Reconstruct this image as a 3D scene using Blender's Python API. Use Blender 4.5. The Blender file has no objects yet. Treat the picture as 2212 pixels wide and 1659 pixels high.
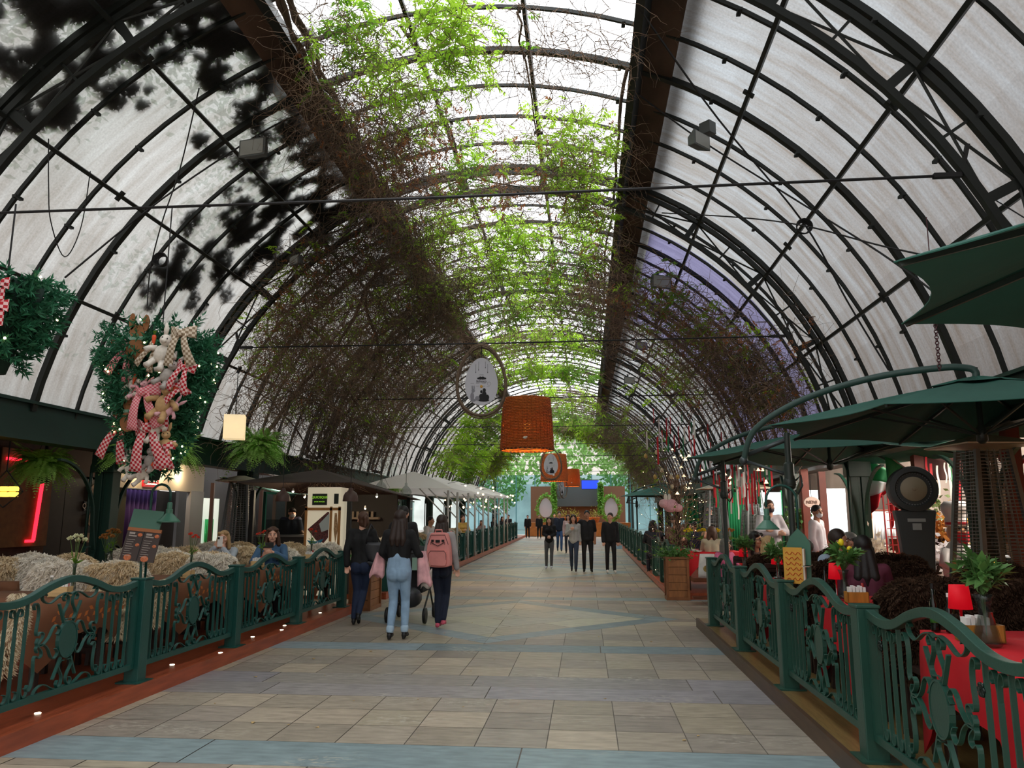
import bpy, math, random, numpy as np
from mathutils import Vector as V, Matrix as MX, noise as NZ
random.seed(7); RNG = np.random.default_rng(11)
PI = math.pi; S = bpy.context.scene; COL = S.collection
rad = math.radians
# ---------------------------------------------------------------- camera model (measured once from the photograph)
F, CX, CY, TILT, YAW, CZ = 1665., 1106., 829.5, math.radians(9.9), math.radians(5.37), 1.52
FW = V((-math.sin(YAW)*math.cos(TILT), math.cos(YAW)*math.cos(TILT), math.sin(TILT)))
RT = V((math.cos(YAW), math.sin(YAW), 0)); UP = RT.cross(FW)
def ray(px, py): return FW + RT*((px-CX)/F) - UP*((py-CY)/F)
def gz(y): return max(0., (y-20.)*.012)            # the street rises a little towards the stage
def aty(px, py, y):
    d = ray(px, py); return V((0, 0, CZ)) + d*(y/d.y)
def atx(px, py, x):
    d = ray(px, py); return V((0, 0, CZ)) + d*(x/d.x)
def px_x(px, y): return aty(px, 1120, y).x
XC, ZC = -1.33, 1.77                                # axis of the barrel roof
def roof_hit(px, py, R):
    d = ray(px, py); ox, oz = -XC, CZ-ZC
    a = d.x*d.x+d.z*d.z; b = 2*(ox*d.x+oz*d.z); c = ox*ox+oz*oz-R*R
    t = (-b+math.sqrt(max(0, b*b-4*a*c)))/(2*a)
    p = V((0, 0, CZ))+d*t
    return math.atan2(p.x-XC, p.z-ZC), p.y
def arch(ph, y, R): return V((XC+R*math.sin(ph), y, ZC+R*math.cos(ph)))
# ---------------------------------------------------------------- materials
def lin(c):
    if isinstance(c, str):
        c = [int(c[i:i+2], 16)/255 for i in (0, 2, 4)]
    return tuple(x/12.92 if x <= .04045 else ((x+.055)/1.055)**2.4 for x in c)
MATS = {}
def M(name, col='808080', rough=.6, metal=0., var=.0, vs=8., bump=0., bs=40., emit=0., trans=0., transl=0., coat=0., alpha=1., attr=None, ior=1.45, stretch=(1, 1, 1), spec=.5):
    if name in MATS: return MATS[name]
    m = bpy.data.materials.new(name); m.use_nodes = True; MATS[name] = m
    nt = m.node_tree; N = nt.nodes; L = nt.links; b = N['Principled BSDF']; out = N['Material Output']
    c = lin(col)
    b.inputs['Base Color'].default_value = (*c, 1); b.inputs['Roughness'].default_value = rough; b.inputs['Metallic'].default_value = metal
    b.inputs['IOR'].default_value = ior; b.inputs['Coat Weight'].default_value = coat; b.inputs['Specular IOR Level'].default_value = spec
    b.inputs['Transmission Weight'].default_value = trans; b.inputs['Alpha'].default_value = alpha
    csock = None
    if attr:
        a = N.new('ShaderNodeAttribute'); a.attribute_name = attr; csock = a.outputs['Color']
    tc = N.new('ShaderNodeTexCoord'); mp = N.new('ShaderNodeMapping'); mp.inputs['Scale'].default_value = stretch; L.new(tc.outputs['Object'], mp.inputs['Vector'])
    if var:
        n = N.new('ShaderNodeTexNoise'); n.inputs['Scale'].default_value = vs; n.inputs['Detail'].default_value = 5; L.new(mp.outputs[0], n.inputs['Vector'])
        mr = N.new('ShaderNodeMapRange'); mr.inputs[1].default_value = .3; mr.inputs[2].default_value = .7
        mr.inputs[3].default_value = 1-var; mr.inputs[4].default_value = 1+var; L.new(n.outputs['Fac'], mr.inputs[0])
        mx = N.new('ShaderNodeMix'); mx.data_type = 'RGBA'; mx.blend_type = 'MULTIPLY'; mx.inputs[0].default_value = 1
        if csock: L.new(csock, mx.inputs[6])
        else: mx.inputs[6].default_value = (*c, 1)
        L.new(mr.outputs[0], mx.inputs[7]); csock = mx.outputs[2]
    if csock: L.new(csock, b.inputs['Base Color'])
    if bump:
        n2 = N.new('ShaderNodeTexNoise'); n2.inputs['Scale'].default_value = bs; n2.inputs['Detail'].default_value = 4; L.new(mp.outputs[0], n2.inputs['Vector'])
        bp = N.new('ShaderNodeBump'); bp.inputs['Strength'].default_value = bump; bp.inputs['Distance'].default_value = .02
        L.new(n2.outputs['Fac'], bp.inputs['Height']); L.new(bp.outputs[0], b.inputs['Normal'])
    if emit:
        b.inputs['Emission Color'].default_value = (*c, 1); b.inputs['Emission Strength'].default_value = emit
    if transl:
        t = N.new('ShaderNodeBsdfTranslucent'); t.inputs[0].default_value = (*[min(1, x*1.5) for x in c], 1)
        if csock: L.new(csock, t.inputs[0])
        ms = N.new('ShaderNodeMixShader'); ms.inputs[0].default_value = transl
        L.new(b.outputs[0], ms.inputs[1]); L.new(t.outputs[0], ms.inputs[2]); L.new(ms.outputs[0], out.inputs[0])
    return m
def glass(name, col='ffffff', a=.15, rough=.03):
    """thin clear sheet: mostly see-through with a glossy skin"""
    if name in MATS: return MATS[name]
    m = bpy.data.materials.new(name); m.use_nodes = True; MATS[name] = m
    nt = m.node_tree; N = nt.nodes; L = nt.links; b = N['Principled BSDF']
    b.inputs['Base Color'].default_value = (.03, .035, .035, 1); b.inputs['Roughness'].default_value = rough; b.inputs['Specular IOR Level'].default_value = 1.
    t = N.new('ShaderNodeBsdfTransparent'); t.inputs[0].default_value = (*lin(col), 1)
    ms = N.new('ShaderNodeMixShader'); ms.inputs[0].default_value = a
    L.new(t.outputs[0], ms.inputs[1]); L.new(b.outputs[0], ms.inputs[2]); L.new(ms.outputs[0], N['Material Output'].inputs[0])
    return m
def gingham(name, c0, c1, scale=48):
    m = M(name, c0, .8); nt = m.node_tree; N, L = nt.nodes, nt.links; b = N['Principled BSDF']
    tc = N.new('ShaderNodeTexCoord'); ck = N.new('ShaderNodeTexChecker'); ck.inputs['Scale'].default_value = scale; ck.inputs[1].default_value = (*lin(c0), 1); ck.inputs[2].default_value = (*lin(c1), 1)
    mp = N.new('ShaderNodeMapping'); mp.inputs['Scale'].default_value = (1, .02, 1); mp.inputs['Location'].default_value = (0, .37, 0); L.new(tc.outputs['Object'], mp.inputs[0]); L.new(mp.outputs[0], ck.inputs[0]); L.new(ck.outputs[0], b.inputs['Base Color']); return m
# ---------------------------------------------------------------- mesh builder
class MB:
    def __init__(s): s.v = []; s.f = []; s.mi = []; s.T = MX.Identity(4); s.m = 0
    def at(s, loc=(0, 0, 0), rz=0, rx=0, ry=0, sc=1):
        s.T = MX.Translation(V(loc)) @ MX.Rotation(rz, 4, 'Z') @ MX.Rotation(ry, 4, 'Y') @ MX.Rotation(rx, 4, 'X') @ MX.Scale(sc, 4); return s
    def add(s, vs, fs):
        b = len(s.v); T = s.T
        s.v.extend(tuple(T @ V(p)) for p in vs); s.f.extend(tuple(b+i for i in f) for f in fs); s.mi.extend([s.m]*len(fs)); return s
    def box(s, c, d):
        x, y, z = d[0]/2, d[1]/2, d[2]/2; c = V(c)
        vs = [c+V((i*x, j*y, k*z)) for i in (-1, 1) for j in (-1, 1) for k in (-1, 1)]
        return s.add(vs, [(0, 1, 3, 2), (4, 6, 7, 5), (0, 4, 5, 1), (2, 3, 7, 6), (0, 2, 6, 4), (1, 5, 7, 3)])
    def box2(s, a, b): return s.box([(a[i]+b[i])/2 for i in range(3)], [abs(b[i]-a[i]) for i in range(3)])
    def bar(s, a, b, w, h=None, up=(0, 0, 1)):
        a, b = V(a), V(b); h = h or w; d = (b-a).normalized(); u = V(up)
        if abs(d.dot(u)) > .98: u = V((1, 0, 0))
        x = d.cross(u).normalized(); y = x.cross(d)
        q = [x*(-w/2)+y*(-h/2), x*(w/2)+y*(-h/2), x*(w/2)+y*(h/2), x*(-w/2)+y*(h/2)]
        return s.add([a+i for i in q]+[b+i for i in q], [(3, 2, 1, 0), (4, 5, 6, 7), (0, 1, 5, 4), (1, 2, 6, 5), (2, 3, 7, 6), (3, 0, 4, 7)])
    def tube(s, pts, r, n=8, closed=False, cap=True):
        pts = [V(p) for p in pts]; k = len(pts); rs = r if hasattr(r, '__len__') else [r]*k
        vs = []; prev = None
        for i, p in enumerate(pts):
            t = (pts[(i+1) % k]-pts[i-1]) if closed else (pts[min(i+1, k-1)]-pts[max(i-1, 0)])
            t = t.normalized() if t.length > 1e-9 else V((0, 0, 1))
            if prev is None:
                a = V((0, 0, 1)) if abs(t.z) < .9 else V((1, 0, 0)); x = t.cross(a).normalized()
            else: x = (prev-t*prev.dot(t)).normalized()
            prev = x; y = t.cross(x)
            vs += [p+x*(rs[i]*math.cos(2*PI*j/n))+y*(rs[i]*math.sin(2*PI*j/n)) for j in range(n)]
        fs = [(i*n+j, i*n+(j+1) % n, ((i+1) % k)*n+(j+1) % n, ((i+1) % k)*n+j) for i in range(k if closed else k-1) for j in range(n)]
        if cap and not closed: fs += [tuple(range(n-1, -1, -1)), tuple((k-1)*n+j for j in range(n))]
        return s.add(vs, fs)
    def lathe(s, prof, n=16, c=(0, 0, 0)):
        vs = [(c[0]+r*math.cos(2*PI*j/n), c[1]+r*math.sin(2*PI*j/n), c[2]+z) for r, z in prof for j in range(n)]
        fs = [(i*n+j, i*n+(j+1) % n, (i+1)*n+(j+1) % n, (i+1)*n+j) for i in range(len(prof)-1) for j in range(n)]
        if prof[0][0] > 1e-4: fs.append(tuple(range(n-1, -1, -1)))
        if prof[-1][0] > 1e-4: fs.append(tuple((len(prof)-1)*n+j for j in range(n)))
        return s.add(vs, fs)
    def ell(s, c, r, n=10, k=7):
        r = r if hasattr(r, '__len__') else (r, r, r)
        vs = [(c[0], c[1], c[2]-r[2])]+[(c[0]+r[0]*math.cos(2*PI*j/n)*math.sin(PI*i/k), c[1]+r[1]*math.sin(2*PI*j/n)*math.sin(PI*i/k), c[2]-r[2]*math.cos(PI*i/k)) for i in range(1, k) for j in range(n)]+[(c[0], c[1], c[2]+r[2])]
        e = len(vs)-1
        fs = [(0, 1+(j+1) % n, 1+j) for j in range(n)]+[(1+i*n+j, 1+i*n+(j+1) % n, 1+(i+1)*n+(j+1) % n, 1+(i+1)*n+j) for i in range(k-2) for j in range(n)]+[(e, 1+(k-2)*n+j, 1+(k-2)*n+(j+1) % n) for j in range(n)]
        return s.add(vs, fs)
    def ribbon(s, pts, t, w):
        """flat bar bent in the local XZ plane, w deep along Y"""
        P = [V((p[0], 0, p[1])) for p in pts]; k = len(P); vs = []
        for i in range(k):
            d = (P[min(i+1, k-1)]-P[max(i-1, 0)]).normalized(); nn = V((-d.z, 0, d.x))*(t/2); y = V((0, w/2, 0))
            vs += [P[i]+nn-y, P[i]+nn+y, P[i]-nn+y, P[i]-nn-y]
        fs = [(4*i+j, 4*i+(j+1) % 4, 4*i+4+(j+1) % 4, 4*i+4+j) for i in range(k-1) for j in range(4)]+[(3, 2, 1, 0), tuple(4*(k-1)+j for j in range(4))]
        return s.add(vs, fs)
    def prism(s, poly, z0, z1):
        n = len(poly)
        return s.add([(x, y, z0) for x, y in poly]+[(x, y, z1) for x, y in poly], [tuple(range(n-1, -1, -1)), tuple(range(n, 2*n))]+[(i, (i+1) % n, n+(i+1) % n, n+i) for i in range(n)])
    def slab(s, poly, y0, y1):
        """polygon in XZ extruded along Y"""
        n = len(poly)
        return s.add([(x, y0, z) for x, z in poly]+[(x, y1, z) for x, z in poly], [tuple(range(n)), tuple(range(2*n-1, n-1, -1))]+[(i, n+i, n+(i+1) % n, (i+1) % n) for i in range(n)])
    def grid(s, fn, nu, nv, thick=0.):
        """surface fn(u,v), u,v in 0..1; optional thickness along the surface normal"""
        P = [[V(fn(i/nu, j/nv)) for j in range(nv+1)] for i in range(nu+1)]; w = nv+1
        vs = [p for r in P for p in r]; fs = [(i*w+j, (i+1)*w+j, (i+1)*w+j+1, i*w+j+1) for i in range(nu) for j in range(nv)]
        if thick:
            vv = []
            for i in range(nu+1):
                for j in range(nv+1):
                    a = P[min(i+1, nu)][j]-P[max(i-1, 0)][j]; b = P[i][min(j+1, nv)]-P[i][max(j-1, 0)]
                    nn = a.cross(b); nn = nn.normalized() if nn.length > 1e-9 else V((0, 0, 1)); vv.append(P[i][j]-nn*thick)
            o = len(vs); vs = vs+vv; fs = fs+[tuple(o+k for k in reversed(f)) for f in fs]
            bd = [i*w for i in range(nu+1)]+[nu*w+j for j in range(1, w)]+[i*w+nv for i in range(nu-1, -1, -1)]+[j for j in range(nv-1, 0, -1)]
            fs = fs+[(bd[k], bd[k-1], o+bd[k-1], o+bd[k]) for k in range(len(bd))]
        return s.add(vs, fs)
    def build(s, name, mats, parent=None, smooth=False, bevel=0., loc=None, rz=0., auto=None):
        me = bpy.data.meshes.new(name); me.from_pydata(s.v, [], s.f)
        for m in (mats if isinstance(mats, (list, tuple)) else [mats]): me.materials.append(m)
        if any(s.mi): me.polygons.foreach_set('material_index', s.mi)
        if smooth: me.polygons.foreach_set('use_smooth', [True]*len(s.f))
        me.update(); o = bpy.data.objects.new(name, me); COL.objects.link(o)
        if smooth and auto:
            try: me.set_sharp_from_angle(angle=rad(auto))
            except Exception: pass
        if bevel:
            b = o.modifiers.new('b', 'BEVEL'); b.width = bevel; b.segments = 2; b.limit_method = 'ANGLE'
        if loc is not None: o.location = loc; o.rotation_euler = (0, 0, rz)
        if parent: o.parent = parent
        return o
def np_mesh(name, verts, faces, mats, parent=None, smooth=False, colors=None, mi=None, uv=None):
    """verts (n,3), faces (m,k) all of one size"""
    me = bpy.data.meshes.new(name); n, (m, k) = len(verts), faces.shape
    me.vertices.add(n); me.vertices.foreach_set('co', np.asarray(verts, np.float32).ravel())
    me.loops.add(m*k); me.loops.foreach_set('vertex_index', faces.astype(np.int32).ravel())
    me.polygons.add(m); me.polygons.foreach_set('loop_start', np.arange(0, m*k, k, dtype=np.int32))
    if smooth: me.polygons.foreach_set('use_smooth', np.ones(m, bool))
    if uv is not None:
        l = me.uv_layers.new(name='uv'); l.data.foreach_set('uv', np.asarray(uv, np.float32)[faces.ravel()].ravel())
    if colors is not None:
        a = me.color_attributes.new('tint', 'FLOAT_COLOR', 'POINT'); a.data.foreach_set('color', np.asarray(colors, np.float32).ravel())
    for q in (mats if isinstance(mats, (list, tuple)) else [mats]): me.materials.append(q)
    if mi is not None: me.polygons.foreach_set('material_index', mi.astype(np.int32))
    me.update(); me.validate(); o = bpy.data.objects.new(name, me); COL.objects.link(o)
    if parent: o.parent = parent
    return o
# ---------------------------------------------------------------- scene tree helpers
def tag(o, label=None, cat=None, group=None, kind=None):
    if label: o['label'] = label
    if cat: o['category'] = cat
    if group: o['group'] = group
    if kind: o['kind'] = kind
    return o
def thing(name, label, cat, loc=(0, 0, 0), rz=0., group=None, kind=None):
    o = bpy.data.objects.new(name, None); COL.objects.link(o); o.location = loc; o.rotation_euler = (0, 0, rz); o.empty_display_size = .1
    return tag(o, label, cat, group, kind)
KIDS = {}
def kids(o): return [c for c in o.children]
def dup(root, label=None, loc=None, rz=None, group=None, sc=None):
    r = root.copy(); COL.objects.link(r)
    if loc is not None: r.location = loc
    if rz is not None: r.rotation_euler = (0, 0, rz)
    if sc is not None: r.scale = (sc, sc, sc) if not hasattr(sc, '__len__') else sc
    if label: r['label'] = label
    if group: r['group'] = group
    for ch in root.children:
        c = ch.copy(); COL.objects.link(c); c.parent = r
        for g in ch.children:
            d = g.copy(); COL.objects.link(d); d.parent = c
    return r
def text(body, size, mat, parent, loc, rot, name='lettering', ext=.002, align='CENTER', sx=1.):
    c = bpy.data.curves.new(name, 'FONT'); c.body = body; c.size = size; c.extrude = ext; c.align_x = align; c.align_y = 'CENTER'; c.resolution_u = 3
    t = bpy.data.objects.new(name, c); COL.objects.link(t); dg = bpy.context.evaluated_depsgraph_get()
    me = bpy.data.meshes.new_from_object(t.evaluated_get(dg)); bpy.data.objects.remove(t); me.materials.clear(); me.materials.append(mat); me.polygons.foreach_set('material_index', [0]*len(me.polygons))
    o = bpy.data.objects.new(name, me); COL.objects.link(o)
    o.location = loc; o.rotation_euler = rot; o.scale = (sx, 1, 1)
    if parent: o.parent = parent
    return o
def arc(cx, cz, r, a0, a1, n=10, r1=None):
    r1 = r if r1 is None else r1
    return [(cx+(r+(r1-r)*i/n)*math.cos(a0+(a1-a0)*i/n), cz+(r+(r1-r)*i/n)*math.sin(a0+(a1-a0)*i/n)) for i in range(n+1)]
def smooth_path(pts, n=6):
    """Catmull-Rom through points of any dimension"""
    P = [V(p) if len(p) == 3 else V((p[0], p[1], 0)) for p in pts]; d3 = len(pts[0]) == 3; out = []
    for i in range(len(P)-1):
        a, b, c, d = P[max(i-1, 0)], P[i], P[i+1], P[min(i+2, len(P)-1)]
        for k in range(n):
            t = k/n; out.append(.5*((2*b)+(c-a)*t+(2*a-5*b+4*c-d)*t*t+(3*b-a-3*c+d)*t**3))
    out.append(P[-1])
    return out if d3 else [(q.x, q.y) for q in out]
# ---------------------------------------------------------------- common materials
GREEN = M('green paint', '14463f', .38, var=.12, vs=3, bump=.04, bs=60)
GREENR = M('dark green paint', '1f4438', .38, var=.12, vs=3, bump=.04, bs=60)
STEEL = M('black green steel', '161b18', .55, var=.2, vs=6)
DKGREEN = M('deep green beam paint', '12332b', .5, var=.2, vs=2)
BLACK = M('black', '0d0d0d', .5); WHITE = M('white', 'e8e6e2', .5)
WIRE = M('dark wire', '1b1a1c', .6)
WOOD = M('brown wood', '6b3a20', .45, var=.3, vs=6, stretch=(1, 8, 8), bump=.05)
DARKWOOD = M('dark wood', '2a1a14', .45, var=.3, vs=6, stretch=(8, 8, 1))
CHROME = M('chrome', 'b8bab8', .2, 1.)
# ================================================================ SETTING: street floor, decks
def clip(poly, a, b, c):
    """keep the side a*x+b*y<=c of a convex polygon"""
    out = []
    for i in range(len(poly)):
        p, q = poly[i], poly[(i+1) % len(poly)]; dp, dq = a*p[0]+b*p[1]-c, a*q[0]+b*q[1]-c
        if dp <= 0: out.append(p)
        if dp*dq < 0:
            t = dp/(dp-dq); out.append((p[0]+(q[0]-p[0])*t, p[1]+(q[1]-p[1])*t))
    return out
def shrink(poly, g):
    cx = sum(p[0] for p in poly)/len(poly); cy = sum(p[1] for p in poly)/len(poly); out = []
    for x, y in poly:
        dx, dy = cx-x, cy-y; l = math.hypot(dx, dy)
        out.append((x+dx/l*g, y+dy/l*g) if l > 3*g else (cx, cy))
    return out
def build_floor():
    vs, fs, cs = [], [], []
    r = random.Random(3)
    warm = [lin(c) for c in ('968c7c', 'a09482', '8c8276', '9c927e', '867d72', '948a7a', '8c8478')]
    grey = [lin('8c8784'), lin('868284'), lin('908a82')]; blue = [lin('78888a'), lin('748488'), lin('7e8c90')]; pale = [lin('a8a48e'), lin('a59c88'), lin('aaa696'), lin('a09a8c')]
    def put(poly, cols):
        if len(poly) < 3: return
        c = r.choice(cols); k = r.uniform(.88, 1.12); b = len(vs); poly = shrink(poly, .005)
        for x, y in poly: vs.append((x, y, gz(y))); cs.append((c[0]*k, c[1]*k, c[2]*k, 1))
        fs.append(tuple(range(b, b+len(poly))))
    x0, x1 = -7.2, 4.8
    def row(y, h, w, cols, off=0., clipper=None):
        x = x0+off
        while x < x1:
            q = [(x, y), (min(x+w, x1), y), (min(x+w, x1), y+h), (x, y+h)]
            if clipper: q = clipper(q)
            if q and len(q) > 2: put(q, cols)
            x += w
    def zone(y):                                     # banded tile field 4.9 m long
        row(y, .52, 2.15, blue, .3)
        yy = y+.52
        for _ in range(3): row(yy, .47, .485, warm, .12); yy += .47
        for _ in range(2): row(yy, .48, 2.0, grey, r.random()); yy += .48
        for _ in range(3): row(yy, .47, .485, warm, .12); yy += .47
        row(yy, .5, 2.15, blue, .9); yy += .5
        return yy
    def diamonds(y, ln):                             # large lozenge with a blue border between two bands
        c, h = XC+.06, ln/2; W = 2.75; yc = y+h
        n = math.hypot(h, W)
        for sx in (-1, 1):
            for sy in (-1, 1):
                a, b = sx*h/n, sy*W/n; e = h*W/n
                C0 = a*c+b*yc+e-.05; C1 = C0-.36
                half = [(c, yc), (c+sx*6, yc), (c+sx*6, yc+sy*h), (c, yc+sy*h)]
                band = clip(clip(half, a, b, C0), -a, -b, -C1)
                t = (-b, a); 
                for k in range(-4, 4):                # cut the border and the inside across
                    s0 = a*0+t[0]*c+t[1]*yc+k*1.45
                    q = clip(clip(band, t[0], t[1], s0+1.45), -t[0], -t[1], -s0); put(q, blue)
                ins = clip(half, a, b, C1)
                for k in range(8):
                    q0 = clip(clip(ins, a, b, C1-k*.62), -a, -b, -(C1-(k+1)*.62))
                    for j in range(-3, 4):
                        s0 = t[0]*c+t[1]*yc+j*1.2+(k % 2)*.6
                        put(clip(clip(q0, t[0], t[1], s0+1.2), -t[0], -t[1], -s0), pale)
        yy = y
        while yy < y+ln-.01:
            hh = min(.47, y+ln-yy); 
            for sx in (-1, 1):
                for sy in (-1, 1):
                    a, b = sx*h/n, sy*W/n; C0 = a*c+b*yc+h*W/n-.05
                    def cl(q):
                        q = clip(q, -a, -b, -C0); q = clip(q, -sx, 0, -sx*c) if q else q
                        return clip(q, 0, -sy, -sy*yc) if q else q
                    row(yy, hh, .485, warm, .12, cl)
            yy += .47
    y = .04-.0
    y = 4.99-10.1
    while y < 60:
        y2 = zone(y); diamonds(y2, 5.3); y = y2+5.3
    m = M('slate paving', rough=.42, var=.2, vs=9, bump=.09, bs=14, attr='tint', stretch=(.6, 2, 1))
    nt = m.node_tree; N, L = nt.nodes, nt.links
    b = N['Principled BSDF']                         # pale mineral bloom on some slabs
    src = b.inputs['Base Color'].links[0].from_socket
    tc = N.new('ShaderNodeTexCoord'); n1 = N.new('ShaderNodeTexNoise'); n1.inputs['Scale'].default_value = .9; n1.inputs['Detail'].default_value = 2
    n2 = N.new('ShaderNodeTexNoise'); n2.inputs['Scale'].default_value = 16; n2.inputs['Detail'].default_value = 6
    mp = N.new('ShaderNodeMapping'); mp.inputs['Scale'].default_value = (1, 2.2, 1); L.new(tc.outputs['Object'], mp.inputs[0]); L.new(mp.outputs[0], n2.inputs[0]); L.new(mp.outputs[0], n1.inputs[0])
    r1 = N.new('ShaderNodeMapRange'); r1.inputs[1].default_value = .56; r1.inputs[2].default_value = .68; L.new(n1.outputs[0], r1.inputs[0])
    r2 = N.new('ShaderNodeMapRange'); r2.inputs[1].default_value = .52; r2.inputs[2].default_value = .6; L.new(n2.outputs[0], r2.inputs[0])
    mu = N.new('ShaderNodeMath'); mu.operation = 'MULTIPLY'; L.new(r1.outputs[0], mu.inputs[0]); L.new(r2.outputs[0], mu.inputs[1])
    mu2 = N.new('ShaderNodeMath'); mu2.operation = 'MULTIPLY'; mu2.inputs[1].default_value = .6; L.new(mu.outputs[0], mu2.inputs[0])
    mx = N.new('ShaderNodeMix'); mx.data_type = 'RGBA'; L.new(mu2.outputs[0], mx.inputs[0]); L.new(src, mx.inputs[6]); mx.inputs[7].default_value = (*lin('b5b0a0'), 1)
    L.new(mx.outputs[2], b.inputs['Base Color'])
    me = bpy.data.meshes.new('floor'); me.from_pydata(vs, [], fs); a = me.color_attributes.new('tint', 'FLOAT_COLOR', 'POINT')
    a.data.foreach_set('color', np.array(cs, np.float32).ravel()); me.materials.append(m)
    o = bpy.data.objects.new('floor', me); COL.objects.link(o); tag(o, kind='structure')
    g = MB(); ys = [-6, 20, 70]
    g.grid(lambda u, v: (-14+24*u, ys[int(round(v*2))], gz(ys[int(round(v*2))])-.005), 1, 2)
    tag(g.build('floor_joint_bed', M('grout', '6a645c', .8, var=.2)), kind='structure')
build_floor()
LX, RX = -3.93, 1.68                                # railing lines
def deck(name, xa, xb, y0, y1, edge, m1, m2):
    g = MB(); n = 14
    ys = [y0+(y1-y0)*i/n for i in range(n+1)]
    for i in range(n):
        a, b = ys[i], ys[i+1]; za, zb = gz(a), gz(b)
        g.m = 0; g.add([(xa, a, za-.02), (xb, a, za-.02), (xb, b, zb-.02), (xa, b, zb-.02), (xa, a, za+.12), (xb, a, za+.12), (xb, b, zb+.12), (xa, b, zb+.12)], [(4, 5, 6, 7), (0, 4, 7, 3), (1, 2, 6, 5)]+([(0, 1, 5, 4)] if i == 0 else [])+([(3, 7, 6, 2)] if i == n-1 else []))
    g.m = 1; s = 1 if edge > (xa+xb)/2 else -1; g.add([(edge, y0-.01, gz(y0)), (edge+s*.035, y0-.01, gz(y0)), (edge+s*.035, y1, gz(y1)), (edge, y1, gz(y1)), (edge, y0-.01, gz(y0)+.125), (edge+s*.035, y0-.01, gz(y0)+.125), (edge+s*.035, y1, gz(y1)+.125), (edge, y1, gz(y1)+.125)], [(4, 5, 6, 7), (0, 4, 7, 3), (1, 2, 6, 5), (0, 1, 5, 4), (3, 7, 6, 2)])
    return tag(g.build(name, [m1, m2]), kind='structure')
DK1 = M('red deck boards', '8a4228', .35, var=.3, vs=9, stretch=(8, .6, 1), bump=.05); DK2 = M('red deck edge', '96482c', .4, var=.25, vs=6, stretch=(1, .5, 4))
DK3 = M('brown deck boards', '75603a', .3, var=.3, vs=9, stretch=(8, .6, 1), bump=.05); DK4 = M('brown deck edge', '4a3626', .45, var=.25, vs=6, stretch=(1, .5, 4))
deck('floor_deck_left', -11, LX+.1, 2.5, 13.0, LX+.1, DK1, DK2); deck('floor_deck_left_far', -11, LX+.08, 14.9, 50, LX+.08, DK1, DK2)
deck('floor_deck_right', RX-.1, 8.5, 2.5, 11.6, RX-.1, DK3, DK4); deck('floor_deck_right_far', RX-.05, 8.5, 15.4, 50, RX-.05, DK1, DK2)
for k, (x, y) in enumerate([(-4.0, 5.6), (-4.02, 7.5), (-4.0, 9.3), (-4.0, 10.3), (-4.0, 11.7), (-3.87, 8.2), (-3.88, 9.9)]):
    tag(MB().lathe([(.0, 0), (.022, 0), (.022, .004), (.0, .005)], 10).build('deck_light', M('deck lamp', 'fff4d8', emit=6), loc=(x, y, .121)), 'small round white light set flush in the red deck edge', 'light', 'deck edge lights')
# ================================================================ ROOF
Y0, Y1 = -1.5, 50.
TR = [.6, 6.6, 12.6, 18.6, 24.6, 30.6, 36.6, 42.6, 48.6]
PUR = [-78, -63.9, -49.7, -35.5, -21.3, -7.1, 7.1, 21.3, 35.5, 49.7, 63.9, 78]
RIBS = []
for k in range(60):
    y = .6-2*6/7+k*6/7
    if Y0 < y < Y1: RIBS.append((y, (k+5) % 7 in (0, 3)))
def rib(y, thick, n=40):
    w, h = (.085, .07) if thick else (.036, .045); R = 5.86-h/2; g = MB(); vs = []; fs = []
    for i in range(n+1):
        ph = rad(-79+158*i/n)
        for dr, dy in ((-h/2, -w/2), (-h/2, w/2), (h/2, w/2), (h/2, -w/2)): vs.append(arch(ph, y+dy, R+dr))
    for i in range(n): fs += [(4*i+j, 4*i+(j+1) % 4, 4*i+4+(j+1) % 4, 4*i+4+j) for j in range(4)]
    g.add(vs, fs)
    for i in range(12):                              # clips that hold the sheets
        ph = rad(-75+150*(i+.5)/12); g.bar(arch(ph, y-.06, R-h*.6), arch(ph, y+.06, R-h*.6), .045, .03)
    return tag(g.build('roof_rib', STEEL), kind='structure')
for y, t in RIBS: rib(y, t)
def truss(y):
    root = thing('roof_truss', None, None, (0, y, 0), kind='structure'); n = 44
    for nm, R, w in (('top_chord', 5.72, .07), ('bottom_chord', 5.38, .07)):
        g = MB(); vs = []; fs = []
        for i in range(n+1):
            ph = rad(-77+154*i/n)
            for dr, dy in ((-w/2, -w/2), (-w/2, w/2), (w/2, w/2), (w/2, -w/2)): vs.append(arch(ph, dy, R+dr))
        for i in range(n): fs += [(4*i+j, 4*i+(j+1) % 4, 4*i+4+(j+1) % 4, 4*i+4+j) for j in range(4)]
        g.add(vs, fs).build(nm, STEEL, root)
    g = MB(); st = 7.
    k = int(154/st)
    for i in range(k+1):
        a = rad(-77+i*154/k)
        if i % 2 == 0: g.bar(arch(a, 0, 5.4), arch(a, 0, 5.7), .09, .03, up=(0, 1, 0))
        else: g.bar(arch(a, 0, 5.4), arch(a, 0, 5.7), .025, .025)
        if i < k and i % 2 == 0 and i+2 <= k:
            b = rad(-77+(i+2)*154/k); g.tube([arch(a, 0, 5.4), arch(b, 0, 5.7)], .014, 5); g.tube([arch(a, 0, 5.7), arch(b, 0, 5.4)], .014, 5)
    g.build('web', STEEL, root)
    g = MB(); z = 4.45-.0
    xs = math.sqrt(5.38**2-(z-ZC)**2)
    g.tube([(XC-xs, 0, z), (XC, 0, z-.02), (XC+xs, 0, z)], .013, 6)
    for s in (-1, 1): g.bar((XC+s*(xs-.28), 0, z), (XC+s*(xs-.05), 0, z), .05, .04); g.bar((XC+s*(xs-.05), 0, z), (XC+s*(xs+.03), 0, z+.28), .04, .03)
    g.build('tie_rod', WIRE, root)
for y in TR: truss(y)
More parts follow.
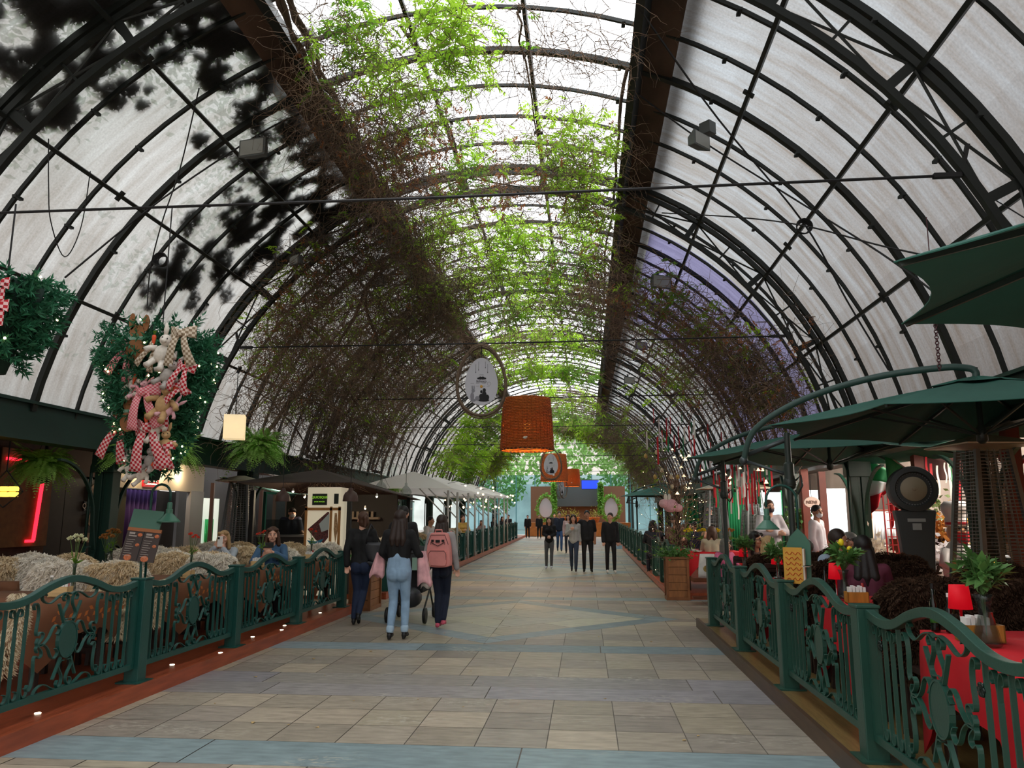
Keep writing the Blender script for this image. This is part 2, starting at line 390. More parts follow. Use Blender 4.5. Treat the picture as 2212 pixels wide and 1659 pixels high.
for k, ph in enumerate(PUR[1:-1]):
    a = rad(ph); g = MB()
    if abs(abs(ph)-21.3) < .1:
        s = 1 if ph > 0 else -1
        g.bar(arch(a, Y0, 5.66), arch(a, Y1, 5.66), .1, .34, up=(math.sin(a), 0, math.cos(a)))
        tag(g.build('roof_beam', STEEL), kind='structure')
        g = MB(); b = rad(ph+s*.5); c = rad(ph+s*4.2)
        g.add([arch(b, Y0, 5.8), arch(c, Y0, 5.83), arch(c, Y1, 5.83), arch(b, Y1, 5.8), arch(b, Y0, 5.82), arch(c, Y0, 5.85), arch(c, Y1, 5.85), arch(b, Y1, 5.82)], [(0, 1, 2, 3), (7, 6, 5, 4), (0, 4, 5, 1), (1, 5, 6, 2), (2, 6, 7, 3), (3, 7, 4, 0)])
        tag(g.build('roof_gutter_board', M('stained brown board', '523d30', .7, var=.45, vs=2.5, stretch=(1, .5, 1), bump=.1)), kind='structure')
        g = MB(); b, c = rad(ph+s*3), rad(ph+s*5.8)
        g.add([arch(b, Y0, 6.0), arch(c, Y0, 6.0), arch(c, Y1, 6.0), arch(b, Y1, 6.0), arch(b, Y0, 6.04), arch(c, Y0, 6.04), arch(c, Y1, 6.04), arch(b, Y1, 6.04)], [(0, 1, 2, 3), (7, 6, 5, 4), (0, 4, 5, 1), (1, 5, 6, 2), (2, 6, 7, 3), (3, 7, 4, 0)])
        tag(g.build('roof_outer_gutter', M('outer gutter', '4a4440', .7)), kind='structure')
    else:
        g.bar(arch(a, Y0, 5.72), arch(a, Y1, 5.72), .045, .08, up=(math.sin(a), 0, math.cos(a)))
        for j in range(int((Y1-2)/1.3)):             # bolt plates
            if (j*7+k) % 3 == 0: g.bar(arch(a-.012, 2+j*1.3, 5.69), arch(a+.012, 2+j*1.3, 5.69), .06, .03)
        tag(g.build('roof_purlin', STEEL), kind='structure')
def panel_mat(name, c0, c1, streak=.35, tr=.06):
    m = bpy.data.materials.new(name); m.use_nodes = True; nt = m.node_tree; N, L = nt.nodes, nt.links; N.remove(N['Principled BSDF'])
    uv = N.new('ShaderNodeUVMap'); mp = N.new('ShaderNodeMapping'); mp.inputs['Scale'].default_value = (3.2, .35, 1); L.new(uv.outputs[0], mp.inputs[0])
    n = N.new('ShaderNodeTexNoise'); n.inputs['Scale'].default_value = 2.2; n.inputs['Detail'].default_value = 7; n.inputs['Roughness'].default_value = .62; L.new(mp.outputs[0], n.inputs[0])
    cr = N.new('ShaderNodeValToRGB'); cr.color_ramp.elements[0].position = .5-streak/2; cr.color_ramp.elements[1].position = .5+streak/2
    cr.color_ramp.elements[0].color = (*lin(c1), 1); cr.color_ramp.elements[1].color = (*lin(c0), 1); L.new(n.outputs[0], cr.inputs[0])
    n2 = N.new('ShaderNodeTexNoise'); n2.inputs['Scale'].default_value = 40; n2.inputs['Detail'].default_value = 3; L.new(uv.outputs[0], n2.inputs[0])
    mr = N.new('ShaderNodeMapRange'); mr.inputs[1].default_value = .3; mr.inputs[2].default_value = .7; mr.inputs[3].default_value = .88; mr.inputs[4].default_value = 1.1; L.new(n2.outputs[0], mr.inputs[0])
    mx = N.new('ShaderNodeMix'); mx.data_type = 'RGBA'; mx.blend_type = 'MULTIPLY'; mx.inputs[0].default_value = 1; L.new(cr.outputs[0], mx.inputs[6]); L.new(mr.outputs[0], mx.inputs[7])
    t = N.new('ShaderNodeBsdfTranslucent'); L.new(mx.outputs[2], t.inputs[0])
    d = N.new('ShaderNodeBsdfDiffuse'); d.inputs[0].default_value = (.25, .25, .25, 1)
    tp = N.new('ShaderNodeBsdfTransparent'); L.new(mx.outputs[2], tp.inputs[0])
    a = N.new('ShaderNodeMixShader'); a.inputs[0].default_value = .12; L.new(t.outputs[0], a.inputs[1]); L.new(d.outputs[0], a.inputs[2])
    b = N.new('ShaderNodeMixShader'); b.inputs[0].default_value = tr; L.new(a.outputs[0], b.inputs[1]); L.new(tp.outputs[0], b.inputs[2])
    L.new(b.outputs[0], N['Material Output'].inputs[0]); return m
PC = panel_mat('clear roof sheet', 'fcfcfa', 'ece8e2', .35, .2)
PR = panel_mat('weathered roof sheet', '8b9193', '695f54', .55)
PLV = panel_mat('lavender roof sheet', '68657c', '524f64', .4)
PLT = panel_mat('hazy roof sheet', 'a6a6a2', '857f77', .45, .3)
def panels(name, a0, a1, mats, pick):
    nph = 10; ys = [Y0]+[y for y, _ in RIBS]+[Y1]; vs = []; fs = []; mi = []; uv = []
    for i in range(len(ys)-1):
        for j in range(nph):
            p0, p1 = rad(a0+(a1-a0)*j/nph), rad(a0+(a1-a0)*(j+1)/nph); b = len(vs)
            for p, y in ((p0, ys[i]), (p1, ys[i]), (p1, ys[i+1]), (p0, ys[i+1])): vs.append(arch(p, y, 5.88)); uv.append((y+i*7.3, p*5.88))
            fs.append((b, b+1, b+2, b+3)); mi.append(pick((ys[i]+ys[i+1])/2, math.degrees(p0+p1)/2))
    tag(np_mesh(name, np.array(vs), np.array(fs), mats, mi=np.array(mi), uv=np.array(uv)), kind='structure')
panels('ceiling_center', -21.3, 21.3, [PC], lambda y, p: 0)
panels('ceiling_right', 21.3, 79, [PR, PLV], lambda y, p: 1 if 14.3 < y < 21.4 and p > 25 else 0)
panels('ceiling_left', -79, -21.3, [PLT], lambda y, p: 0)
# gutters, eaves and arcade columns
GX = 5.8
def xcol(px, x): return atx(px, 1120, x).y
for s, nm in ((-1, 'left'), (1, 'right')):
    x = XC+s*GX; g = MB()
    g.box2((x-.09*s, Y0, 2.55), (x+.16*s, Y1, 2.98)); g.box2((x-.12*s, Y0, 2.5), (x+.2*s, Y1, 2.56)); g.box2((x-.16*s, Y0, 2.96), (x+.22*s, Y1, 3.0))
    tag(g.build('trim_eaves_'+nm, DKGREEN), kind='structure')
COLY = {-1: [6.2, 11.1, 16.0, 20.9, 25.8, 30.7, 35.6, 40.5, 45.4], 1: [5.1, 9.35, 13.4, 17.7, 22., 26.3, 30.6, 34.9, 39.2, 43.5, 47.8]}
for s in (-1, 1):
    x = XC+s*(GX+.05)
    for y in COLY[s]:
        z0 = gz(y)+.12; root = thing('arcade_column', None, None, (x, y, z0), kind='structure'); g = MB()
        for dx in (-.085, .085): g.box2((dx-.06, -.1, 0), (dx+.06, .1, 2.5-z0))
        g.box2((-.03, -.07, 0), (.03, .07, 2.5-z0)); g.box2((-.2, -.17, 0), (.2, .17, .12)); g.box2((-.18, -.15, 2.2-z0), (.18, .15, 2.5-z0))
        g.build('shaft', DKGREEN if s < 0 else GREENR, root, bevel=.006)
        g = MB(); g.tube([(-.19, -.12, 0), (-.19, -.12, 2.3-z0), (-.19, 0, 2.45-z0)], .022, 8); g.build('downpipe', DKGREEN, root, smooth=True)
        for q in (-1, 1):                            # curved brace with a scroll end
            g = MB(); pts = arc(1.0, 1.35-.1, .85, PI, PI/2, 12); pts = [(.1, .85)]+[(px+.03, pz) for px, pz in pts]
            c = arc(-.0, 0, .1, -PI*.3, PI*1.3, 12, .13)
            g.at((0, q*.1, .1), rz=q*PI/2); g.ribbon(pts, .03, .05); g.ribbon([(px+.23, pz+.8) for px, pz in arc(0, 0, .13, PI*.9, PI*2.6, 16, .1)], .015, .05); g.build('scroll_brace', DKGREEN if s < 0 else GREENR, root)
# side wings behind the arcades
WL, WR = -10.6, 7.6
g = MB(); g.box2((XC-GX-.1, Y0, 3.0), (WL, Y1, 3.06)); tag(g.build('ceiling_wing_left', M('brown soffit', '5a4a42', .8, var=.15)), kind='structure')
g = MB(); g.box2((XC+GX+.1, Y0, 3.0), (WR, Y1, 3.06)); tag(g.build('ceiling_wing_right', M('grey soffit', '6a6660', .8, var=.15)), kind='structure')
# ================================================================ CLIMBING VINES, LEAF LITTER ON THE ROOF, TREES OUTSIDE
def leaf_mat(name, col, tr=.45, var=.35, vs=1.2):
    return M(name, col, .45, var=var, vs=vs, transl=tr)
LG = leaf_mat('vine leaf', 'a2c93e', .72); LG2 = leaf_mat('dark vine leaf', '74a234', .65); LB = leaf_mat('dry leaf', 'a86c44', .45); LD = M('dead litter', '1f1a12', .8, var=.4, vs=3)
TW = M('dry twig', '8c7460', .8, var=.4, vs=2); TWD = M('dark twig', '5e4e42', .8, var=.3, vs=2)
def leaflets(P, D, N_, ln, wd):
    """pointed folded leaves: P base (n,3), D direction, N_ normal; returns verts, quads"""
    n = len(P); D = D/np.linalg.norm(D, axis=1, keepdims=True); W = np.cross(D, N_); W /= np.maximum(np.linalg.norm(W, axis=1, keepdims=True), 1e-6)
    ln = np.broadcast_to(ln, n)[:, None]; wd = np.broadcast_to(wd, n)[:, None]; U = np.cross(W, D)
    v = np.stack([P, P+D*ln*.42+W*wd*.5+U*wd*.1, P+D*ln, P+D*ln*.42-W*wd*.5+U*wd*.1], 1).reshape(-1, 3)
    return v, np.arange(n*4).reshape(n, 4)
def unit(n): 
    a = RNG.normal(size=(n, 3)); return a/np.linalg.norm(a, axis=1, keepdims=True)
def pinnate(P, D, k, ln, wd, spread=.9):
    """k leaflets in pairs along a drooping stalk starting at each P"""
    n = len(P); D = D/np.linalg.norm(D, axis=1, keepdims=True); L = k//2*ln*.42
    Nn = unit(n)*.35+np.array([0, 0, 1.]); S_ = np.cross(D, Nn); S_ /= np.maximum(np.linalg.norm(S_, axis=1, keepdims=True), 1e-6)
    Ps, Ds, Ns = [], [], []
    for i in range(k//2):
        t = (i+1)/(k//2); q = P+D*(L*t)+np.array([0, 0, -1.])*(L*.25*t*t)
        for s in (-1, 1): Ps.append(q); Ds.append(D*.55+S_*s*spread+np.array([0, 0, -.35])+RNG.normal(size=(n, 3))*.12); Ns.append(Nn)
    Ps.append(P+D*L+np.array([0, 0, -1.])*(L*.25)); Ds.append(D+np.array([0, 0, -.4])); Ns.append(Nn)
    Ps, Ds, Ns = np.concatenate(Ps), np.concatenate(Ds), np.concatenate(Ns)
    m = len(Ps); return leaflets(Ps, Ds, Ns, ln*RNG.uniform(.75, 1.2, m), wd*RNG.uniform(.75, 1.2, m))
def twigs(P, D, steps, step, r, curl=.5, grav=.05, pull=None):
    """many thin wandering shoots as three-sided tubes; P,D (n,3)"""
    n = len(P); pts = [P.copy()]; d = D/np.linalg.norm(D, axis=1, keepdims=True); p = P.copy()
    for _ in range(steps):
        d = d+RNG.normal(size=(n, 3))*curl; d[:, 2] -= grav
        if pull is not None: d = pull(p, d)
        d /= np.linalg.norm(d, axis=1, keepdims=True); p = p+d*np.broadcast_to(step, n)[:, None]; pts.append(p.copy())
    pts = np.stack(pts, 1); k = steps+1
    up = unit(n)[:, None, :]; t = np.gradient(pts, axis=1); x = np.cross(t, up); x /= np.maximum(np.linalg.norm(x, axis=2, keepdims=True), 1e-6); t /= np.maximum(np.linalg.norm(t, axis=2, keepdims=True), 1e-6); y = np.cross(t, x)
    rr = (np.broadcast_to(r, n)[:, None]*np.linspace(1, .35, k)[None, :])[:, :, None]
    ring = np.stack([pts+x*rr*math.cos(a)+y*rr*math.sin(a) for a in (0, 2.094, 4.189)], 2).reshape(-1, 3)
    base = (np.arange(n)[:, None, None]*k+np.arange(k-1)[None, :, None])*3; j = np.arange(3)[None, None, :]
    f = np.stack([base+j, base+(j+1) % 3, base+3+(j+1) % 3, base+3+j], -1).reshape(-1, 4)
    return ring, f, pts
def roofpull(p, d):
    """keep shoots under the sheets"""
    q = p[:, [0, 2]]-np.array([XC, ZC]); R = np.linalg.norm(q, axis=1); o = np.maximum(R-5.62, 0)*6; d = d.copy()
    d[:, 0] -= q[:, 0]/R*o; d[:, 2] -= q[:, 1]/R*o; return d
class Bag:
    def __init__(s): s.v, s.f, s.n = [], [], 0
    def add(s, v, f): s.v.append(v); s.f.append(f+s.n); s.n += len(v)
    def out(s, name, mat, parent=None):
        return np_mesh(name, np.concatenate(s.v), np.concatenate(s.f), mat, parent) if s.n else None
# (x, y, radius) in photograph pixels, then amounts of green, brown shoots and dry leaves; measured onto the roof barrel
CLUMPS = [
 ('green leafy vine across the clear ridge panels nearest the street front', [
  (740,30,70,30,12,0),(800,70,70,40,12,0),(960,20,80,70,14,0),(1000,110,80,80,16,0),(960,60,60,60,10,0),(830,170,60,40,12,0),(860,195,60,40,12,0),(930,170,50,26,10,0),(700,60,60,12,20,0),(690,160,60,6,26,2),(800,130,60,16,16,0),(1100,60,60,6,8,0),(1200,100,90,0,12,0),(1280,110,80,0,14,0),(1300,60,60,0,10,0),(1180,40,60,0,10,0),(900,240,60,16,14,2),(760,230,60,8,24,4)]),
 ('vine with rust-brown dead leaves hanging over the middle of the ridge', [
  (1010,350,50,40,12,2),(1040,300,60,26,14,4),(1180,260,60,40,16,2),(1280,290,70,70,22,2),(1230,340,60,50,20,2),(1310,340,40,20,16,0),(1000,420,60,30,14,2),(900,340,60,10,30,26),(860,310,50,6,30,14),(960,250,60,10,18,12),(830,260,50,6,24,6),(1080,385,40,4,14,8),(1130,400,50,4,14,8),(1240,400,60,60,24,4),(1290,430,50,40,24,4),(1260,470,60,60,24,2),(1190,330,50,16,16,2),(1120,330,50,8,14,0),(950,400,50,10,24,4),(820,330,60,6,40,6),(780,280,60,4,40,6)]),
 ('dense dark tangle of vine round the left roof beam', [
  (700,230,50,2,34,3),(760,310,60,2,44,4),(810,380,60,3,60,5),(860,450,70,10,70,4),(900,520,70,40,70,2),(930,600,70,30,90,2),(820,500,80,8,90,8),(760,520,80,6,90,6),(720,590,80,16,80,3),(820,590,80,16,90,3),(880,640,80,30,90,2),(660,560,60,8,60,10),(640,620,60,14,50,10),(600,680,60,16,40,6),(570,760,40,12,24,4),(640,700,70,24,70,4),(710,680,80,26,90,2),(800,690,80,26,90,2),(880,720,80,20,110,2),(960,700,60,16,80,2),(960,640,60,26,70,2)]),
 ('hanging mass of bare brown stems above the sheepskin terrace', [
  (600,790,60,8,60,3),(660,790,70,12,80,3),(740,780,80,12,100,2),(820,790,80,14,110,2),(900,800,70,10,110,2),(960,780,50,8,70,1),(680,860,70,8,80,1),(760,860,80,12,110,1),(840,870,80,12,120,1),(920,850,60,6,80,1),(780,930,60,4,80,0),(850,930,50,2,60,0),(720,940,50,2,60,0),(690,990,30,0,40,0),(620,870,50,2,30,0),(560,880,50,0,16,0),(500,880,40,0,10,0)]),
 ('bright green vine in the ridge panels above the egg-shaped sign', [
  (950,480,50,50,20,0),(990,510,60,40,20,0),(1100,480,50,50,14,0),(1090,540,60,70,16,0),(1150,510,50,60,12,0),(1230,560,60,60,20,2),(1180,600,50,50,16,0),(1040,560,50,30,16,0),(1290,540,40,20,26,4),(1100,600,60,50,16,0),(1020,610,50,40,24,0),(1150,660,50,60,18,0),(1090,670,60,60,22,0),(1230,640,50,40,24,0),(1270,680,40,30,30,0),(1200,720,50,60,20,0),(1130,740,60,60,24,0),(1260,740,40,40,26,0),(1180,790,50,60,20,0),(1250,800,50,60,20,0),(1120,800,50,50,20,0),(1080,730,50,30,34,0),(1070,800,40,24,30,0),(1280,620,40,10,40,2)]),
 ('grey-brown vine trailing down the lavender roof panels', [
  (1320,560,50,6,34,2),(1350,610,50,4,40,4),(1330,660,50,6,40,2),(1400,640,50,22,34,2),(1450,620,50,20,30,6),(1480,680,60,24,50,4),(1540,690,60,20,44,10),(1420,720,60,16,40,2),(1500,740,60,24,60,2),(1570,740,60,14,60,8),(1620,720,50,4,40,8),(1560,790,60,14,80,2),(1630,790,60,10,90,4),(1660,840,60,10,100,2),(1690,880,50,12,80,1),(1720,840,50,2,50,4),(1440,790,50,22,30,1),(1470,830,50,24,30,1),(1360,720,40,2,18,0),(1390,830,50,8,18,0),(1520,840,50,4,30,1),(1600,860,50,4,40,1),(1740,720,30,0,10,4)]),
 ('light green vine over the far left side of the roof', [
  (1000,920,40,50,16,0),(1040,930,50,70,18,0),(990,970,40,60,18,0),(1030,985,50,90,24,0),(1080,1000,40,50,24,0),(960,990,30,30,14,0),(1000,1020,40,40,18,0),(1100,950,40,30,30,0),(1110,1010,40,30,40,0),(1060,900,40,30,30,0),(1150,990,40,40,40,0),(1130,1035,30,20,30,0)]),
 ('brown and green vine arch at the far end of the street', [
  (1220,890,40,40,30,0),(1260,920,40,60,34,0),(1240,960,40,60,34,0),(1290,960,40,50,50,0),(1270,1000,30,50,40,0),(1310,900,40,20,80,0),(1340,940,50,16,120,0),(1330,990,50,14,120,0),(1380,970,50,14,120,0),(1370,1020,40,10,100,0),(1410,1010,40,4,90,0),(1390,1045,30,2,60,0),(1300,1020,30,40,50,0),(1370,900,40,6,60,0),(1430,960,40,4,60,0),(1340,1050,30,4,60,0),(1200,850,40,30,30,0),(1270,860,40,14,60,0),(1240,1010,30,30,30,0)]),
]
for nm, blobs in CLUMPS:
    G, G2, B_, T_, TD = Bag(), Bag(), Bag(), Bag(), Bag()
    for (px, py, rp, ng, nb, nd) in blobs:
        ph, y = roof_hit(px, py, 5.35); y = min(y, 47.5); dist = math.hypot(y, 5.); sr = min(rp/F*dist, 1.9); c = np.array(arch(ph, y, 5.35)); big = max(1., dist/11.)
        tan = np.array([math.cos(ph), 0, -math.sin(ph)]); nor = np.array([math.sin(ph), 0, math.cos(ph)]); ax = np.array([0, 1., 0])
        def cloud(n, sq=1., dn=(-.5, .2)):
            a = RNG.uniform(0, 2*PI, n); r = np.sqrt(RNG.uniform(0, 1, n))*sr*sq
            return c+tan*(r*np.cos(a))[:, None]+ax*(r*np.sin(a)*1.25)[:, None]+nor*RNG.uniform(*dn, n)[:, None]
        if ng or nb > 30:
            k = int(ng*1.45)+(int(nb*.22) if px < 1000 and py > 440 else int(nb*.1)); P = cloud(k, 1, (-.35, .25) if nb < 30 else (-.3, .42)); D = unit(k)*np.array([1, 1, .5]); D[:, 2] -= .15
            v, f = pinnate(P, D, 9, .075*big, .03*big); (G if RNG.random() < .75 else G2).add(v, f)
        if nd:
            k = nd*3; P = cloud(k); v, f = pinnate(P, unit(k)-np.array([0, 0, .8]), 7, .055*big, .026*big); B_.add(v, f)
        if nb:
            k = int(nb*(1.7 if nm.startswith('grey-brown') else 2.3 if nb > 40 else 4)); P = cloud(k, 1.15); D = unit(k)*.5+ax*RNG.choice([-1, 1], (k, 1))*RNG.uniform(0, 1, (k, 1))+tan*RNG.choice([-1, 1], (k, 1))*RNG.uniform(0, 1, (k, 1))
            v, f, pts = twigs(P, D, 9, RNG.uniform(.07, .13, k)*min(big, 1.6), RNG.uniform(.0025, .006, k)*min(big, 1.7), .42, .06, roofpull); (T_ if RNG.random() < (.85 if nm.startswith('grey-brown') else .6) else TD).add(v, f)
            k2 = int(nb*2.2); v, f, _ = twigs(pts[RNG.integers(0, k, k2), RNG.integers(2, 9, k2)], unit(k2), 5, .055*min(big, 1.6), .0022*min(big, 1.8), .6, .08, roofpull); T_.add(v, f)
            if nb > 50:                              # fine dead stalks fill the heart of the tangle
                k3 = int(nb*(.6 if nm.startswith('grey-brown') else 1.2)); P = cloud(k3, .95, (-.75, .1)); v, f, _ = twigs(P, unit(k3)-np.array([0, 0, .35]), 6, .07*min(big, 1.5), .0028*min(big, 1.6), .5, .15); TD.add(v, f)
    root = thing('climbing_vine', nm, 'vine', kind='stuff')
    T_.out('stems', TW, root); TD.out('dark_stems', TWD, root); G.out('foliage', LG, root); G2.out('dark_foliage', LG2, root); B_.out('dry_foliage', LB, root)  # second foliage mesh: a darker leaf colour, given to random patches
# thick old stems that follow the ribs and beams
root = thing('woody_vine_stem', 'thick twisted vine trunks wound along the left roof beam and ribs', 'vine', kind='stuff'); g = MB(); r_ = random.Random(5)
def stem(pts, r):
    P = smooth_path([arch(*roof_hit(a, b, R)[:1], roof_hit(a, b, R)[1], R) for a, b, R in pts], 6)
    P = [p+V((r_.gauss(0, .02), r_.gauss(0, .02), r_.gauss(0, .02))) for p in P]; g.tube(P, [r*(1-.5*i/len(P)) for i in range(len(P))], 6)
for o in (-14, -6, 4, 10): stem([(585+o, -90, 5.5), (640+o, 60, 5.48), (700+o*1.3, 190, 5.45), (770+o, 300, 5.45), (845+o*.6, 430, 5.45), (905+o, 530, 5.4), (965+o, 620, 5.4), (1010+o*.5, 690, 5.4)], .03)
stem([(690, 980, 5.3), (740, 900, 5.2), (820, 790, 5.1), (790, 640, 5.1), (850, 560, 5.2), (900, 480, 5.3)], .05)
stem([(560, 960, 5.3), (640, 850, 5.2), (740, 730, 5.2), (800, 610, 5.2), (830, 560, 5.2)], .05); stem([(700, 990, 5.3), (760, 830, 5.2), (870, 700, 5.1), (950, 620, 5.2)], .045)
stem([(870, 60, 5.5), (960, 250, 5.5), (1010, 420, 5.5), (1060, 560, 5.5)], .02); stem([(1120, 30, 5.5), (1155, 250, 5.5), (1185, 480, 5.5)], .015)
stem([(1350, 150, 5.5), (1330, 380, 5.5), (1310, 560, 5.5), (1295, 750, 5.5)], .025)
stem([(1420, 620, 5.5), (1520, 720, 5.4), (1620, 800, 5.4), (1700, 880, 5.4)], .035); stem([(1450, 680, 5.5), (1560, 760, 5.4), (1660, 850, 5.4), (1720, 910, 5.4)], .03); stem([(1540, 700, 5.5), (1620, 760, 5.4), (1740, 870, 5.4)], .03)
stem([(690, 1000, 5.6), (600, 880, 5.5), (520, 830, 5.5)], .02); stem([(500, 930, 5.5), (560, 870, 5.5), (610, 800, 5.4)], .02)
g.build('trunk', TWD, root, smooth=True)
# litter and moss lying on the outside of the left sheets, seen dark through them
LIT = [(60,40,110,140),(180,30,110,150),(320,20,110,140),(120,120,80,80),(420,90,80,110),(240,200,50,50),(500,60,100,140),(610,90,60,80),(560,330,60,70),(520,420,60,80),(620,460,90,160),(700,470,90,170),(740,420,70,140),(560,500,90,140),(480,560,70,90),(360,590,60,60),(660,260,70,110),(580,180,60,70),(20,130,60,60),(120,150,60,50),(60,230,60,60),(200,60,70,60),(150,230,40,60),(250,130,60,50),(440,30,90,160),(520,40,80,160),(480,110,60,80),(520,180,50,50),(590,90,50,60),(470,170,30,36),(560,240,50,70),(610,200,50,60),(500,130,50,50),(640,260,60,80),(660,330,60,110),(700,400,60,160),(720,460,60,150),(640,400,60,80),(580,330,40,46),(600,420,60,90),(560,480,60,110),(500,520,60,100),(620,480,60,140),(680,480,60,160),(440,560,50,70),(400,600,40,60),(350,620,50,50),(520,460,40,40),(470,330,20,24),(440,300,24,20),(380,560,40,30),(420,480,30,24),(540,560,60,90),(600,540,60,100),(480,610,50,60),(430,640,40,40),(660,420,60,90),(300,220,14,14),(320,200,14,14),(270,215,30,10),(320,70,60,40),(130,80,60,40),(300,30,60,50),(40,60,60,50),(560,120,40,40),(700,520,50,110)]
G_ = Bag()
for px, py, rp, n in LIT:
    ph, y = roof_hit(px, py, 5.9); sr = rp/F*math.hypot(y, 5.)*1.15; nn = n*26
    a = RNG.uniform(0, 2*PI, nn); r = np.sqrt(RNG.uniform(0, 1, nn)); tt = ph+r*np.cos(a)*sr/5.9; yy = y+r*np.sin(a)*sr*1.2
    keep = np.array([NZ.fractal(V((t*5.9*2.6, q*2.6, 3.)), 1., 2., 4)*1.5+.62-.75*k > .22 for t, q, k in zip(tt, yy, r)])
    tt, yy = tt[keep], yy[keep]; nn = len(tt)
    if not nn: continue
    R_ = 5.893+RNG.uniform(0, .015, nn); P = np.stack([XC+R_*np.sin(tt), yy, ZC+R_*np.cos(tt)], 1); nor = np.stack([np.sin(tt), 0*tt, np.cos(tt)], 1)
    D = unit(nn); D -= nor*(D*nor).sum(1, keepdims=True); v, f = leaflets(P, D, nor, RNG.uniform(.04, .085, nn), RNG.uniform(.025, .05, nn)); G_.add(v, f)
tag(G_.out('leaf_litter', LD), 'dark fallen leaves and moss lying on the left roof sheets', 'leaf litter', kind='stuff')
# tree crowns pressing against the left roof from outside
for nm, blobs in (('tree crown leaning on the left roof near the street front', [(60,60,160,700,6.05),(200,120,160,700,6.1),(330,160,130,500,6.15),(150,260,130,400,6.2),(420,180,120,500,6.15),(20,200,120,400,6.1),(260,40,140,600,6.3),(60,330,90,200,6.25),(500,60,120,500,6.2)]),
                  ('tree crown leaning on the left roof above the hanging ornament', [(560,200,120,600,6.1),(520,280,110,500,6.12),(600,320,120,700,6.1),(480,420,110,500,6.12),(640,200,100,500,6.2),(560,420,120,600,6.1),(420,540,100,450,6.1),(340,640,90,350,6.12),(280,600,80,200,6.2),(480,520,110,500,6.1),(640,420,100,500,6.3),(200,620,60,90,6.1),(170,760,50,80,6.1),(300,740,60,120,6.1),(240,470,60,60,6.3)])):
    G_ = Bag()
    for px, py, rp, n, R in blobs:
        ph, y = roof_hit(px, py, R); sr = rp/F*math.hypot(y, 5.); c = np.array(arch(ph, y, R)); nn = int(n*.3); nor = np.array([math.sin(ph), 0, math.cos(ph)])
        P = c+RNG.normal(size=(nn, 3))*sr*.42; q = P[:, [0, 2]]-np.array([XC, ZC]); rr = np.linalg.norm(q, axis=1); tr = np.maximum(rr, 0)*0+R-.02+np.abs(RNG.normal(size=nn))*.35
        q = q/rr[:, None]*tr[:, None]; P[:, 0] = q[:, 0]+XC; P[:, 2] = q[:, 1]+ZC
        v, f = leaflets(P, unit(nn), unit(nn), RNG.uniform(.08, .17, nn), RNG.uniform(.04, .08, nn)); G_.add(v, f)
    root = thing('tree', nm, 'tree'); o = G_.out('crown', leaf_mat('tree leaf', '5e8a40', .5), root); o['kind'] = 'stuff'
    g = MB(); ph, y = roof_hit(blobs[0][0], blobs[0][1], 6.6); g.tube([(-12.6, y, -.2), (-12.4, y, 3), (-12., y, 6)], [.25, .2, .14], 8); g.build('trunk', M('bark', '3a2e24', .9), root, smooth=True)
# ================================================================ RAILINGS
def curl(cx, cz, r, a0, turns, n=14, k=.45): return arc(cx, cz, r, a0, a0+turns*2*PI, n, r*k)
TOPR = smooth_path([(-.9, .84), (-.7, .812), (-.5, .828), (-.25, .905), (0, .945), (.25, .905), (.5, .828), (.7, .812), (.9, .84)], 5)
def top_at(u):
    for a, b in zip(TOPR, TOPR[1:]):
        if a[0] <= u <= b[0]: return a[1]+(b[1]-a[1])*(u-a[0])/(b[0]-a[0])
    return .84
def rail_pieces():
    """(name, ribbons) of one ornamental panel: pieces in the panel's XZ plane"""
    P = [('top_rail', [(TOPR, .05, .05)]), ('bottom_rail', [([(-.9, .14), (.9, .14)], .045, .04)]), ('stile', [([(-.905, .12), (-.905, .86)], .035, .045)]), ('stile', [([(.905, .12), (.905, .86)], .035, .045)])]
    for s in (-1, 1):
        for k, u in enumerate((.79, .685, .58, .475)):
            t = top_at(s*u)-.03
            if k % 2 == 0:
                rb = [([(s*u, .16), (s*u, t-.13)], .012, .022)]
                for q in (-1, 1): rb.append(([(s*u, t-.13)]+[(s*u+q*x, z) for x, z in smooth_path([(.0, t-.13), (.008, t-.06), (.03, t-.012), (.055, t-.02), (.058, t-.05), (.04, t-.062)], 4)], .006, .022))
                P.append(('baluster', rb))
            else: P.append(('baluster', [([(s*u, .16), (s*u, t)], .012, .022)]))
            P.append(('foot_scroll', [([(s*u-s*.005, .3)]+[(s*u-s*.005-x, z) for x, z in smooth_path([(0, .3), (.004*s, .21), (.03*s, .168), (.062*s, .18), (.066*s, .215), (.044*s, .226)], 4)], .006, .022)]))
        c = .5
        def mir(pts, q): return [(s*x, c+q*z) for x, z in pts]
        for q in (1, -1):                           # lyre bars, S scrolls, rays
            P.append(('scroll', [(mir(smooth_path([(.34, .0), (.29, .04), (.28, .075), (.31, .09), (.345, .07), (.36, .1), (.35, .2), (.36, .27), (.385, .3), (.41, .285), (.4, .255)], 4), q), .007, .024)]))
            P.append(('scroll', [(mir(smooth_path([(.125, .05), (.1, .085), (.135, .12), (.175, .1), (.215, .04), (.27, .0), (.32, -.005), (.345, .02), (.33, .05)], 4), q), .007, .024)]))
            P.append(('scroll', [(mir(smooth_path([(.02, .15), (.055, .15), (.075, .19), (.03, .26), (.03, .31), (.06, .335), (.085, .31), (.07, .285)], 4), q), .007, .024)]))
            P.append(('ray', [(mir([(.055, .125), (.13, .27)], q), .012, .022)]))
            P.append(('scroll', [(mir(smooth_path([(.0, .33), (.05, .345), (.13, .33), (.23, .285), (.3, .3), (.33, .335), (.31, .36), (.285, .345)], 4), q), .007, .024)]))
    return P
PIECES = rail_pieces()
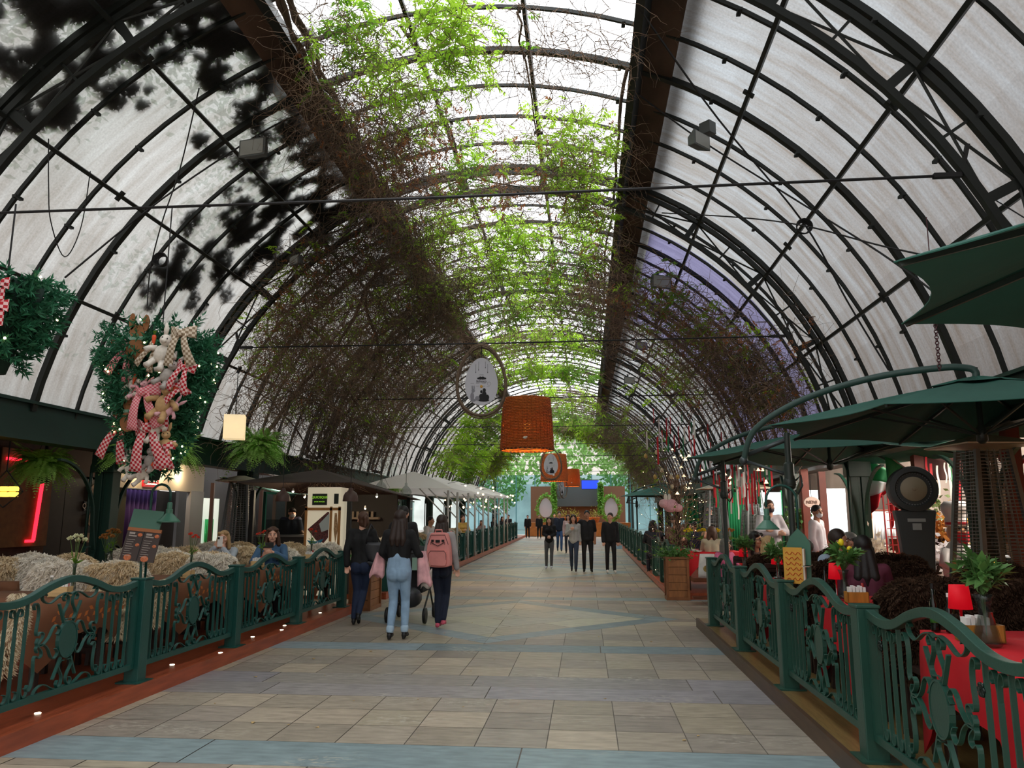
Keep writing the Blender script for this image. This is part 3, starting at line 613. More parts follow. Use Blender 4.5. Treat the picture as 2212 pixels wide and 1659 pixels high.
def rail_proto(mat, rosettes=False):
    root = thing('balustrade', '', 'railing', (0, 0, -50))
    for nm, rb in PIECES:
        g = MB()
        for pts, t, w in rb: g.ribbon(pts, t, w)
        g.build(nm, mat, root, bevel=.004 if nm in ('top_rail',) else 0)
    g = MB(); n = 24
    e = [(.1*math.cos(2*PI*i/n), .5+.125*math.sin(2*PI*i/n)) for i in range(n)]; g.slab(e, -.012, .012)
    g.ribbon([(.106*math.cos(2*PI*i/n), .5+.131*math.sin(2*PI*i/n)) for i in range(n+1)], .01, .03); g.build('medallion', mat, root)
    if rosettes:
        for u, z in ((-.73, .68), (.45, .68)):
            g = MB(); g.ell((0, 0, 0), (.028, .024, .024)); 
            for k in range(6): a = k*PI/3; g.ell((.02*math.cos(a), -.012, .02*math.sin(a)), (.014, .01, .014), 6, 5)
            o = g.build('rosette', M('dark bronze', '1c2622', .25, .5), root, smooth=True); o.location = (u, 0, z)
    return root
def rail_far(mat):
    root = thing('balustrade', '', 'railing', (0, 0, -50)); g = MB(); h = MB()
    for nm, rb in PIECES:
        for pts, t, w in rb: (g if nm in ('top_rail', 'bottom_rail', 'stile') else h).ribbon(pts if len(pts) < 9 else pts[::2]+[pts[-1]], t*1.15, w)
    e = [(.1*math.cos(PI*i/8), .5+.125*math.sin(PI*i/8)) for i in range(16)]; h.slab(e, -.012, .012)
    g.build('frame', mat, root); h.build('scrollwork', mat, root); return root
def post_proto(mat):
    root = thing('railing_post', '', 'post', (0, 0, -50)); g = MB(); g.box2((-.065, -.065, 0), (.065, .065, .865)); g.build('shaft', mat, root, bevel=.006)
    g = MB(); g.box2((-.072, -.072, .865), (.072, .072, .885)); g.build('cap', mat, root, bevel=.006); g = MB(); g.box2((-.11, -.11, 0), (.11, .11, .012)); g.build('foot_plate', mat, root); return root
ORD = ['first', 'second', 'third', 'fourth', 'fifth', 'sixth', 'seventh', 'eighth', 'ninth', 'tenth', 'eleventh', 'twelfth', 'thirteenth', 'fourteenth', 'fifteenth', 'sixteenth']
def rails(side, x, posts, mat, near, where, proto, far, post, reach):
    """posts along y at x; panels between neighbours"""
    for i, y in enumerate(posts):
        dup(post, f'green square railing post, {ORD[i]} from the front along {where}', (x, y, gz(y)+.121), 0, 'railing posts')
    for i, (a, b) in enumerate(zip(posts, posts[1:])):
        if b-a > 2.5: continue
        o = proto if i < near else far
        dup(o, f'green scrollwork railing, {ORD[i]} from the front along {where}', (x, (a+b)/2, gz(a)+.121), PI/2*reach, 'scrollwork railings', sc=((b-a-.14)/1.845, 1, 1))
PL, PRr, FL, FR, POL, POR = rail_proto(GREEN), rail_proto(GREENR, True), rail_far(GREEN), rail_far(GREENR), post_proto(GREEN), post_proto(GREENR)
rails('left', LX, [4.78, 6.71, 8.6, 10.52, 12.5], GREEN, 5, 'the sheepskin terrace', PL, FL, POL, 1)
rails('right', RX, [3.1, 5.04, 6.98, 8.9, 10.85], GREENR, 5, 'the red-cloth terrace', PRr, FR, POR, -1)
yl = [15.3+1.94*k for k in range(16)]
rails('left far', LX, yl, GREEN, 0, 'the row of white parasols', PL, FL, POL, 1)
yr = [16.0+1.94*k for k in range(15)]
rails('right far', RX+.02, yr, GREENR, 0, 'the terrace beyond the wooden planter', PRr, FR, POR, -1)
for o in (PL, PRr, FL, FR, POL, POR):
    for c in list(o.children): bpy.data.objects.remove(c)
    bpy.data.objects.remove(o)
# ================================================================ TERRACE FURNITURE
def fur_mesh(name, mat, c0, c1, w=.52, front=.32, back=.42, n=9000, ln=.042, wd=.0085, curlk=.6, hump=.0, seed=1, thick=.05):
    rg = np.random.default_rng(seed)
    def surf(u, v):                                  # u across, v along the drape (front hem -> top -> back hem); chair back at y=-.22
        L = front+.1+back; s = v*L; x = (u-.5)*w*(1-.12*np.cos(v*PI*2))*(1+.06*np.sin(v*9+u*3+seed))
        ed = np.abs(u-.5)*2; top = .865+thick+hump*(1-ed**2)-.09*ed**4+.012*np.sin(u*8+seed*2)
        a = np.clip((s-front)/.1, 0, 1)*PI
        y = np.where(s < front, -.17+.02*np.sin(u*7+v*9+seed), np.where(s > front+.1, -.29-.02*np.sin(u*6+seed), -.23+.06*np.cos(a)))
        z = np.where(s < front, top-(front-s), np.where(s > front+.1, top-(s-front-.1), top+.045*np.sin(a)))
        y = y+np.where(s > front+.1, -(.012+.06*(ed**2))*0, 0)+.03*(1-ed**4)*np.where(s < front, 1, -1)*.6
        return np.stack([x, y, z], -1)
    nu, nv = 14, 20; U, W = np.meshgrid(np.linspace(0, 1, nu), np.linspace(0, 1, nv), indexing='ij'); B = surf(U, W).reshape(-1, 3)
    i, j = np.meshgrid(np.arange(nu-1), np.arange(nv-1), indexing='ij'); k = (i*nv+j).ravel(); fb = np.stack([k, k+nv, k+nv+1, k+1], 1)
    u = rg.uniform(0, 1, n); v = rg.uniform(0, 1, n); e = .004
    P = surf(u, v); du = surf(u+e, v)-P; dv = surf(u, v+e)-P; N_ = np.cross(dv, du); N_ /= np.maximum(np.linalg.norm(N_, axis=1, keepdims=True), 1e-9)
    N_[(N_*(P-np.array([0, -.23, .7]))).sum(1) < 0] *= -1
    ed = (u-.5)*2
    wv = np.stack([np.sin(u*31+7*np.sin(v*17+seed)+seed), np.sin(v*27+5*np.sin(u*23)), np.sin(u*19+v*41+seed*3)], 1)
    D = N_*.9+rg.normal(size=(n, 3))*.25+wv*.5+np.array([0, 0, -.45]); D[:, 0] += ed*np.abs(ed)*.9
    D[:, 2] -= np.where((v < .08) | (v > .92), .8, 0)
    D /= np.linalg.norm(D, axis=1, keepdims=True); S_ = np.cross(D, rg.normal(size=(n, 3))); S_ /= np.linalg.norm(S_, axis=1, keepdims=True)
    l = (ln*rg.uniform(.6, 1.3, n))[:, None]; ww = (wd*rg.uniform(.6, 1.3, n))[:, None]; b2 = D+np.array([0, 0, -curlk])+rg.normal(size=(n, 3))*.3; b2 /= np.linalg.norm(b2, axis=1, keepdims=True)
    m_ = P+D*l*.55; t_ = m_+b2*l*.5; T2 = np.cross(D, S_)
    tv = np.stack([P-S_*ww*.5, P+S_*ww*.5, m_+S_*ww*.55+T2*ww*.25, m_-S_*ww*.55+T2*ww*.25, t_+S_*ww*.15, t_-S_*ww*.15], 1).reshape(-1, 3)
    b = np.arange(n)[:, None]*6+len(B); f = np.concatenate([b+np.array([[0, 1, 2, 3]]), b+np.array([[3, 2, 4, 5]])]).reshape(-1, 4)
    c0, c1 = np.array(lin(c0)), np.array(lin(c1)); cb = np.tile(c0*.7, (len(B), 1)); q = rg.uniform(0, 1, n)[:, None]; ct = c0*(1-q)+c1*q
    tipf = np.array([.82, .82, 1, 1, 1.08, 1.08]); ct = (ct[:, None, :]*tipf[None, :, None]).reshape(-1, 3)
    col = np.concatenate([np.concatenate([cb, ct]), np.ones((len(B)+n*6, 1))], 1)
    o = np_mesh(name, np.concatenate([B, tv]), np.concatenate([fb, f]), mat, colors=col); me = o.data; bpy.data.objects.remove(o); return me
WOOL = M('wool', rough=.9, attr='tint', transl=.35, spec=.1)
SKINS = [fur_mesh('sheepskin', WOOL, 'f2eadb', 'fffaf0', seed=s, w=.5+.03*s % .07) for s in (1, 2, 3)]+[fur_mesh('sheepskin', WOOL, 'e2caa2', 'f8e8ca', seed=s, curlk=.9, back=.36) for s in (4, 5)]
DFUR = [fur_mesh('fur_throw', WOOL, '38281e', '523e30', seed=s, w=.56+.02*s, front=.4, back=.5, n=11000, ln=.03, wd=.008, hump=.03, thick=.055) for s in (1, 2, 3)]
def chair_proto(mat):
    root = thing('dining_chair', '', 'chair', (0, 0, -50)); g = MB(); g.box2((-.22, -.2, .43), (.22, .23, .47)); g.build('seat', mat, root, bevel=.01)
    g = MB()
    for z in (.58, .7, .82): g.box2((-.2, -.225, z-.04), (.2, -.2, z+.02))
    g.box2((-.21, -.235, .82), (.21, -.19, .88)); g.build('backrest', mat, root, bevel=.006)
    for sx in (-1, 1):
        g = MB(); g.bar((sx*.2, .2, 0), (sx*.2, .2, .43), .04); g.build('leg', mat, root); g = MB(); g.bar((sx*.2, -.24, 0), (sx*.2, -.2, .45), .04); g.bar((sx*.2, -.2, .45), (sx*.2, -.215, .86), .04); g.build('leg', mat, root)
    g = MB(); g.box2((-.2, .18, .2), (.2, .2, .23)); g.build('stretcher', mat, root); g = MB(); g.box2((-.2, -.22, .2), (.2, -.2, .23)); g.build('stretcher', mat, root); return root
CH = chair_proto(DARKWOOD)
def place_chair(x, y, face, lab, skin=None, slab=None, sgrp='sheepskin throws', z=.121):
    rz = 0 if face > 0 else PI
    rz += random.uniform(-.08, .08)
    dup(CH, lab, (x, y, z), rz, 'terrace chairs')
    if skin:
        o = bpy.data.objects.new(skin.name.split('.')[0], skin); COL.objects.link(o); o.location = (x, y, z); o.rotation_euler = (0, 0, rz); tag(o, slab, 'throw', sgrp)
def table(x0, x1, y0, y1, lab, mat=DARKWOOD, top=.74):
    cx, cy = (x0+x1)/2, (y0+y1)/2; r = thing('dining_table', lab, 'table', (cx, cy, .121), 0, 'terrace tables'); hx, hy = (x1-x0)/2, (y1-y0)/2
    g = MB(); g.box2((-hx, -hy, top-.03), (hx, hy, top)); g.build('tabletop', mat, r)
    for a in (-1, 1):
        for b in (-1, 1): g = MB(); g.bar((a*(hx-.08), b*(hy-.08), 0), (a*(hx-.08), b*(hy-.08), top-.03), .05); g.build('leg', mat, r)
    return r
def cloth(x0, x1, y0, y1, mats, lab, name='tablecloth', drop=.26, cdrop=.26, top=.744, motif=False, seed=0):
    """square of cloth laid over a table: flat top, skirts with folds, long points at the corners"""
    rr = random.Random(seed); hx, hy = (x1-x0)/2, (y1-y0)/2; g = MB(); n = 14; per = []
    for k in range(4*n):
        e, t = divmod(k, n); t = t/n*2-1
        p = ((-hx+2*hx*(t+1)/2, -hy), (hx, -hy+2*hy*(t+1)/2), (hx-2*hx*(t+1)/2, hy), (-hx, hy-2*hy*(t+1)/2))[e]
        nn = ((0, -1), (1, 0), (0, 1), (-1, 0))[e]
        if abs(t) > .98: q = ((-1, -1), (1, -1), (1, 1), (-1, 1))[e]; nn = (q[0]*.7, q[1]*.7)
        d = drop+cdrop*max(0, (abs(t)-.45)/.55)**1.3+.015*math.sin(k*1.7+seed); per.append((p, nn, d, k))
    vs, fs = [(0, 0, top)], []
    rows = 5; K = len(per)
    for (p, nn, d, k) in per:
        vs.append((p[0], p[1], top))
        for r in range(1, rows+1):
            f = r/rows; o = .012+.03*f+.022*f*math.sin(k*1.25+seed); vs.append((p[0]+nn[0]*o, p[1]+nn[1]*o, top-.01-d*f))
    for k in range(K):
        a, b = 1+k*(rows+1), 1+((k+1) % K)*(rows+1); fs.append((0, a, b)); fs += [(a+r, a+r+1, b+r+1, b+r) for r in range(rows)]
    g.add(vs, fs)
    if motif:                                        # printed leaf sprigs on the skirts
        g.m = 1
        for s, hh in ((1, hy), (-1, hy)):
            for k in range(5):
                u = -hh+2*hh*(k+.5)/5
                for dz, du, a in ((.08, 0, .4), (.13, .05, -.6), (.17, -.03, .9), (.12, -.06, 2.4)):
                    c, sn = math.cos(a), math.sin(a); pts = [(-.035, 0), (0, .018), (.035, 0), (0, -.018)]
                    g.add([(s*(hx+.05+.02), u+du+px*c-py*sn, top-dz-(px*sn+py*c)) for px, py in pts], [(0, 1, 2, 3)])
    o = g.build(name, mats, None, smooth=True); o.location = ((x0+x1)/2, (y0+y1)/2, .121); return tag(o, lab, 'tablecloth', 'tablecloths')
BRC = M('brown tablecloth', '6b4228', .8, var=.1, vs=4, bump=.05, bs=200); ORL = M('orange leaf print', 'b5642c', .8); REDC = M('red tablecloth', 'c0121e', .75, var=.08, vs=3, bump=.05, bs=200)
LT = [(-5.35, -4.22, 5.85, 6.85), (-5.35, -4.22, 7.95, 8.95), (-5.35, -4.22, 9.95, 10.95), (-5.35, -4.22, 12.0, 12.9)]
for i, t in enumerate(LT):
    table(*t, f'wooden terrace table beside the left railing, {ORD[i]} from the front'); cloth(*t, [BRC, ORL], f'brown tablecloth printed with orange leaves on the {ORD[i]} table along the left railing', motif=True, seed=i)
sk = 0
for i, (x0, x1, y0, y1) in enumerate(LT):
    for xs, w in ((-4.62, 'beside the railing'), (-5.16, 'on the shop side')):
        for yy, f, e in ((y0-.32, 1, 'near'), (y1+.34, -1, 'far')):
            if i == 0 and f > 0: continue
            sk += 1; c = ('creamy white', 'grey cream', 'pale ivory', 'honey tan', 'curly tan')[sk % 5]
            place_chair(xs+random.uniform(-.04, .04), yy, f, f'dark chair, {e} end {w}, {ORD[i]} table along the left railing', SKINS[sk % 5], f'{c} sheepskin on the chair, {e} end {w}, {ORD[i]} left table')
LT2 = [(-6.95, -6.0, 7.0, 7.9), (-6.95, -6.0, 9.6, 10.5), (-6.95, -6.0, 12.2, 13.1)]
for i, t in enumerate(LT2):
    table(*t, f'wooden table in the inner left row near the shops, {ORD[i]} from the front'); cloth(*t, [BRC, ORL], f'brown tablecloth on the {ORD[i]} table of the inner left row', seed=7+i)
    for xs, w in ((-6.2, 'aisle side'), (-6.72, 'shop side')):
        for yy, f, e in ((t[2]-.32, 1, 'near'), (t[3]+.34, -1, 'far')):
            sk += 1; place_chair(xs, yy, f, f'dark chair, {e} end, {w}, {ORD[i]} inner left table', SKINS[sk % 5], f'sheepskin on the chair, {e} end, {w}, {ORD[i]} inner left table')
# long fleece tails that hang down behind the left railing
for (x, y, z, ln, lab) in [(-4.18, 5.5, .86, .55, 'long cream fleece tail hanging behind the first left railing panel'), (-4.14, 7.35, .8, .4, 'cream fleece tail hanging behind the second left railing panel beside the post'), (-4.2, 6.95, .6, .25, 'short grey fleece corner hanging low behind the first left railing panel')]:
    n = 2600; rg = np.random.default_rng(int(y*10)); t = rg.uniform(0, 1, n); a = rg.uniform(0, 2*PI, n); w = .03+.05*t
    P = np.stack([np.cos(a)*w, np.sin(a)*w*1.2+.06*np.sin(t*5)-.06*t, -t*ln], 1); D = np.stack([np.cos(a), np.sin(a), -1.+0*a], 1)+rg.normal(size=(n, 3))*.3
    v, f = leaflets(P, D, unit(n), rg.uniform(.04, .06, n), rg.uniform(.007, .012, n)); q = rg.uniform(0, 1, len(v))[:, None]
    col = np.concatenate([np.array(lin('cdbb98'))*(1-q)+np.array(lin('efe4cc'))*q, np.ones((len(v), 1))], 1)
    g = np_mesh('fleece_tail', v, f, WOOL, colors=col); g.location = (x, y, z+.12); tag(g, lab, 'throw', 'sheepskin throws')
# right terrace: red cloths, dark furs
RT_ = [(1.98, 3.1, 3.9, 5.0), (1.98, 3.1, 6.1, 7.1), (1.98, 3.1, 8.2, 9.15), (1.98, 3.1, 10.1, 10.85)]
for i, t in enumerate(RT_):
    table(*t, f'wooden terrace table beside the right railing, {ORD[i]} from the front'); cloth(*t, [REDC], f'plain red tablecloth on the {ORD[i]} table along the right railing', drop=.34, cdrop=.36, seed=20+i)
dk = 0
for i, (x0, x1, y0, y1) in enumerate(RT_):
    for xs, w in ((2.28, 'beside the railing'), (2.86, 'on the inner side')):
        for yy, f, e in ((y0-.34, 1, 'near'), (y1+.36, -1, 'far')):
            if i == 0 and f > 0: continue
            dk += 1
            place_chair(xs, yy, f, f'wooden chair, {e} end {w}, {ORD[i]} right table', DFUR[dk % 3] if i < 3 else None, f'dark brown fur on the chair, {e} end {w}, {ORD[i]} right table', 'dark fur throws')
RT2 = [(3.45, 4.25, 3.6, 4.5), (3.45, 4.25, 5.9, 6.8), (3.45, 4.25, 10.2, 10.9), (3.45, 4.25, 12.3, 13.0)]
for i, t in enumerate(RT2):
    table(*t, f'table in the inner right row, {ORD[i]} from the front'); cloth(*t, [REDC], f'red tablecloth on the {ORD[i]} table of the inner right row', seed=30+i)
    for xs, w in ((3.6, 'aisle side'), (4.1, 'shop side')):
        for yy, f, e in ((t[2]-.34, 1, 'near'), (t[3]+.36, -1, 'far')):
            dk += 1
            if i > 1 and w == 'shop side': continue
            place_chair(xs, yy, f, f'wooden chair, {e} end, {w}, {ORD[i]} inner right table', DFUR[dk % 3] if i < 3 else None, f'dark brown fur on the chair, {e} end, {w}, {ORD[i]} inner right table', 'dark fur throws')
# fur-covered seat cushions close to the front railing
for x, y, z, s, lab in [(2.45, 3.2, .62, 1.0, 'dark brown fur cushion slumped on the chair at the front edge of the right terrace'), (2.6, 5.25, .45, .75, 'dark brown fur bunched on the seat behind the leafy bouquet')]:
    n = 9000; D = unit(n); P = D*np.array([.27, .25, .22])*s; q = np.random.default_rng(3).uniform(0, 1, n*4)[:, None]
    v, f = leaflets(P, D+unit(n)*.4-np.array([0, 0, .4]), unit(n), .038, .009); col = np.concatenate([np.array(lin('2b1c14'))*(1-q)+np.array(lin('4a3426'))*q, np.ones((len(v), 1))], 1)
    e = MB().ell((0, 0, 0), (.265*s, .245*s, .215*s), 16, 10); nb = len(e.v); fb = np.array([f_ if len(f_) == 4 else (*f_, f_[2]) for f_ in e.f if len(f_) == 4]); cb = np.tile([*np.array(lin('20140e')), 1], (nb, 1))
    g = np_mesh('fur_throw', np.concatenate([np.array(e.v), v]), np.concatenate([fb, f+nb]), WOOL, colors=np.concatenate([cb, col])); g.location = (x, y, z+.121); tag(g, lab, 'throw', 'dark fur throws')
for c in list(CH.children): bpy.data.objects.remove(c)
bpy.data.objects.remove(CH)
# ---------------------------------------------------------------- things on the tables
TZ = .121+.75
CLEAR = glass('clear glass', 'f2f6f4', .22)
def vase(x, y, lab, kind, z=TZ, h=.22, r=.05, grp='flower vases'):
    root = thing('flower_vase', lab, 'vase', (x, y, z), random.uniform(0, 6), grp); rg = np.random.default_rng(int(abs(x*100)+y*10))
    g = MB(); g.lathe([(r*.9, 0), (r, .01), (r*.8, h*.3), (r*.42, h*.62), (r*.5, h*.85), (r*.75, h)], 20); g.lathe([(r*.7, h), (r*.45, h*.85), (r*.36, h*.62), (r*.72, h*.3), (r*.85, .015), (0, .014)], 20); g.build('vessel', CLEAR, root, smooth=True)
    st = MB(); fl = MB(); lf = Bag(); hy = h
    if kind == 'leafy':
        n = 26
        for k in range(n):
            a = rg.uniform(0, 2*PI); q = rg.uniform(.2, 1); top = V((math.cos(a)*.13*q, math.sin(a)*.13*q, h+.05+.2*(1-q*.6)*rg.uniform(.6, 1))); st.tube([(0, 0, .05), (top.x*.1, top.y*.1, h), top], .0025, 5)
            m = 7; P = np.array([0, 0, h])+(np.array(top)-np.array([0, 0, h]))*rg.uniform(.35, 1, m)[:, None]; D = unit(m)*.7+np.array([math.cos(a)*q, math.sin(a)*q, .3]); Nn = np.tile([0, 0, 1.], (m, 1))+unit(m)*.5
            W_ = rg.uniform(.7, 1.2, m); v, f = leaflets(P, D, Nn, .085*W_, .042*W_); lf.add(v, f)
        o = lf.out('leaves', leaf_mat('bouquet leaf', '5e8a4a', .25, .3, 9), root)
        if kind == 'leafy' and x > 0 and 6 < y < 7:
            for k in range(3): fl.ell((.05*math.cos(k*2), .05*math.sin(k*2)-.03, h+.16+.03*k), (.022, .022, .03))
            fl.build('yellow_flower', M('yellow petals', 'e8d020', .5), root, smooth=True)
    else:
        c, nn, rr, sp = {'carnation': ('e9ecc8', 5, .026, .09), 'red': ('e0523e', 5, .02, .08), 'dried': ('b07a40', 7, .03, .1), 'yellow': ('d8c640', 9, .025, .1)}[kind]
        for k in range(nn):
            a = k*2.4; q = .35+.65*((k*37) % 10)/10; t = V((math.cos(a)*sp*q, math.sin(a)*sp*q, h+.1+.16*(1-q*.5))); st.tube([(0, 0, .03), (t.x*.15, t.y*.15, h), t], .003, 5)
            m = 26; D = unit(m); D[:, 2] = np.abs(D[:, 2])*.8+.1; v, f = leaflets(np.tile(t, (m, 1)), D, unit(m), rr*1.3, rr*1.1); lf.add(v, f)
        lf.out('blooms', leaf_mat(kind+' petals', c, .3, .15, 9), root)
        l2 = Bag(); m = 14; P = np.array([[0, 0, h]])+unit(m)*.03+np.array([0, 0, .03]); v, f = leaflets(P, unit(m)+np.array([0, 0, .6]), unit(m), .07, .018); l2.add(v, f); l2.out('leaves', LG2, root)
    st.build('stems', M('stem green', '48622e', .6), root); return root
def caddy(x, y, lab, mat, z=TZ, w=.16, d=.1, h=.085):
    r = thing('condiment_box', lab, 'box', (x, y, z), random.uniform(-.2, .2), 'condiment boxes'); g = MB(); t = .008
    for a, b in (((-w/2, -d/2, 0), (w/2, -d/2+t, h)), ((-w/2, d/2-t, 0), (w/2, d/2, h)), ((-w/2, -d/2, 0), (-w/2+t, d/2, h)), ((w/2-t, -d/2, 0), (w/2, d/2, h)), ((-w/2, -d/2, 0), (w/2, d/2, t))): g.box2(a, b)
    g.build('tray', mat, r); g = MB()
    for k in range(5): g.box2((-w/2+.02+k*.026, -.03, .01), (-w/2+.04+k*.026, .03, h+.035+.01*(k % 2)))
    g.build('sachets', M('white sachet', 'e6e4e0', .6), r); g = MB(); g.lathe([(.016, 0), (.018, .02), (.018, .1), (.01, .12), (.01, .14), (0, .14)], 10, (w/2-.03, 0, .01)); g.build('sauce_bottle', M('red sauce', '9c1c14', .3), r, smooth=True); return r
def bottle(x, y, lab, h, r, body, cap, label, z=TZ, name='oil_bottle'):
    o = thing(name, lab, 'bottle', (x, y, z), 0, 'table bottles'); g = MB(); g.lathe([(r*.95, 0), (r, .01), (r, h*.58), (r*.4, h*.74), (r*.36, h*.93), (0, h*.93)], 14); g.build('body', body, o, smooth=True)
    g = MB(); g.lathe([(r*.42, h*.9), (r*.42, h), (0, h)], 12); g.build('cap', cap, o); g = MB(); g.lathe([(r*1.02, h*.18), (r*1.02, h*.48)], 14); g.build('label', label, o, smooth=True); return o
def tlamp(x, y, lab, z=TZ):
    o = thing('table_lamp', lab, 'lamp', (x, y, z), 0, 'red table lamps'); g = MB(); g.lathe([(.045, 0), (.045, .012), (.008, .02), (.008, .17), (0, .17)], 14); g.build('base', CHROME, o, smooth=True)
    g = MB(); g.lathe([(.062, .15), (.05, .28)], 20); g.build('lamp_shade', M('red shade', 'd01024', .6, emit=.35, transl=.3), o, smooth=True); return o
LW = M('light wood', 'c9a874', .5, var=.2, vs=6, stretch=(1, 1, 8)); OW = M('golden wood', 'a8722c', .45, var=.2, vs=6, stretch=(8, 1, 1)); DKG = M('dark bottle glass', '0c120c', .08)
vase(-4.47, 6.55, 'slim vase of white-green carnations on the first left table', 'carnation', h=.26, r=.03); caddy(-4.42, 6.32, 'pale wooden box of sachets and sauce on the first left table', LW)
bottle(-4.55, 6.38, 'clear plastic water bottle on the first left table', .17, .03, glass('pet plastic', 'eef4f2', .3), WHITE, M('green label', '8fbf6a', .5), name='water_bottle')
vase(-4.5, 8.65, 'slim vase of red carnations on the second left table', 'red', h=.24, r=.028); caddy(-4.42, 8.4, 'pale wooden box of napkins on the second left table', LW)
vase(-4.5, 10.6, 'slim vase with one red bloom in front of the woman in denim', 'red', h=.24, r=.028); caddy(-4.42, 10.3, 'pale wooden box of sachets on the third left table', LW)
vase(-4.5, 12.6, 'slim vase of red carnations on the fourth left table', 'red', h=.24, r=.028); caddy(-4.42, 12.3, 'pale wooden box on the fourth left table', LW)
vase(-6.45, 10.2, 'vase of dried brown flowers on the inner left table by the column', 'dried', h=.26, r=.04); vase(-6.3, 9.85, 'vase of drooping dried blooms on the inner left table', 'dried', h=.2, r=.04)
vase(2.06, 4.37, 'glass vase with a large bouquet of glossy green leaves on the first right table', 'leafy', h=.26, r=.07); tlamp(2.09, 4.7, 'small red-shaded lamp behind the large leafy bouquet')
bottle(2.03, 4.9, 'tall dark oil bottle on the first right table', .27, .026, DKG, BLACK, M('green label2', '3f8a3a', .5)); bottle(2.1, 4.86, 'shorter dark vinegar bottle beside the tall oil bottle', .22, .03, DKG, WHITE, M('black label', '202020', .5)); caddy(2.1, 4.53, 'golden wooden box on the first right table', OW, w=.2, d=.13, h=.09)
vase(2.07, 6.63, 'glass vase of green leaves and yellow blooms on the second right table', 'leafy', h=.24, r=.06); tlamp(2.08, 6.86, 'small red-shaded lamp on the second right table'); bottle(2.03, 7.0, 'dark oil bottle on the second right table', .24, .026, DKG, BLACK, M('black label', '202020', .5)); caddy(2.1, 6.45, 'golden wooden box on the second right table', OW)
vase(2.06, 8.75, 'vase of dark leaves on the third right table behind the menu', 'leafy', h=.18, r=.045); tlamp(2.1, 8.98, 'small red-shaded lamp on the third right table')
vase(2.06, 10.5, 'vase of dark green leaves on the fourth right table', 'leafy', h=.22, r=.055); tlamp(2.08, 10.72, 'small red-shaded lamp on the fourth right table')
# ================================================================ HANGING THINGS
D_ = .121
def scr(px, py, y): return aty(px, py, y)
# ---- wicker lamps on the tie rods
WICK = M('wicker', 'b0642e', .7, var=.35, vs=30, bump=.1, bs=80); WICK2 = M('wicker stake', '8a4c22', .7)
def wicker(lab, x, y, ztop, h, rt, rb):
    root = thing('wicker_lamp', lab, 'lamp', (x, y, ztop), 0, 'wicker lamps'); g = MB(); rows = 34; n = 72
    for i in range(rows):
        t = i/(rows-1); r = rt+(rb-rt)*t**.8; z = -h*t
        g.tube([((r+.008*math.cos(PI*j+PI*i))*math.cos(2*PI*j/n), (r+.008*math.cos(PI*j+PI*i))*math.sin(2*PI*j/n), z) for j in range(n)], h/rows*.52, 4, closed=True)
    sh = g.build('lamp_shade', WICK, root); g = MB()
    for j in range(36):
        a = 2*PI*(j+.5)/36; g.tube([(rt*math.cos(a), rt*math.sin(a), 0), (((rt+rb)/2+.02)*math.cos(a), ((rt+rb)/2+.02)*math.sin(a), -h*.5), (rb*math.cos(a), rb*math.sin(a), -h)], .008, 4)
    g.lathe([(rt*.98, -.01), (.03, .0), (.0, .0)], 30); g.build('stakes', WICK2, root)
    g = MB(); g.tube([(rb*math.cos(2*PI*j/40), rb*math.sin(2*PI*j/40), -h) for j in range(40)], .018, 6, closed=True)
    for k in range(3): a = k*PI/3+.3; g.tube([(rb*math.cos(a), rb*math.sin(a), -h+.02), (-rb*math.cos(a), -rb*math.sin(a), -h+.02)], .007, 5)
    g.build('rim', M('dark rim', '3a2010', .6), root); g = MB(); g.ell((0, 0, -h*.55), (.09, .09, .11)); g.build('bulb', M('warm bulb', 'ffb040', emit=14), root, smooth=True)
    g = MB(); g.tube([(0, 0, 0), (0, 0, .06)], .012, 6); g.build('hook', WIRE, root)
    l = bpy.data.lights.new('lamp_glow', 'POINT'); l.energy = 260; l.color = (1, .55, .15); l.shadow_soft_size = .1; lo = bpy.data.objects.new('lamp_glow', l); COL.objects.link(lo); lo.parent = root; lo.location = (0, 0, -h*.6); return root
w1 = wicker('large wicker drum lamp hanging nearest, beside the big egg-shaped sign', px_x(1139, 18.6), 18.6, 4.39, 1.24, .56, .64)
g = MB(); g.ell((0, -.645, -1.0), (.05, .02, .03)); g.ell((.03, -.65, -.985), (.03, .02, .02)); g.build('white_tag', WHITE, w1, smooth=True)
dup(w1, 'wicker drum lamp in the middle distance behind the second egg-shaped sign', (px_x(1198, 36.6), 36.6, 4.5, ))
dup(w1, 'farthest wicker drum lamp near the stage', (px_x(1236, 48.6), 48.6, 4.55), sc=.85)
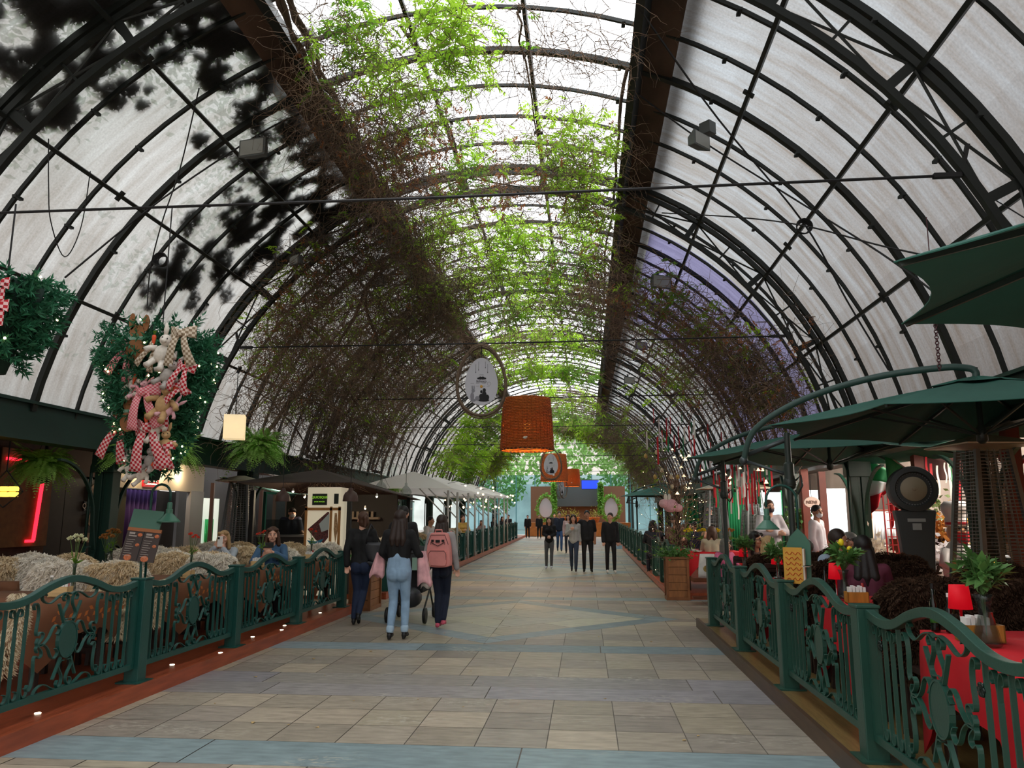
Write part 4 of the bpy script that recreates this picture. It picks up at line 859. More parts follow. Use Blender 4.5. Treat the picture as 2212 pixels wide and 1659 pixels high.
# ---- egg-shaped hanging signs
def egg(s, n=40): return [(s*.5*math.sin(2*PI*i/n)*(1-.16*math.cos(2*PI*i/n)), s*.74*-math.cos(2*PI*i/n)*-1) for i in range(n)]
BOARD = M('white board', 'c9c9d4', .6); INK = M('ink', '1a1a20', .7); GREYI = M('grey ink', '8a8a94', .7); RAT = M('grey rattan', '6e5c4c', .75, var=.3, vs=20)
def eggsign(lab, x, y, zc, s, full, rz=0):
    root = thing('egg_sign', lab, 'sign', (x, y, zc), rz, 'egg-shaped hanging signs'); g = MB(); g.slab(egg(s*.68), -.012, .012); g.build('board', [BOARD], root)
    g = MB()
    for k, (dy, sc, dz) in enumerate(((-.13, 1, 0), (-.1, 1.03, .01), (.1, .98, .03), (.13, 1.02, .0))): g.tube([(p[0]*s*sc, dy+.02*math.sin(3*i), p[1]*s*sc+dz) for i, p in enumerate(egg(1.))], .014*s+.004, 6, closed=True)
    for i in range(0, 40, 4): p = egg(1.)[i]; g.tube([(p[0]*s, -.13, p[1]*s), (p[0]*s, .13, p[1]*s)], .008, 4)
    g.build('hoop_frame', RAT, root, smooth=True); g = MB(); g.tube([(0, 0, .73*s), (0, 0, zt-zc if (zt := 4.45) else 0)], .01, 5); g.tube([(0, 0, .5*s), (0, 0, .74*s)], .006, 5); g.build('hanger', WIRE, root)
    k = s; f = -.016
    g = MB()
    for dx, z0, z1 in ((-.12, .36, .19), (-.06, .42, .24), (.08, .42, .29), (.13, .37, .19)): g.box2((dx*k-.002, f, z0*k), (dx*k+.002, f+.003, z1*k)); g.at(); g.ell((dx*k, f, z1*k), (.006, .003, .012), 6, 5)
    for dx, w, h in ((-.06, .05, .03), (-.02, .06, .05), (.03, .06, .05), (.07, .05, .03)): g.ell((dx*k, f, .05*k+h*.3), (w*k*.6, .003, h*k*.7), 8, 5)
    for dx, z, w, h in ((-.0, -.33, .05, .07), (.06, -.30, .05, .1), (.12, -.34, .045, .06), (.05, -.4, .12, .03), (.06, -.19, .035, .045), (0, -.22, .025, .035)): g.ell((dx*k, f, z*k), (w*k, .003, h*k), 10, 6)
    g.build('silhouette_print', INK, root)
    g = MB()
    for dx in (-.19, -.08, .05): g.box2((dx*k-.03, f, -.048*k), (dx*k+.03, f+.003, -.042*k)); g.box2((dx*k-.025, f, -.105*k), (dx*k+.025, f+.003, -.1*k))
    g.tube([(.16*k+.03*math.cos(a*PI/8), f, -.05*k+.03*math.sin(a*PI/8)) for a in range(16)], .002, 4, closed=True); g.box2((.11*k, f, -.11*k), (.17*k, f+.003, -.105*k))
    for dx, z, w, h, sx in ((-.19, -.32, .04, .09, 0), (-.17, -.2, .035, .04, 0), (-.19, -.14, .012, .05, 0), (-.15, -.14, .012, .05, 0), (-.08, -.36, .05, .05, 0), (-.17, -.4, .06, .03, 0)): g.ell((dx*k, f, z*k), (w*k, .003, h*k), 10, 6)
    g.build('grey_print', GREYI, root)
    if full:
        g = MB(); g.ell((0, f, -.11*k), (.03*k, .004, .03*k), 14, 6); g.build('gold_seal', M('gold', 'c8922e', .5), root)
        text('ãchoco', .075*k, INK, root, (0, f, .0), (PI/2, 0, 0)); text('realização', .018, GREYI, root, (0, f, .14*k), (PI/2, 0, 0))
    return root
p = scr(1040, 824, 12.6); eggsign('large egg-shaped white sign in rattan hoops hanging nearest', p.x, 12.6, p.z, .8, True, .12)
p = scr(1190, 1003, 30.6); eggsign('second egg-shaped sign hanging in front of a wicker lamp', p.x, 30.6, p.z, .82, False, -.1)
p = scr(1213, 1052, 42.6); eggsign('farthest egg-shaped sign hanging before the stage', p.x, 42.6, p.z, .82, False, 1.1)
# ---- hanging ferns
FERN = leaf_mat('fern frond', 'a8d870', .4, .3, 3)
def fern(lab, px, py, y, r, n=70, seed=1):
    p = scr(px, py, y); rg = np.random.default_rng(seed); root = thing('hanging_fern', lab, 'plant', tuple(p), 0, 'hanging ferns'); B = Bag()
    for k in range(n):
        a = rg.uniform(0, 2*PI); up = rg.uniform(.1, 1.); L = r*rg.uniform(.75, 1.15); t = np.linspace(.12, 1, 20)
        hor = L*t*(1-.25*up*t); ver = L*(1.25*up*t-1.1*t*t*(.3+.7*rg.uniform(.2, 1)))
        P = np.stack([np.cos(a)*hor, np.sin(a)*hor, ver+.05], 1); T_ = np.gradient(P, axis=0); S_ = np.stack([-np.sin(a)+0*t, np.cos(a)+0*t, 0*t], 1); w = r*.17*np.sin(np.clip(t*1.05, 0, 1)*PI)**.6+.01
        T_ /= np.linalg.norm(T_, axis=1, keepdims=True)
        for s in (-1, 1): v, f = leaflets(P, S_*s+T_*.35+np.array([0, 0, -.2]), np.cross(T_, S_)+unit(20)*.2, w, r*.045); B.add(v, f)
    B.out('fronds', FERN, root); g = MB(); g.lathe([(.0, -.2), (.1, -.18), (.15, -.02), (.16, .02), (.13, .03), (0, .02)], 14); g.build('pot', M('fern basket', '2e241c', .8), root, smooth=True)
    g = MB()
    for k in range(3): g.tube([(.15*math.cos(k*2.1), .15*math.sin(k*2.1), 0), (0, 0, .5), (0, 0, .75)], .006, 4)
    g.build('chains', WIRE, root); return root
fern('hanging fern left of the nearest green column', 92, 1015, 10.4, .52, 150, 1); fern('hanging fern right of the plush-toy ornament', 375, 985, 12.0, .5, 150, 2)
fern('hanging fern behind the plush-toy ornament', 275, 990, 11.2, .5, 130, 3); fern('wide hanging fern beside the white box lamp', 556, 978, 14.6, .7, 190, 4)
fern('small hanging fern by the far kiosk awning', 845, 1060, 24, .5, 40, 5)
# ---- white box lamp
p = scr(507, 923, 10.6); root = thing('box_lamp', 'lit white fabric box lamp hanging beside the wide fern', 'lamp', tuple(p), .35); g = MB()
for a, b in (((-.14, -.14, -.17), (-.135, .14, .17)), ((.135, -.14, -.17), (.14, .14, .17)), ((-.14, -.14, -.17), (.14, -.135, .17)), ((-.14, .135, -.17), (.14, .14, .17)), ((-.14, -.14, -.172), (.14, .14, -.168))): g.box2(a, b)
g.build('lamp_shade', M('lamp fabric', 'e9d9bd', .8, emit=.45, transl=.3), root); g = MB(); g.tube([(0, 0, .17), (.0, 0, .9)], .006, 5); [g.tube([(x, y, .17), (0, 0, .4)], .004, 4) for x in (-.13, .13) for y in (-.13, .13)]; g.build('hanger', WIRE, root)
g = MB(); g.ell((0, 0, .02), .04); g.build('bulb', M('bulb white', 'ffe0b0', emit=8), root)
# ---- floodlights and boxes fixed under the roof
FL_ = M('grey lamp housing', '5c605f', .6); FG = M('lamp glass', '9a9a94', .25)
def flood(lab, px, py, R, s, yaw, up=.0):
    ph, y = roof_hit(px, py, R); p = arch(ph, y, R); root = thing('floodlight', lab, 'light', tuple(p), yaw, 'roof floodlights'); g = MB()
    g.add([(-s, -s*.3, -s*.62), (s, -s*.3, -s*.62), (s, -s*.3, s*.62), (-s, -s*.3, s*.62), (-s*.6, s*.6, -s*.35), (s*.6, s*.6, -s*.35), (s*.6, s*.6, s*.35), (-s*.6, s*.6, s*.35)], [(3, 2, 1, 0), (4, 5, 6, 7), (0, 1, 5, 4), (1, 2, 6, 5), (2, 3, 7, 6), (3, 0, 4, 7)]); g.build('housing', FL_, root, bevel=.01)
    g = MB(); g.box2((-s*.85, -s*.33, -s*.5), (s*.85, -s*.3, s*.5)); g.build('lens', FG, root); g = MB(); g.bar((0, s*.3, s*.4), (0, s*.3, s*1.1), .04); g.build('bracket', STEEL, root)
    return root
flood('wide grey floodlight on the left roof near the street front', 550, 322, 5.35, .2, -.2); o = flood('angular grey floodlight under the right roof sheets', 1510, 305, 5.35, .17, .8)
g = MB(); g.box2((.1, -.1, .14), (.24, .06, .3)); g.build('control_box', FL_, o)
flood('pale floodlight box at the left truss among dry twigs', 640, 563, 5.2, .14, -.6); flood('dark floodlight hidden in the vine tangle', 820, 610, 5.1, .16, -.5); flood('grey floodlight in the vine over the lavender panels', 1425, 610, 5.2, .22, .5)
flood('small grey floodlight on the lavender panels', 1384, 748, 5.2, .18, .4); flood('far grey floodlight on the right roof slope', 1358, 822, 5.2, .2, .4)
# ---- loose cables and coils under the roof
def cable(lab, pts, r=.006, coil=None):
    root = thing('hanging_cable', lab, 'cable', (0, 0, 0)); g = MB(); P = []
    for px, py, R in pts: ph, y = roof_hit(px, py, R); P.append(arch(ph, y, R))
    g.tube(smooth_path(P, 6), r, 5); g.build('wire', WIRE, root)
    if coil:
        ph, y = roof_hit(coil[0], coil[1], coil[2]); c = arch(ph, y, coil[2]); g = MB()
        for k in range(5): rr = coil[3]*(1-.06*k); g.tube([(c.x+rr*math.cos(a*PI/10), c.y+.02*k, c.z+rr*math.sin(a*PI/10)) for a in range(20)], .008, 5, closed=True)
        g.build('coil', WIRE, root)
cable('thin cable looping down from the left purlin', [(105, 300, 5.6), (105, 400, 5.2), (110, 480, 5.0), (140, 555, 5.0), (175, 490, 5.2), (195, 370, 5.6)]); cable('long cable down to the hanging plush-toy ornament', [(430, 190, 5.6), (390, 360, 5.3), (350, 480, 5.0), (325, 580, 4.9), (318, 660, 4.7)], .008, (345, 560, 4.95, .09))
cable('straight bracing cable on the right roof', [(1375, 10, 5.5), (1550, 255, 5.5), (1735, 480, 5.5), (1830, 650, 5.5), (1920, 800, 5.5)], .012, (1738, 488, 5.4, .1)); cable('thin bracing cable across the right roof sheets', [(1430, 460, 5.3), (1600, 470, 5.3), (1738, 488, 5.3), (1900, 530, 5.3), (2040, 560, 5.3)], .01)
cable('coiled cable by the ridge above the tie rod', [(750, 460, 5.2), (850, 440, 5.2), (943, 430, 5.2)], .008, (943, 430, 5.2, .11)); cable('pair of power cables along the right ribs', [(1360, 190, 5.7), (1510, 300, 5.65), (1700, 420, 5.65), (1900, 545, 5.6), (2030, 640, 5.6)], .012)
cable('power cable along the left ribs', [(140, 600, 5.6), (350, 430, 5.6), (560, 290, 5.6), (650, 245, 5.6)], .012); cable('thin diagonal wire on the right sheets', [(1920, 230, 5.6), (2060, 370, 5.6), (2212, 470, 5.6)], .006)
# ---- plush-toy ornaments (inverted cones of fir garland)
FIR = M('fir garland', '286848', .7, var=.35, vs=12, transl=.15); GIR = gingham('red gingham', 'b01c2a', 'dcb8b8'); GIP = gingham('pink gingham', 'd05a68', 'e4b0b4', 70); GIB = gingham('beige gingham', '8a765e', 'cfc2ae')
PLUSH = {k: M(k+' plush', c, .95, var=.12, vs=40) for k, c in dict(white='d6cfc4', grey='a8a29c', tan='b8966a', brown='8a6040', pink='d8a8b0').items()}; CARR = M('carrot orange', 'd4502a', .6)
def firbody(lab, x, y, zt, zb, r, n, lights, seed):
    root = thing('fir_ornament', lab, 'ornament', (x, y, zb), 0, 'hanging fir ornaments'); rg = np.random.default_rng(seed); h = zt-zb; B = Bag(); tips = []
    for k in range(n):
        t = rg.beta(2, 1.4); a = rg.uniform(0, 2*PI); rr = r*(.25+.75*min(1, t*1.25)**.8)*(1 if t < .95 else .9); P0 = np.array([math.cos(a)*rr*.55, math.sin(a)*rr*.55, t*h]); d = np.array([math.cos(a), math.sin(a), rg.uniform(-.5, .5)])+rg.normal(size=3)*.3; d /= np.linalg.norm(d); L = rr*.5+.05
        m = 34; s = rg.uniform(0, 1, m); P = P0+d*(L*s)[:, None]; D = unit(m)*1.0+d*.9; v, f = leaflets(P, D, unit(m), .06, .015); B.add(v, f)
        if rg.random() < .35: tips.append(P0+d*L*1.0)
    o = B.out('fir_foliage', FIR, root); o['kind'] = 'stuff'; g = MB(); g.lathe([(r*.16, 0), (r*.3, h*.25), (r*.6, h*.65), (r*.66, h*.9), (0, h*.97)], 14); g.build('core', M('fir core', '0f2a20', .9), root, smooth=True)
    g = MB()
    for p in tips[:lights]: g.ell(p, .009, 6, 4)
    o = g.build('fairy_lights', M('fairy light', 'ffe2a8', emit=9), root); g = MB(); g.tube([(0, 0, h), (0, 0, 4.45-zb if y > 6 else h+.5)], .006, 5); g.build('hanger', WIRE, root); return root
OX, OY, OZB, OZT, OR = px_x(318, 6.6), 6.6, 1.86, 3.22, .47
firbody('large inverted fir cone hung with plush toys and gingham bows above the terrace', OX, OY, OZT, OZB, OR, 800, 60, 5)
firbody('fir ornament cut off by the left edge of the photo', px_x(-45, 4.6), 4.6, 3.12, 2.45, .34, 260, 20, 6)
def front(px, py, extra=.02):
    """point on the camera side of the big cone"""
    p = scr(px, py, OY); t = max(0, min(1, (p.z-OZB)/(OZT-OZB))); rr = OR*(.25+.75*min(1, t*1.25)**.8)*1.02+extra+.05; dx = max(-rr*.97, min(rr*.97, p.x-OX)); q = V((OX+dx, OY-math.sqrt(rr*rr-dx*dx)*.92, p.z)); k = q.y/OY
    return V((px_x(px, q.y) if abs(px_x(px, q.y)-OX) < rr else q.x, q.y, CZ+(p.z-CZ)*k))
def bunny(lab, px, py, s, c, rz=0, tilt=0., round_ears=False, name='plush_rabbit'):
    p = front(px, py, .05); root = thing(name, lab, 'soft toy', tuple(p), rz, 'plush toys on the fir cone'); root.rotation_euler = (0, tilt, rz); m = PLUSH[c]; g = MB()
    g.ell((0, 0, -.05*s), (.05*s, .042*s, .065*s)); g.ell((0, -.012*s, .045*s), (.043*s, .04*s, .04*s)); g.ell((0, -.05*s, .035*s), (.02*s, .016*s, .016*s))
    for q in (-1, 1): g.tube([(q*.04*s, 0, -.02*s), (q*.085*s, -.02*s, -.04*s), (q*.1*s, -.03*s, -.06*s)], [.02*s, .018*s, .02*s], 7); g.tube([(q*.025*s, 0, -.1*s), (q*.04*s, -.03*s, -.14*s), (q*.045*s, -.05*s, -.16*s)], [.024*s, .02*s, .024*s], 7)
    g.build('body', m, root, smooth=True)
    for q in (-1, 1):
        g = MB()
        if round_ears: g.ell((q*.035*s, 0, .08*s), (.018*s, .01*s, .018*s))
        else: g.tube([(q*.018*s, 0, .075*s), (q*.028*s, 0, .12*s), (q*.04*s, -.01*s, .165*s)], [.012*s, .018*s, .006*s], 7)
        g.build('ear', m, root, smooth=True); g = MB(); g.ell((q*.017*s, -.048*s, .055*s), .005*s, 6, 5); g.build('eye', BLACK, root)
    return root
for a in [('white plush rabbit at the top of the fir cone below the beige bow', 325, 750, 1.25, 'white', .2, .3), ('white plush rabbit with carrot in the middle of the fir cone', 262, 822, 1., 'white', -.3, -.3), ('grey plush rabbit in a checked dress on the fir cone', 342, 800, 1., 'grey', .3, .5), ('pink striped plush rabbit near the cone middle', 284, 838, .8, 'pink', 0, .6), ('slim standing grey plush rabbit low on the fir cone', 319, 915, 1.0, 'white', .1, 0), ('tan plush rabbit at the lower right edge of the fir cone', 345, 950, .9, 'tan', .4, 0), ('grey plush rabbit with floppy ears near the cone bottom', 314, 985, .85, 'grey', .1, .2), ('white plush rabbit at the bottom left of the cone', 270, 1000, .95, 'white', -.2, -.2), ('white plush rabbit at the bottom tip of the cone', 308, 1018, .9, 'white', 0, .9), ('brown plush rabbit on the left flank of the cone', 238, 905, .9, 'brown', -.5, 0), ('pink plush rabbit on the right flank of the cone', 352, 882, .8, 'pink', .5, .8)]: bunny(*a)
bunny('tan plush teddy bear with ruffled collar on the cone', 338, 858, 1.3, 'tan', .2, .3, True, 'teddy_bear'); bunny('olive brown plush bear at the upper left of the cone', 228, 765, .9, 'brown', -.5, 0, True, 'teddy_bear')
def bow(lab, px, py, s, m, roll=0.):
    p = front(px, py, .08); root = thing('gingham_bow', lab, 'bow', tuple(p), 0, 'gingham bows on the fir cone'); root.rotation_euler = (0, roll, 0)
    for q in (-1, 1):
        g = MB(); g.grid(lambda u, v, q=q: (q*s*.11*math.sin(u*PI)**.6*(.15+.85*u if u < .5 else .15+.85*(1-u)+.0)*1.6, -.03*s*math.cos(u*2*PI), (v-.5)*s*.075*(.4+.9*math.sin(u*PI))+.02*s*math.sin(u*PI)), 12, 4, .004); g.build('loop', m, root, smooth=True)
        g = MB(); g.grid(lambda u, v, q=q: (q*s*(.02+.07*u)+(v-.5)*s*.06*(.6+.6*u), -.015-.02*s*math.sin(u*4), -s*.24*u+q*(v-.5)*.02*s), 8, 3, .004); g.build('tail', m, root, smooth=True)
    g = MB(); g.ell((0, -.025*s, 0), (.025*s, .022*s, .03*s)); g.build('knot', m, root, smooth=True); return root
for a in [('beige gingham bow at the top of the fir cone', 362, 722, 1.15, GIB, 0), ('pink gingham bow at the upper left of the cone', 248, 758, 1.1, GIP, .4), ('pink gingham bow with a long tail on the cone middle', 288, 848, 1.3, GIP, -.1), ('red gingham bow at the lower left of the cone', 246, 925, 1.25, GIR, .3), ('largest red gingham bow low in front of the cone', 306, 925, 1.5, GIR, -.1), ('red gingham bow on the upper right flank of the cone', 374, 795, .9, GIR, .3), ('small red gingham bow at the right middle of the cone', 372, 835, .8, GIR, 1.2), ('pale gingham bow beside fairy lights at the upper right', 402, 752, .8, GIB, .5), ('red gingham bow low on the right of the cone', 345, 965, .8, GIR, 0)]: bow(*a)
p = scr(6, 610, 4.35)
for i, (px, py) in enumerate(((6, 612), (4, 660))):
    p = scr(px, py, 4.3); root = thing('gingham_bow', ('upper', 'lower')[i]+' red gingham bow on the ornament cut by the left edge', 'bow', tuple(p), 0); g = MB(); g.grid(lambda u, v: ((u-.5)*.09, -.02*math.sin(u*PI), (v-.5)*.08*(.5+abs(u-.5))), 8, 3, .006); g.build('loop', GIR, root); g = MB(); g.grid(lambda u, v: ((v-.5)*.05, -.01, -.03-.1*u), 4, 2, .006); g.build('tail', GIR, root)
def carrot(i, px, py, roll):
    p = front(px, py, .07); root = thing('felt_carrot', '', 'decoration', tuple(p), 0, 'felt carrots on the fir cone'); root.rotation_euler = (0, roll, 0); g = MB(); g.lathe([(0, -.09), (.01, -.05), (.018, .0), (.015, .02), (0, .025)], 9); g.build('root', CARR, root, smooth=True); g = MB(); [g.bar((0, 0, .02), (.012*k, 0, .06), .006) for k in (-1, 0, 1)]; g.build('tops', LG2, root); root['label'] = i
for a in [('orange felt carrot at the far upper left of the cone', 215, 733, .8), ('orange felt carrot upright beside the white rabbit at the top', 301, 730, .05), ('orange felt carrot at the left edge of the cone', 219, 797, -.8), ('orange felt carrot in the arms of the middle rabbit', 266, 812, .2), ('orange felt carrot at the upper right of the cone', 378, 780, .1), ('orange felt carrot on the left middle of the cone', 243, 826, .2), ('orange felt carrot at the right middle of the cone', 357, 838, .1), ('orange felt carrot low on the cone above the big red bow', 298, 905, -.2), ('orange felt carrot at the lower left between two bows', 262, 912, .9), ('orange felt carrot at the cone tip', 320, 1003, .8)]: carrot(*a)
def cookie(lab, px, py, s):
    p = front(px, py, .09); root = thing('rabbit_cutout', lab, 'decoration', tuple(p), 0, 'brown card rabbits on the fir cone'); g = MB()
    for c, r in (((0, -.08), (.06, .07)), ((0, .03), (.045, .04)), ((-.035, .09), (.018, .05)), ((.05, .08), (.018, .05))): g.slab([(c[0]*s+r[0]*s*math.cos(a*PI/8), c[1]*s+r[1]*s*math.sin(a*PI/8)) for a in range(16)], -.006, .006)
    g.build('card', M('brown card', '8a5c38', .8), root); g = MB(); g.box2((-.04*s, -.01, -.02*s), (.04*s, -.006, .0)); g.build('ribbon', M('sage ribbon', '7aa08c', .7), root)
cookie('brown card rabbit at the top left of the cone', 262, 728, 1.5); cookie('brown card rabbit at the middle left of the cone', 260, 885, 1.3)
# ================================================================ GREEN CANTILEVER PARASOLS, HEATERS, COOLER
CANV = M('green canvas', '285c50', .75, var=.06, vs=4, transl=.03); POLEM = M('parasol pole', '28332f', .4)
def canopy(R, h, scal=.1, n=8, seg=8, rows=6):
    """eight panels between ribs; edges sag in between the rib tips"""
    vs, fs = [], []
    for k in range(n):
        for i in range(seg):
            u = i/seg; a0, a1 = 2*PI*k/n, 2*PI*(k+1)/n
            for r in range(rows+1):
                f = r/rows; x = R*f*((1-u)*math.cos(a0)+u*math.cos(a1)); y = R*f*((1-u)*math.sin(a0)+u*math.sin(a1)); s = 4*u*(1-u); q = 1-scal*s*f
                vs.append((x*q, y*q, h*(1-f)+.05*h*math.sin(f*PI)-.06*s*f*(1-f)*2))
    K = n*seg
    for k in range(K): fs += [(k*(rows+1)+r, k*(rows+1)+r+1, ((k+1) % K)*(rows+1)+r+1, ((k+1) % K)*(rows+1)+r) for r in range(rows)]
    return vs, fs
def parasol(lab, x, y, hub=(1.42, -.9), R=1.98, ze=2.3, h=.42, z=None, rot=0., mir=1):
    """x,y: mast foot; hub: offset of the canopy centre"""
    root = thing('parasol', lab, 'parasol', (x, y, (gz(y)+D_) if z is None else z), 0, 'green cantilever parasols'); hx, hy = hub[0]*mir, hub[1]
    g = MB(); g.at((hx, hy, ze), rz=rot); vs, fs = canopy(R, h); g.add(vs, fs); c = g.build('canopy', CANV, root, smooth=False); sm = c.modifiers.new('s', 'SOLIDIFY'); sm.thickness = .006
    g = MB(); g.at((hx, hy, ze+h*.86), rz=rot); vs, fs = canopy(R*.22, .1); g.add(vs, fs); g.build('vent', CANV, root)
    for k in range(8):
        a = 2*PI*k/8+rot; g = MB(); g.bar((hx, hy, ze+h-.03), (hx+R*.985*math.cos(a), hy+R*.985*math.sin(a), ze-.01), .02, .03); o = g.build('rib', POLEM, root)
        g = MB(); g.bar((hx, hy, ze-.12), (hx+R*.55*math.cos(a), hy+R*.55*math.sin(a), ze+h*.42), .014, .02); g.build('strut', POLEM, o)
    g = MB(); g.lathe([(.02, ze-.2), (.05, ze-.17), (.05, ze-.06), (.025, ze-.02), (.025, ze+h+.12)], 12, (hx, hy, 0)); g.build('hub', POLEM, root, smooth=True)
    g = MB(); g.lathe([(.035, 0), (.035, 1.72), (.055, 1.74), (.055, 1.98), (.035, 2.0), (.032, ze+.02), (0, ze+.02)], 14); g.lathe([(.3, 0), (.3, .03), (.05, .05)], 20); g.build('mast', POLEM, root, smooth=True, auto=40)
    e = V((-.42*mir, .26, ze-.26)); arm = smooth_path([tuple(e), (-.3*mir, .12, ze+.08), (.15*mir, -.15, ze+.36), (.75*mir, -.52, ze+.52), (1.3*mir if abs(hx) < 2 else hx*.8, hy*.9, ze+.56), (hx-.06*mir, hy+.02, ze+.54), (hx, hy, ze+.5), (hx, hy, ze+h+.02)], 7)
    g = MB(); g.tube(arm, .034, 10); g.build('arm', M('parasol arm', '37504b', .45), root, smooth=True)
    g = MB(); g.tube([tuple(e), (0, .0, 1.86)], .018, 8); g.tube([(e.x+.03, e.y, e.z+.06), (.0, .0, ze-.05)], .026, 8); g.ell(e, .05); g.build('lever', M('lever grey', '4c5456', .35, .5), root, smooth=True)
    g = MB(); g.tube([(.06, 0, 1.8), (.12, 0, 1.86), (.13, 0, 1.75), (.08, 0, 1.66), (.05, 0, 1.7)], .012, 6); g.ell((.0, 0, 1.78), (.07, .06, .09)); g.build('crank', POLEM, root, smooth=True)
    return root
parasol('large dark green parasol over the middle of the red-cloth terrace', 2.2, 8.62, hub=(1.58, -.9)); parasol('second green parasol, just behind the large one', 2.22, 12.75, hub=(1.4, -.9), R=2.1)
parasol('dark green parasol overhead at the right edge, seen from below', 5.3, 3.0, hub=(2.35, .35), R=1.6, ze=2.5, h=.4, mir=-1)
parasol('far pale green parasol beside the tree of hanging eggs', 2.35, 36.2, hub=(1.2, -.5), R=1.95, ze=2.2, h=.5)
GAL = M('galvanised steel', '6e7274', .35, .7, var=.1); CAPM = M('heater cap', 'd2c6ae', .45, .2)
def heater(lab, x, y, s=1., lit=True):
    z = gz(y)+D_; root = thing('patio_heater', lab, 'heater', (x, y, z), .12, 'pyramid patio heaters'); H = 2.1; b, t, zb = .3, .17, .55
    g = MB(); g.box2((-.29, -.29, 0), (.29, .29, zb)); g.build('base', M('heater base', '3c3a38', .5, .3), root, bevel=.01)
    g = MB()
    for i in (-1, 1):
        for j in (-1, 1): g.bar((i*b, j*b, zb), (i*t, j*t, H), .045, .045)
    g.build('frame', GAL, root); 
    for a in range(4):
        g = MB(); g.at(rz=a*PI/2)
        for k in range(44):
            f = (k+.5)/44; w = b+(t-b)*f; g.bar((-w, -w-.01, zb+(H-zb)*f), (w, -w-.01, zb+(H-zb)*f), .007)
        for q in (-.4, 0, .4): g.bar((q*b, -b-.01, zb), (q*t, -t-.01, H), .007)
        g.build('grille', GAL, root)
    g = MB(); g.lathe([(.06, zb), (.06, H)], 14); g.build('glass_tube', glass('heater glass', 'e8e0d8', .2), root, smooth=True)
    g = MB(); g.at(rz=PI/4); 
    r = .56; g.lathe([(r, H+.04), (r, H+.055), (.1, H+.16), (0, H+.16)], 4); g.lathe([(r*.99, H+.035), (.05, H+.08)], 4); g.build('cap', CAPM, root)
    if lit:
        g = MB(); g.lathe([(.0, zb), (.045, zb+.06), (.03, zb+.18), (.036, zb+.26), (.01, zb+.36), (0, zb+.42)], 10); g.ell((.02, .01, zb+.22), (.02, .02, .08)); g.build('flame', M('flame', 'ffb347', emit=7), root, smooth=True)
    return root
heater('pyramid patio heater with a burning flame at the right edge', 4.15, 8.5); heater('pyramid patio heater behind the waiter with crossed arms', 4.25, 20.3); heater('pyramid patio heater behind the parasol mast', 3.35, 20.6, lit=False); heater('tall pyramid patio heater on the left, under the wide fern', -7.0, 15.3, lit=False)
# misting fan
root = thing('misting_fan', 'grey standing misting fan with a round head behind the dark furs', 'fan', (4.09, 10.2, D_), -.22); CG = M('cooler grey', '3e4142', .45)
g = MB(); g.slab(smooth_path([(-.2, 0), (-.17, .25), (-.165, .7), (-.2, 1.25), (-.235, 1.5)], 4)+smooth_path([(.235, 1.5), (.2, 1.25), (.165, .7), (.17, .25), (.2, 0)], 4), -.13, .13); g.build('body', CG, root, bevel=.02)
g = MB(); g.box2((-.1, -.14, 1.36), (.1, -.13, 1.4)); g.box2((-.05, -.145, 1.26), (.05, -.13, 1.34)); g.build('label_plate', M('plate grey', 'a8aaa8', .5), root)
def disc(prof, nm, m, n=32): g = MB(); g.T = MX.Translation((0, 0, 1.76)) @ MX.Rotation(PI/2, 4, 'X'); g.lathe(prof, n); return g.build(nm, m, root, smooth=True, auto=40)
disc([(.2, .12), (.215, .16), (.275, .15), (.285, .1), (.285, -.12), (.26, -.15), (0, -.15)], 'ring', CG); disc([(.205, .11), (.15, .02), (0, .02)], 'grille', BLACK); disc([(0, .2), (.02, .195), (.025, .175), (.1, .165), (.15, .14), (.155, .1), (0, .1)], 'front_disc', M('taupe disc', 'a3967f', .5))
g = MB()
for k in range(40):
    a = 2*PI*k/40; g.bar((.165*math.cos(a), -.1, 1.76+.165*math.sin(a)), (.2*math.cos(a), -.12, 1.76+.2*math.sin(a)), .012)
g.build('vanes', M('pale vanes', '8a8c90', .4), root)
# ================================================================ POLE LAMPS WITH MENUS
BELL = M('green enamel', '3d6a58', .35); MEN = M('menu brown', '33241e', .5); PAP = M('menu print', 'd8ccb8', .6); FOOD = M('food print', 'b4623a', .6, var=.5, vs=90); BRNZ = M('menu top brown', '9a5c30', .5)
def pole_lamp(lab, x, y, dirx, h, reach):
    root = thing('pole_lamp', lab, 'lamp', (x, y, D_+.885), 0, 'lamps over the menus'); P = [(0, 0, 0), (0, 0, h-reach/2)]+[(dirx*(reach/2-reach/2*math.cos(a*PI/10)), 0, h-reach/2+reach/2*math.sin(a*PI/10)) for a in range(1, 11)]+[(dirx*reach, 0, h-reach/2-.06)]
    g = MB(); g.tube(P, .011, 8); g.build('pole', GREEN, root, smooth=True); g = MB(); zz = h-reach/2-.07
    g.lathe([(.016, .0), (.022, -.01), (.022, -.06), (.03, -.065), (.03, -.1), (.1, -.17), (.1, -.18), (.028, -.11), (0, -.1)], 20, (dirx*reach, 0, zz)); g.build('bell_shade', BELL, root, smooth=True, auto=35); return root
pole_lamp('arched green lamp with a bell shade on the left railing post', LX+.0, 6.75, 1, .82, .18); pole_lamp('arched green lamp with a bell shade on the right railing', 1.83, 6.98, -1, .8, .26)
root = thing('menu_stand', 'brown menu board with two printed pages on the left railing', 'menu', (-3.93, 6.66, D_+.885), .12); g = MB(); g.tube([(0, .02, 0), (0, .0, .2)], .012, 8); g.build('stem', GREEN, root)
def tilt(o): o.rotation_euler = (-.25, .1, 0); o.location = (0, -.02, .3); return o
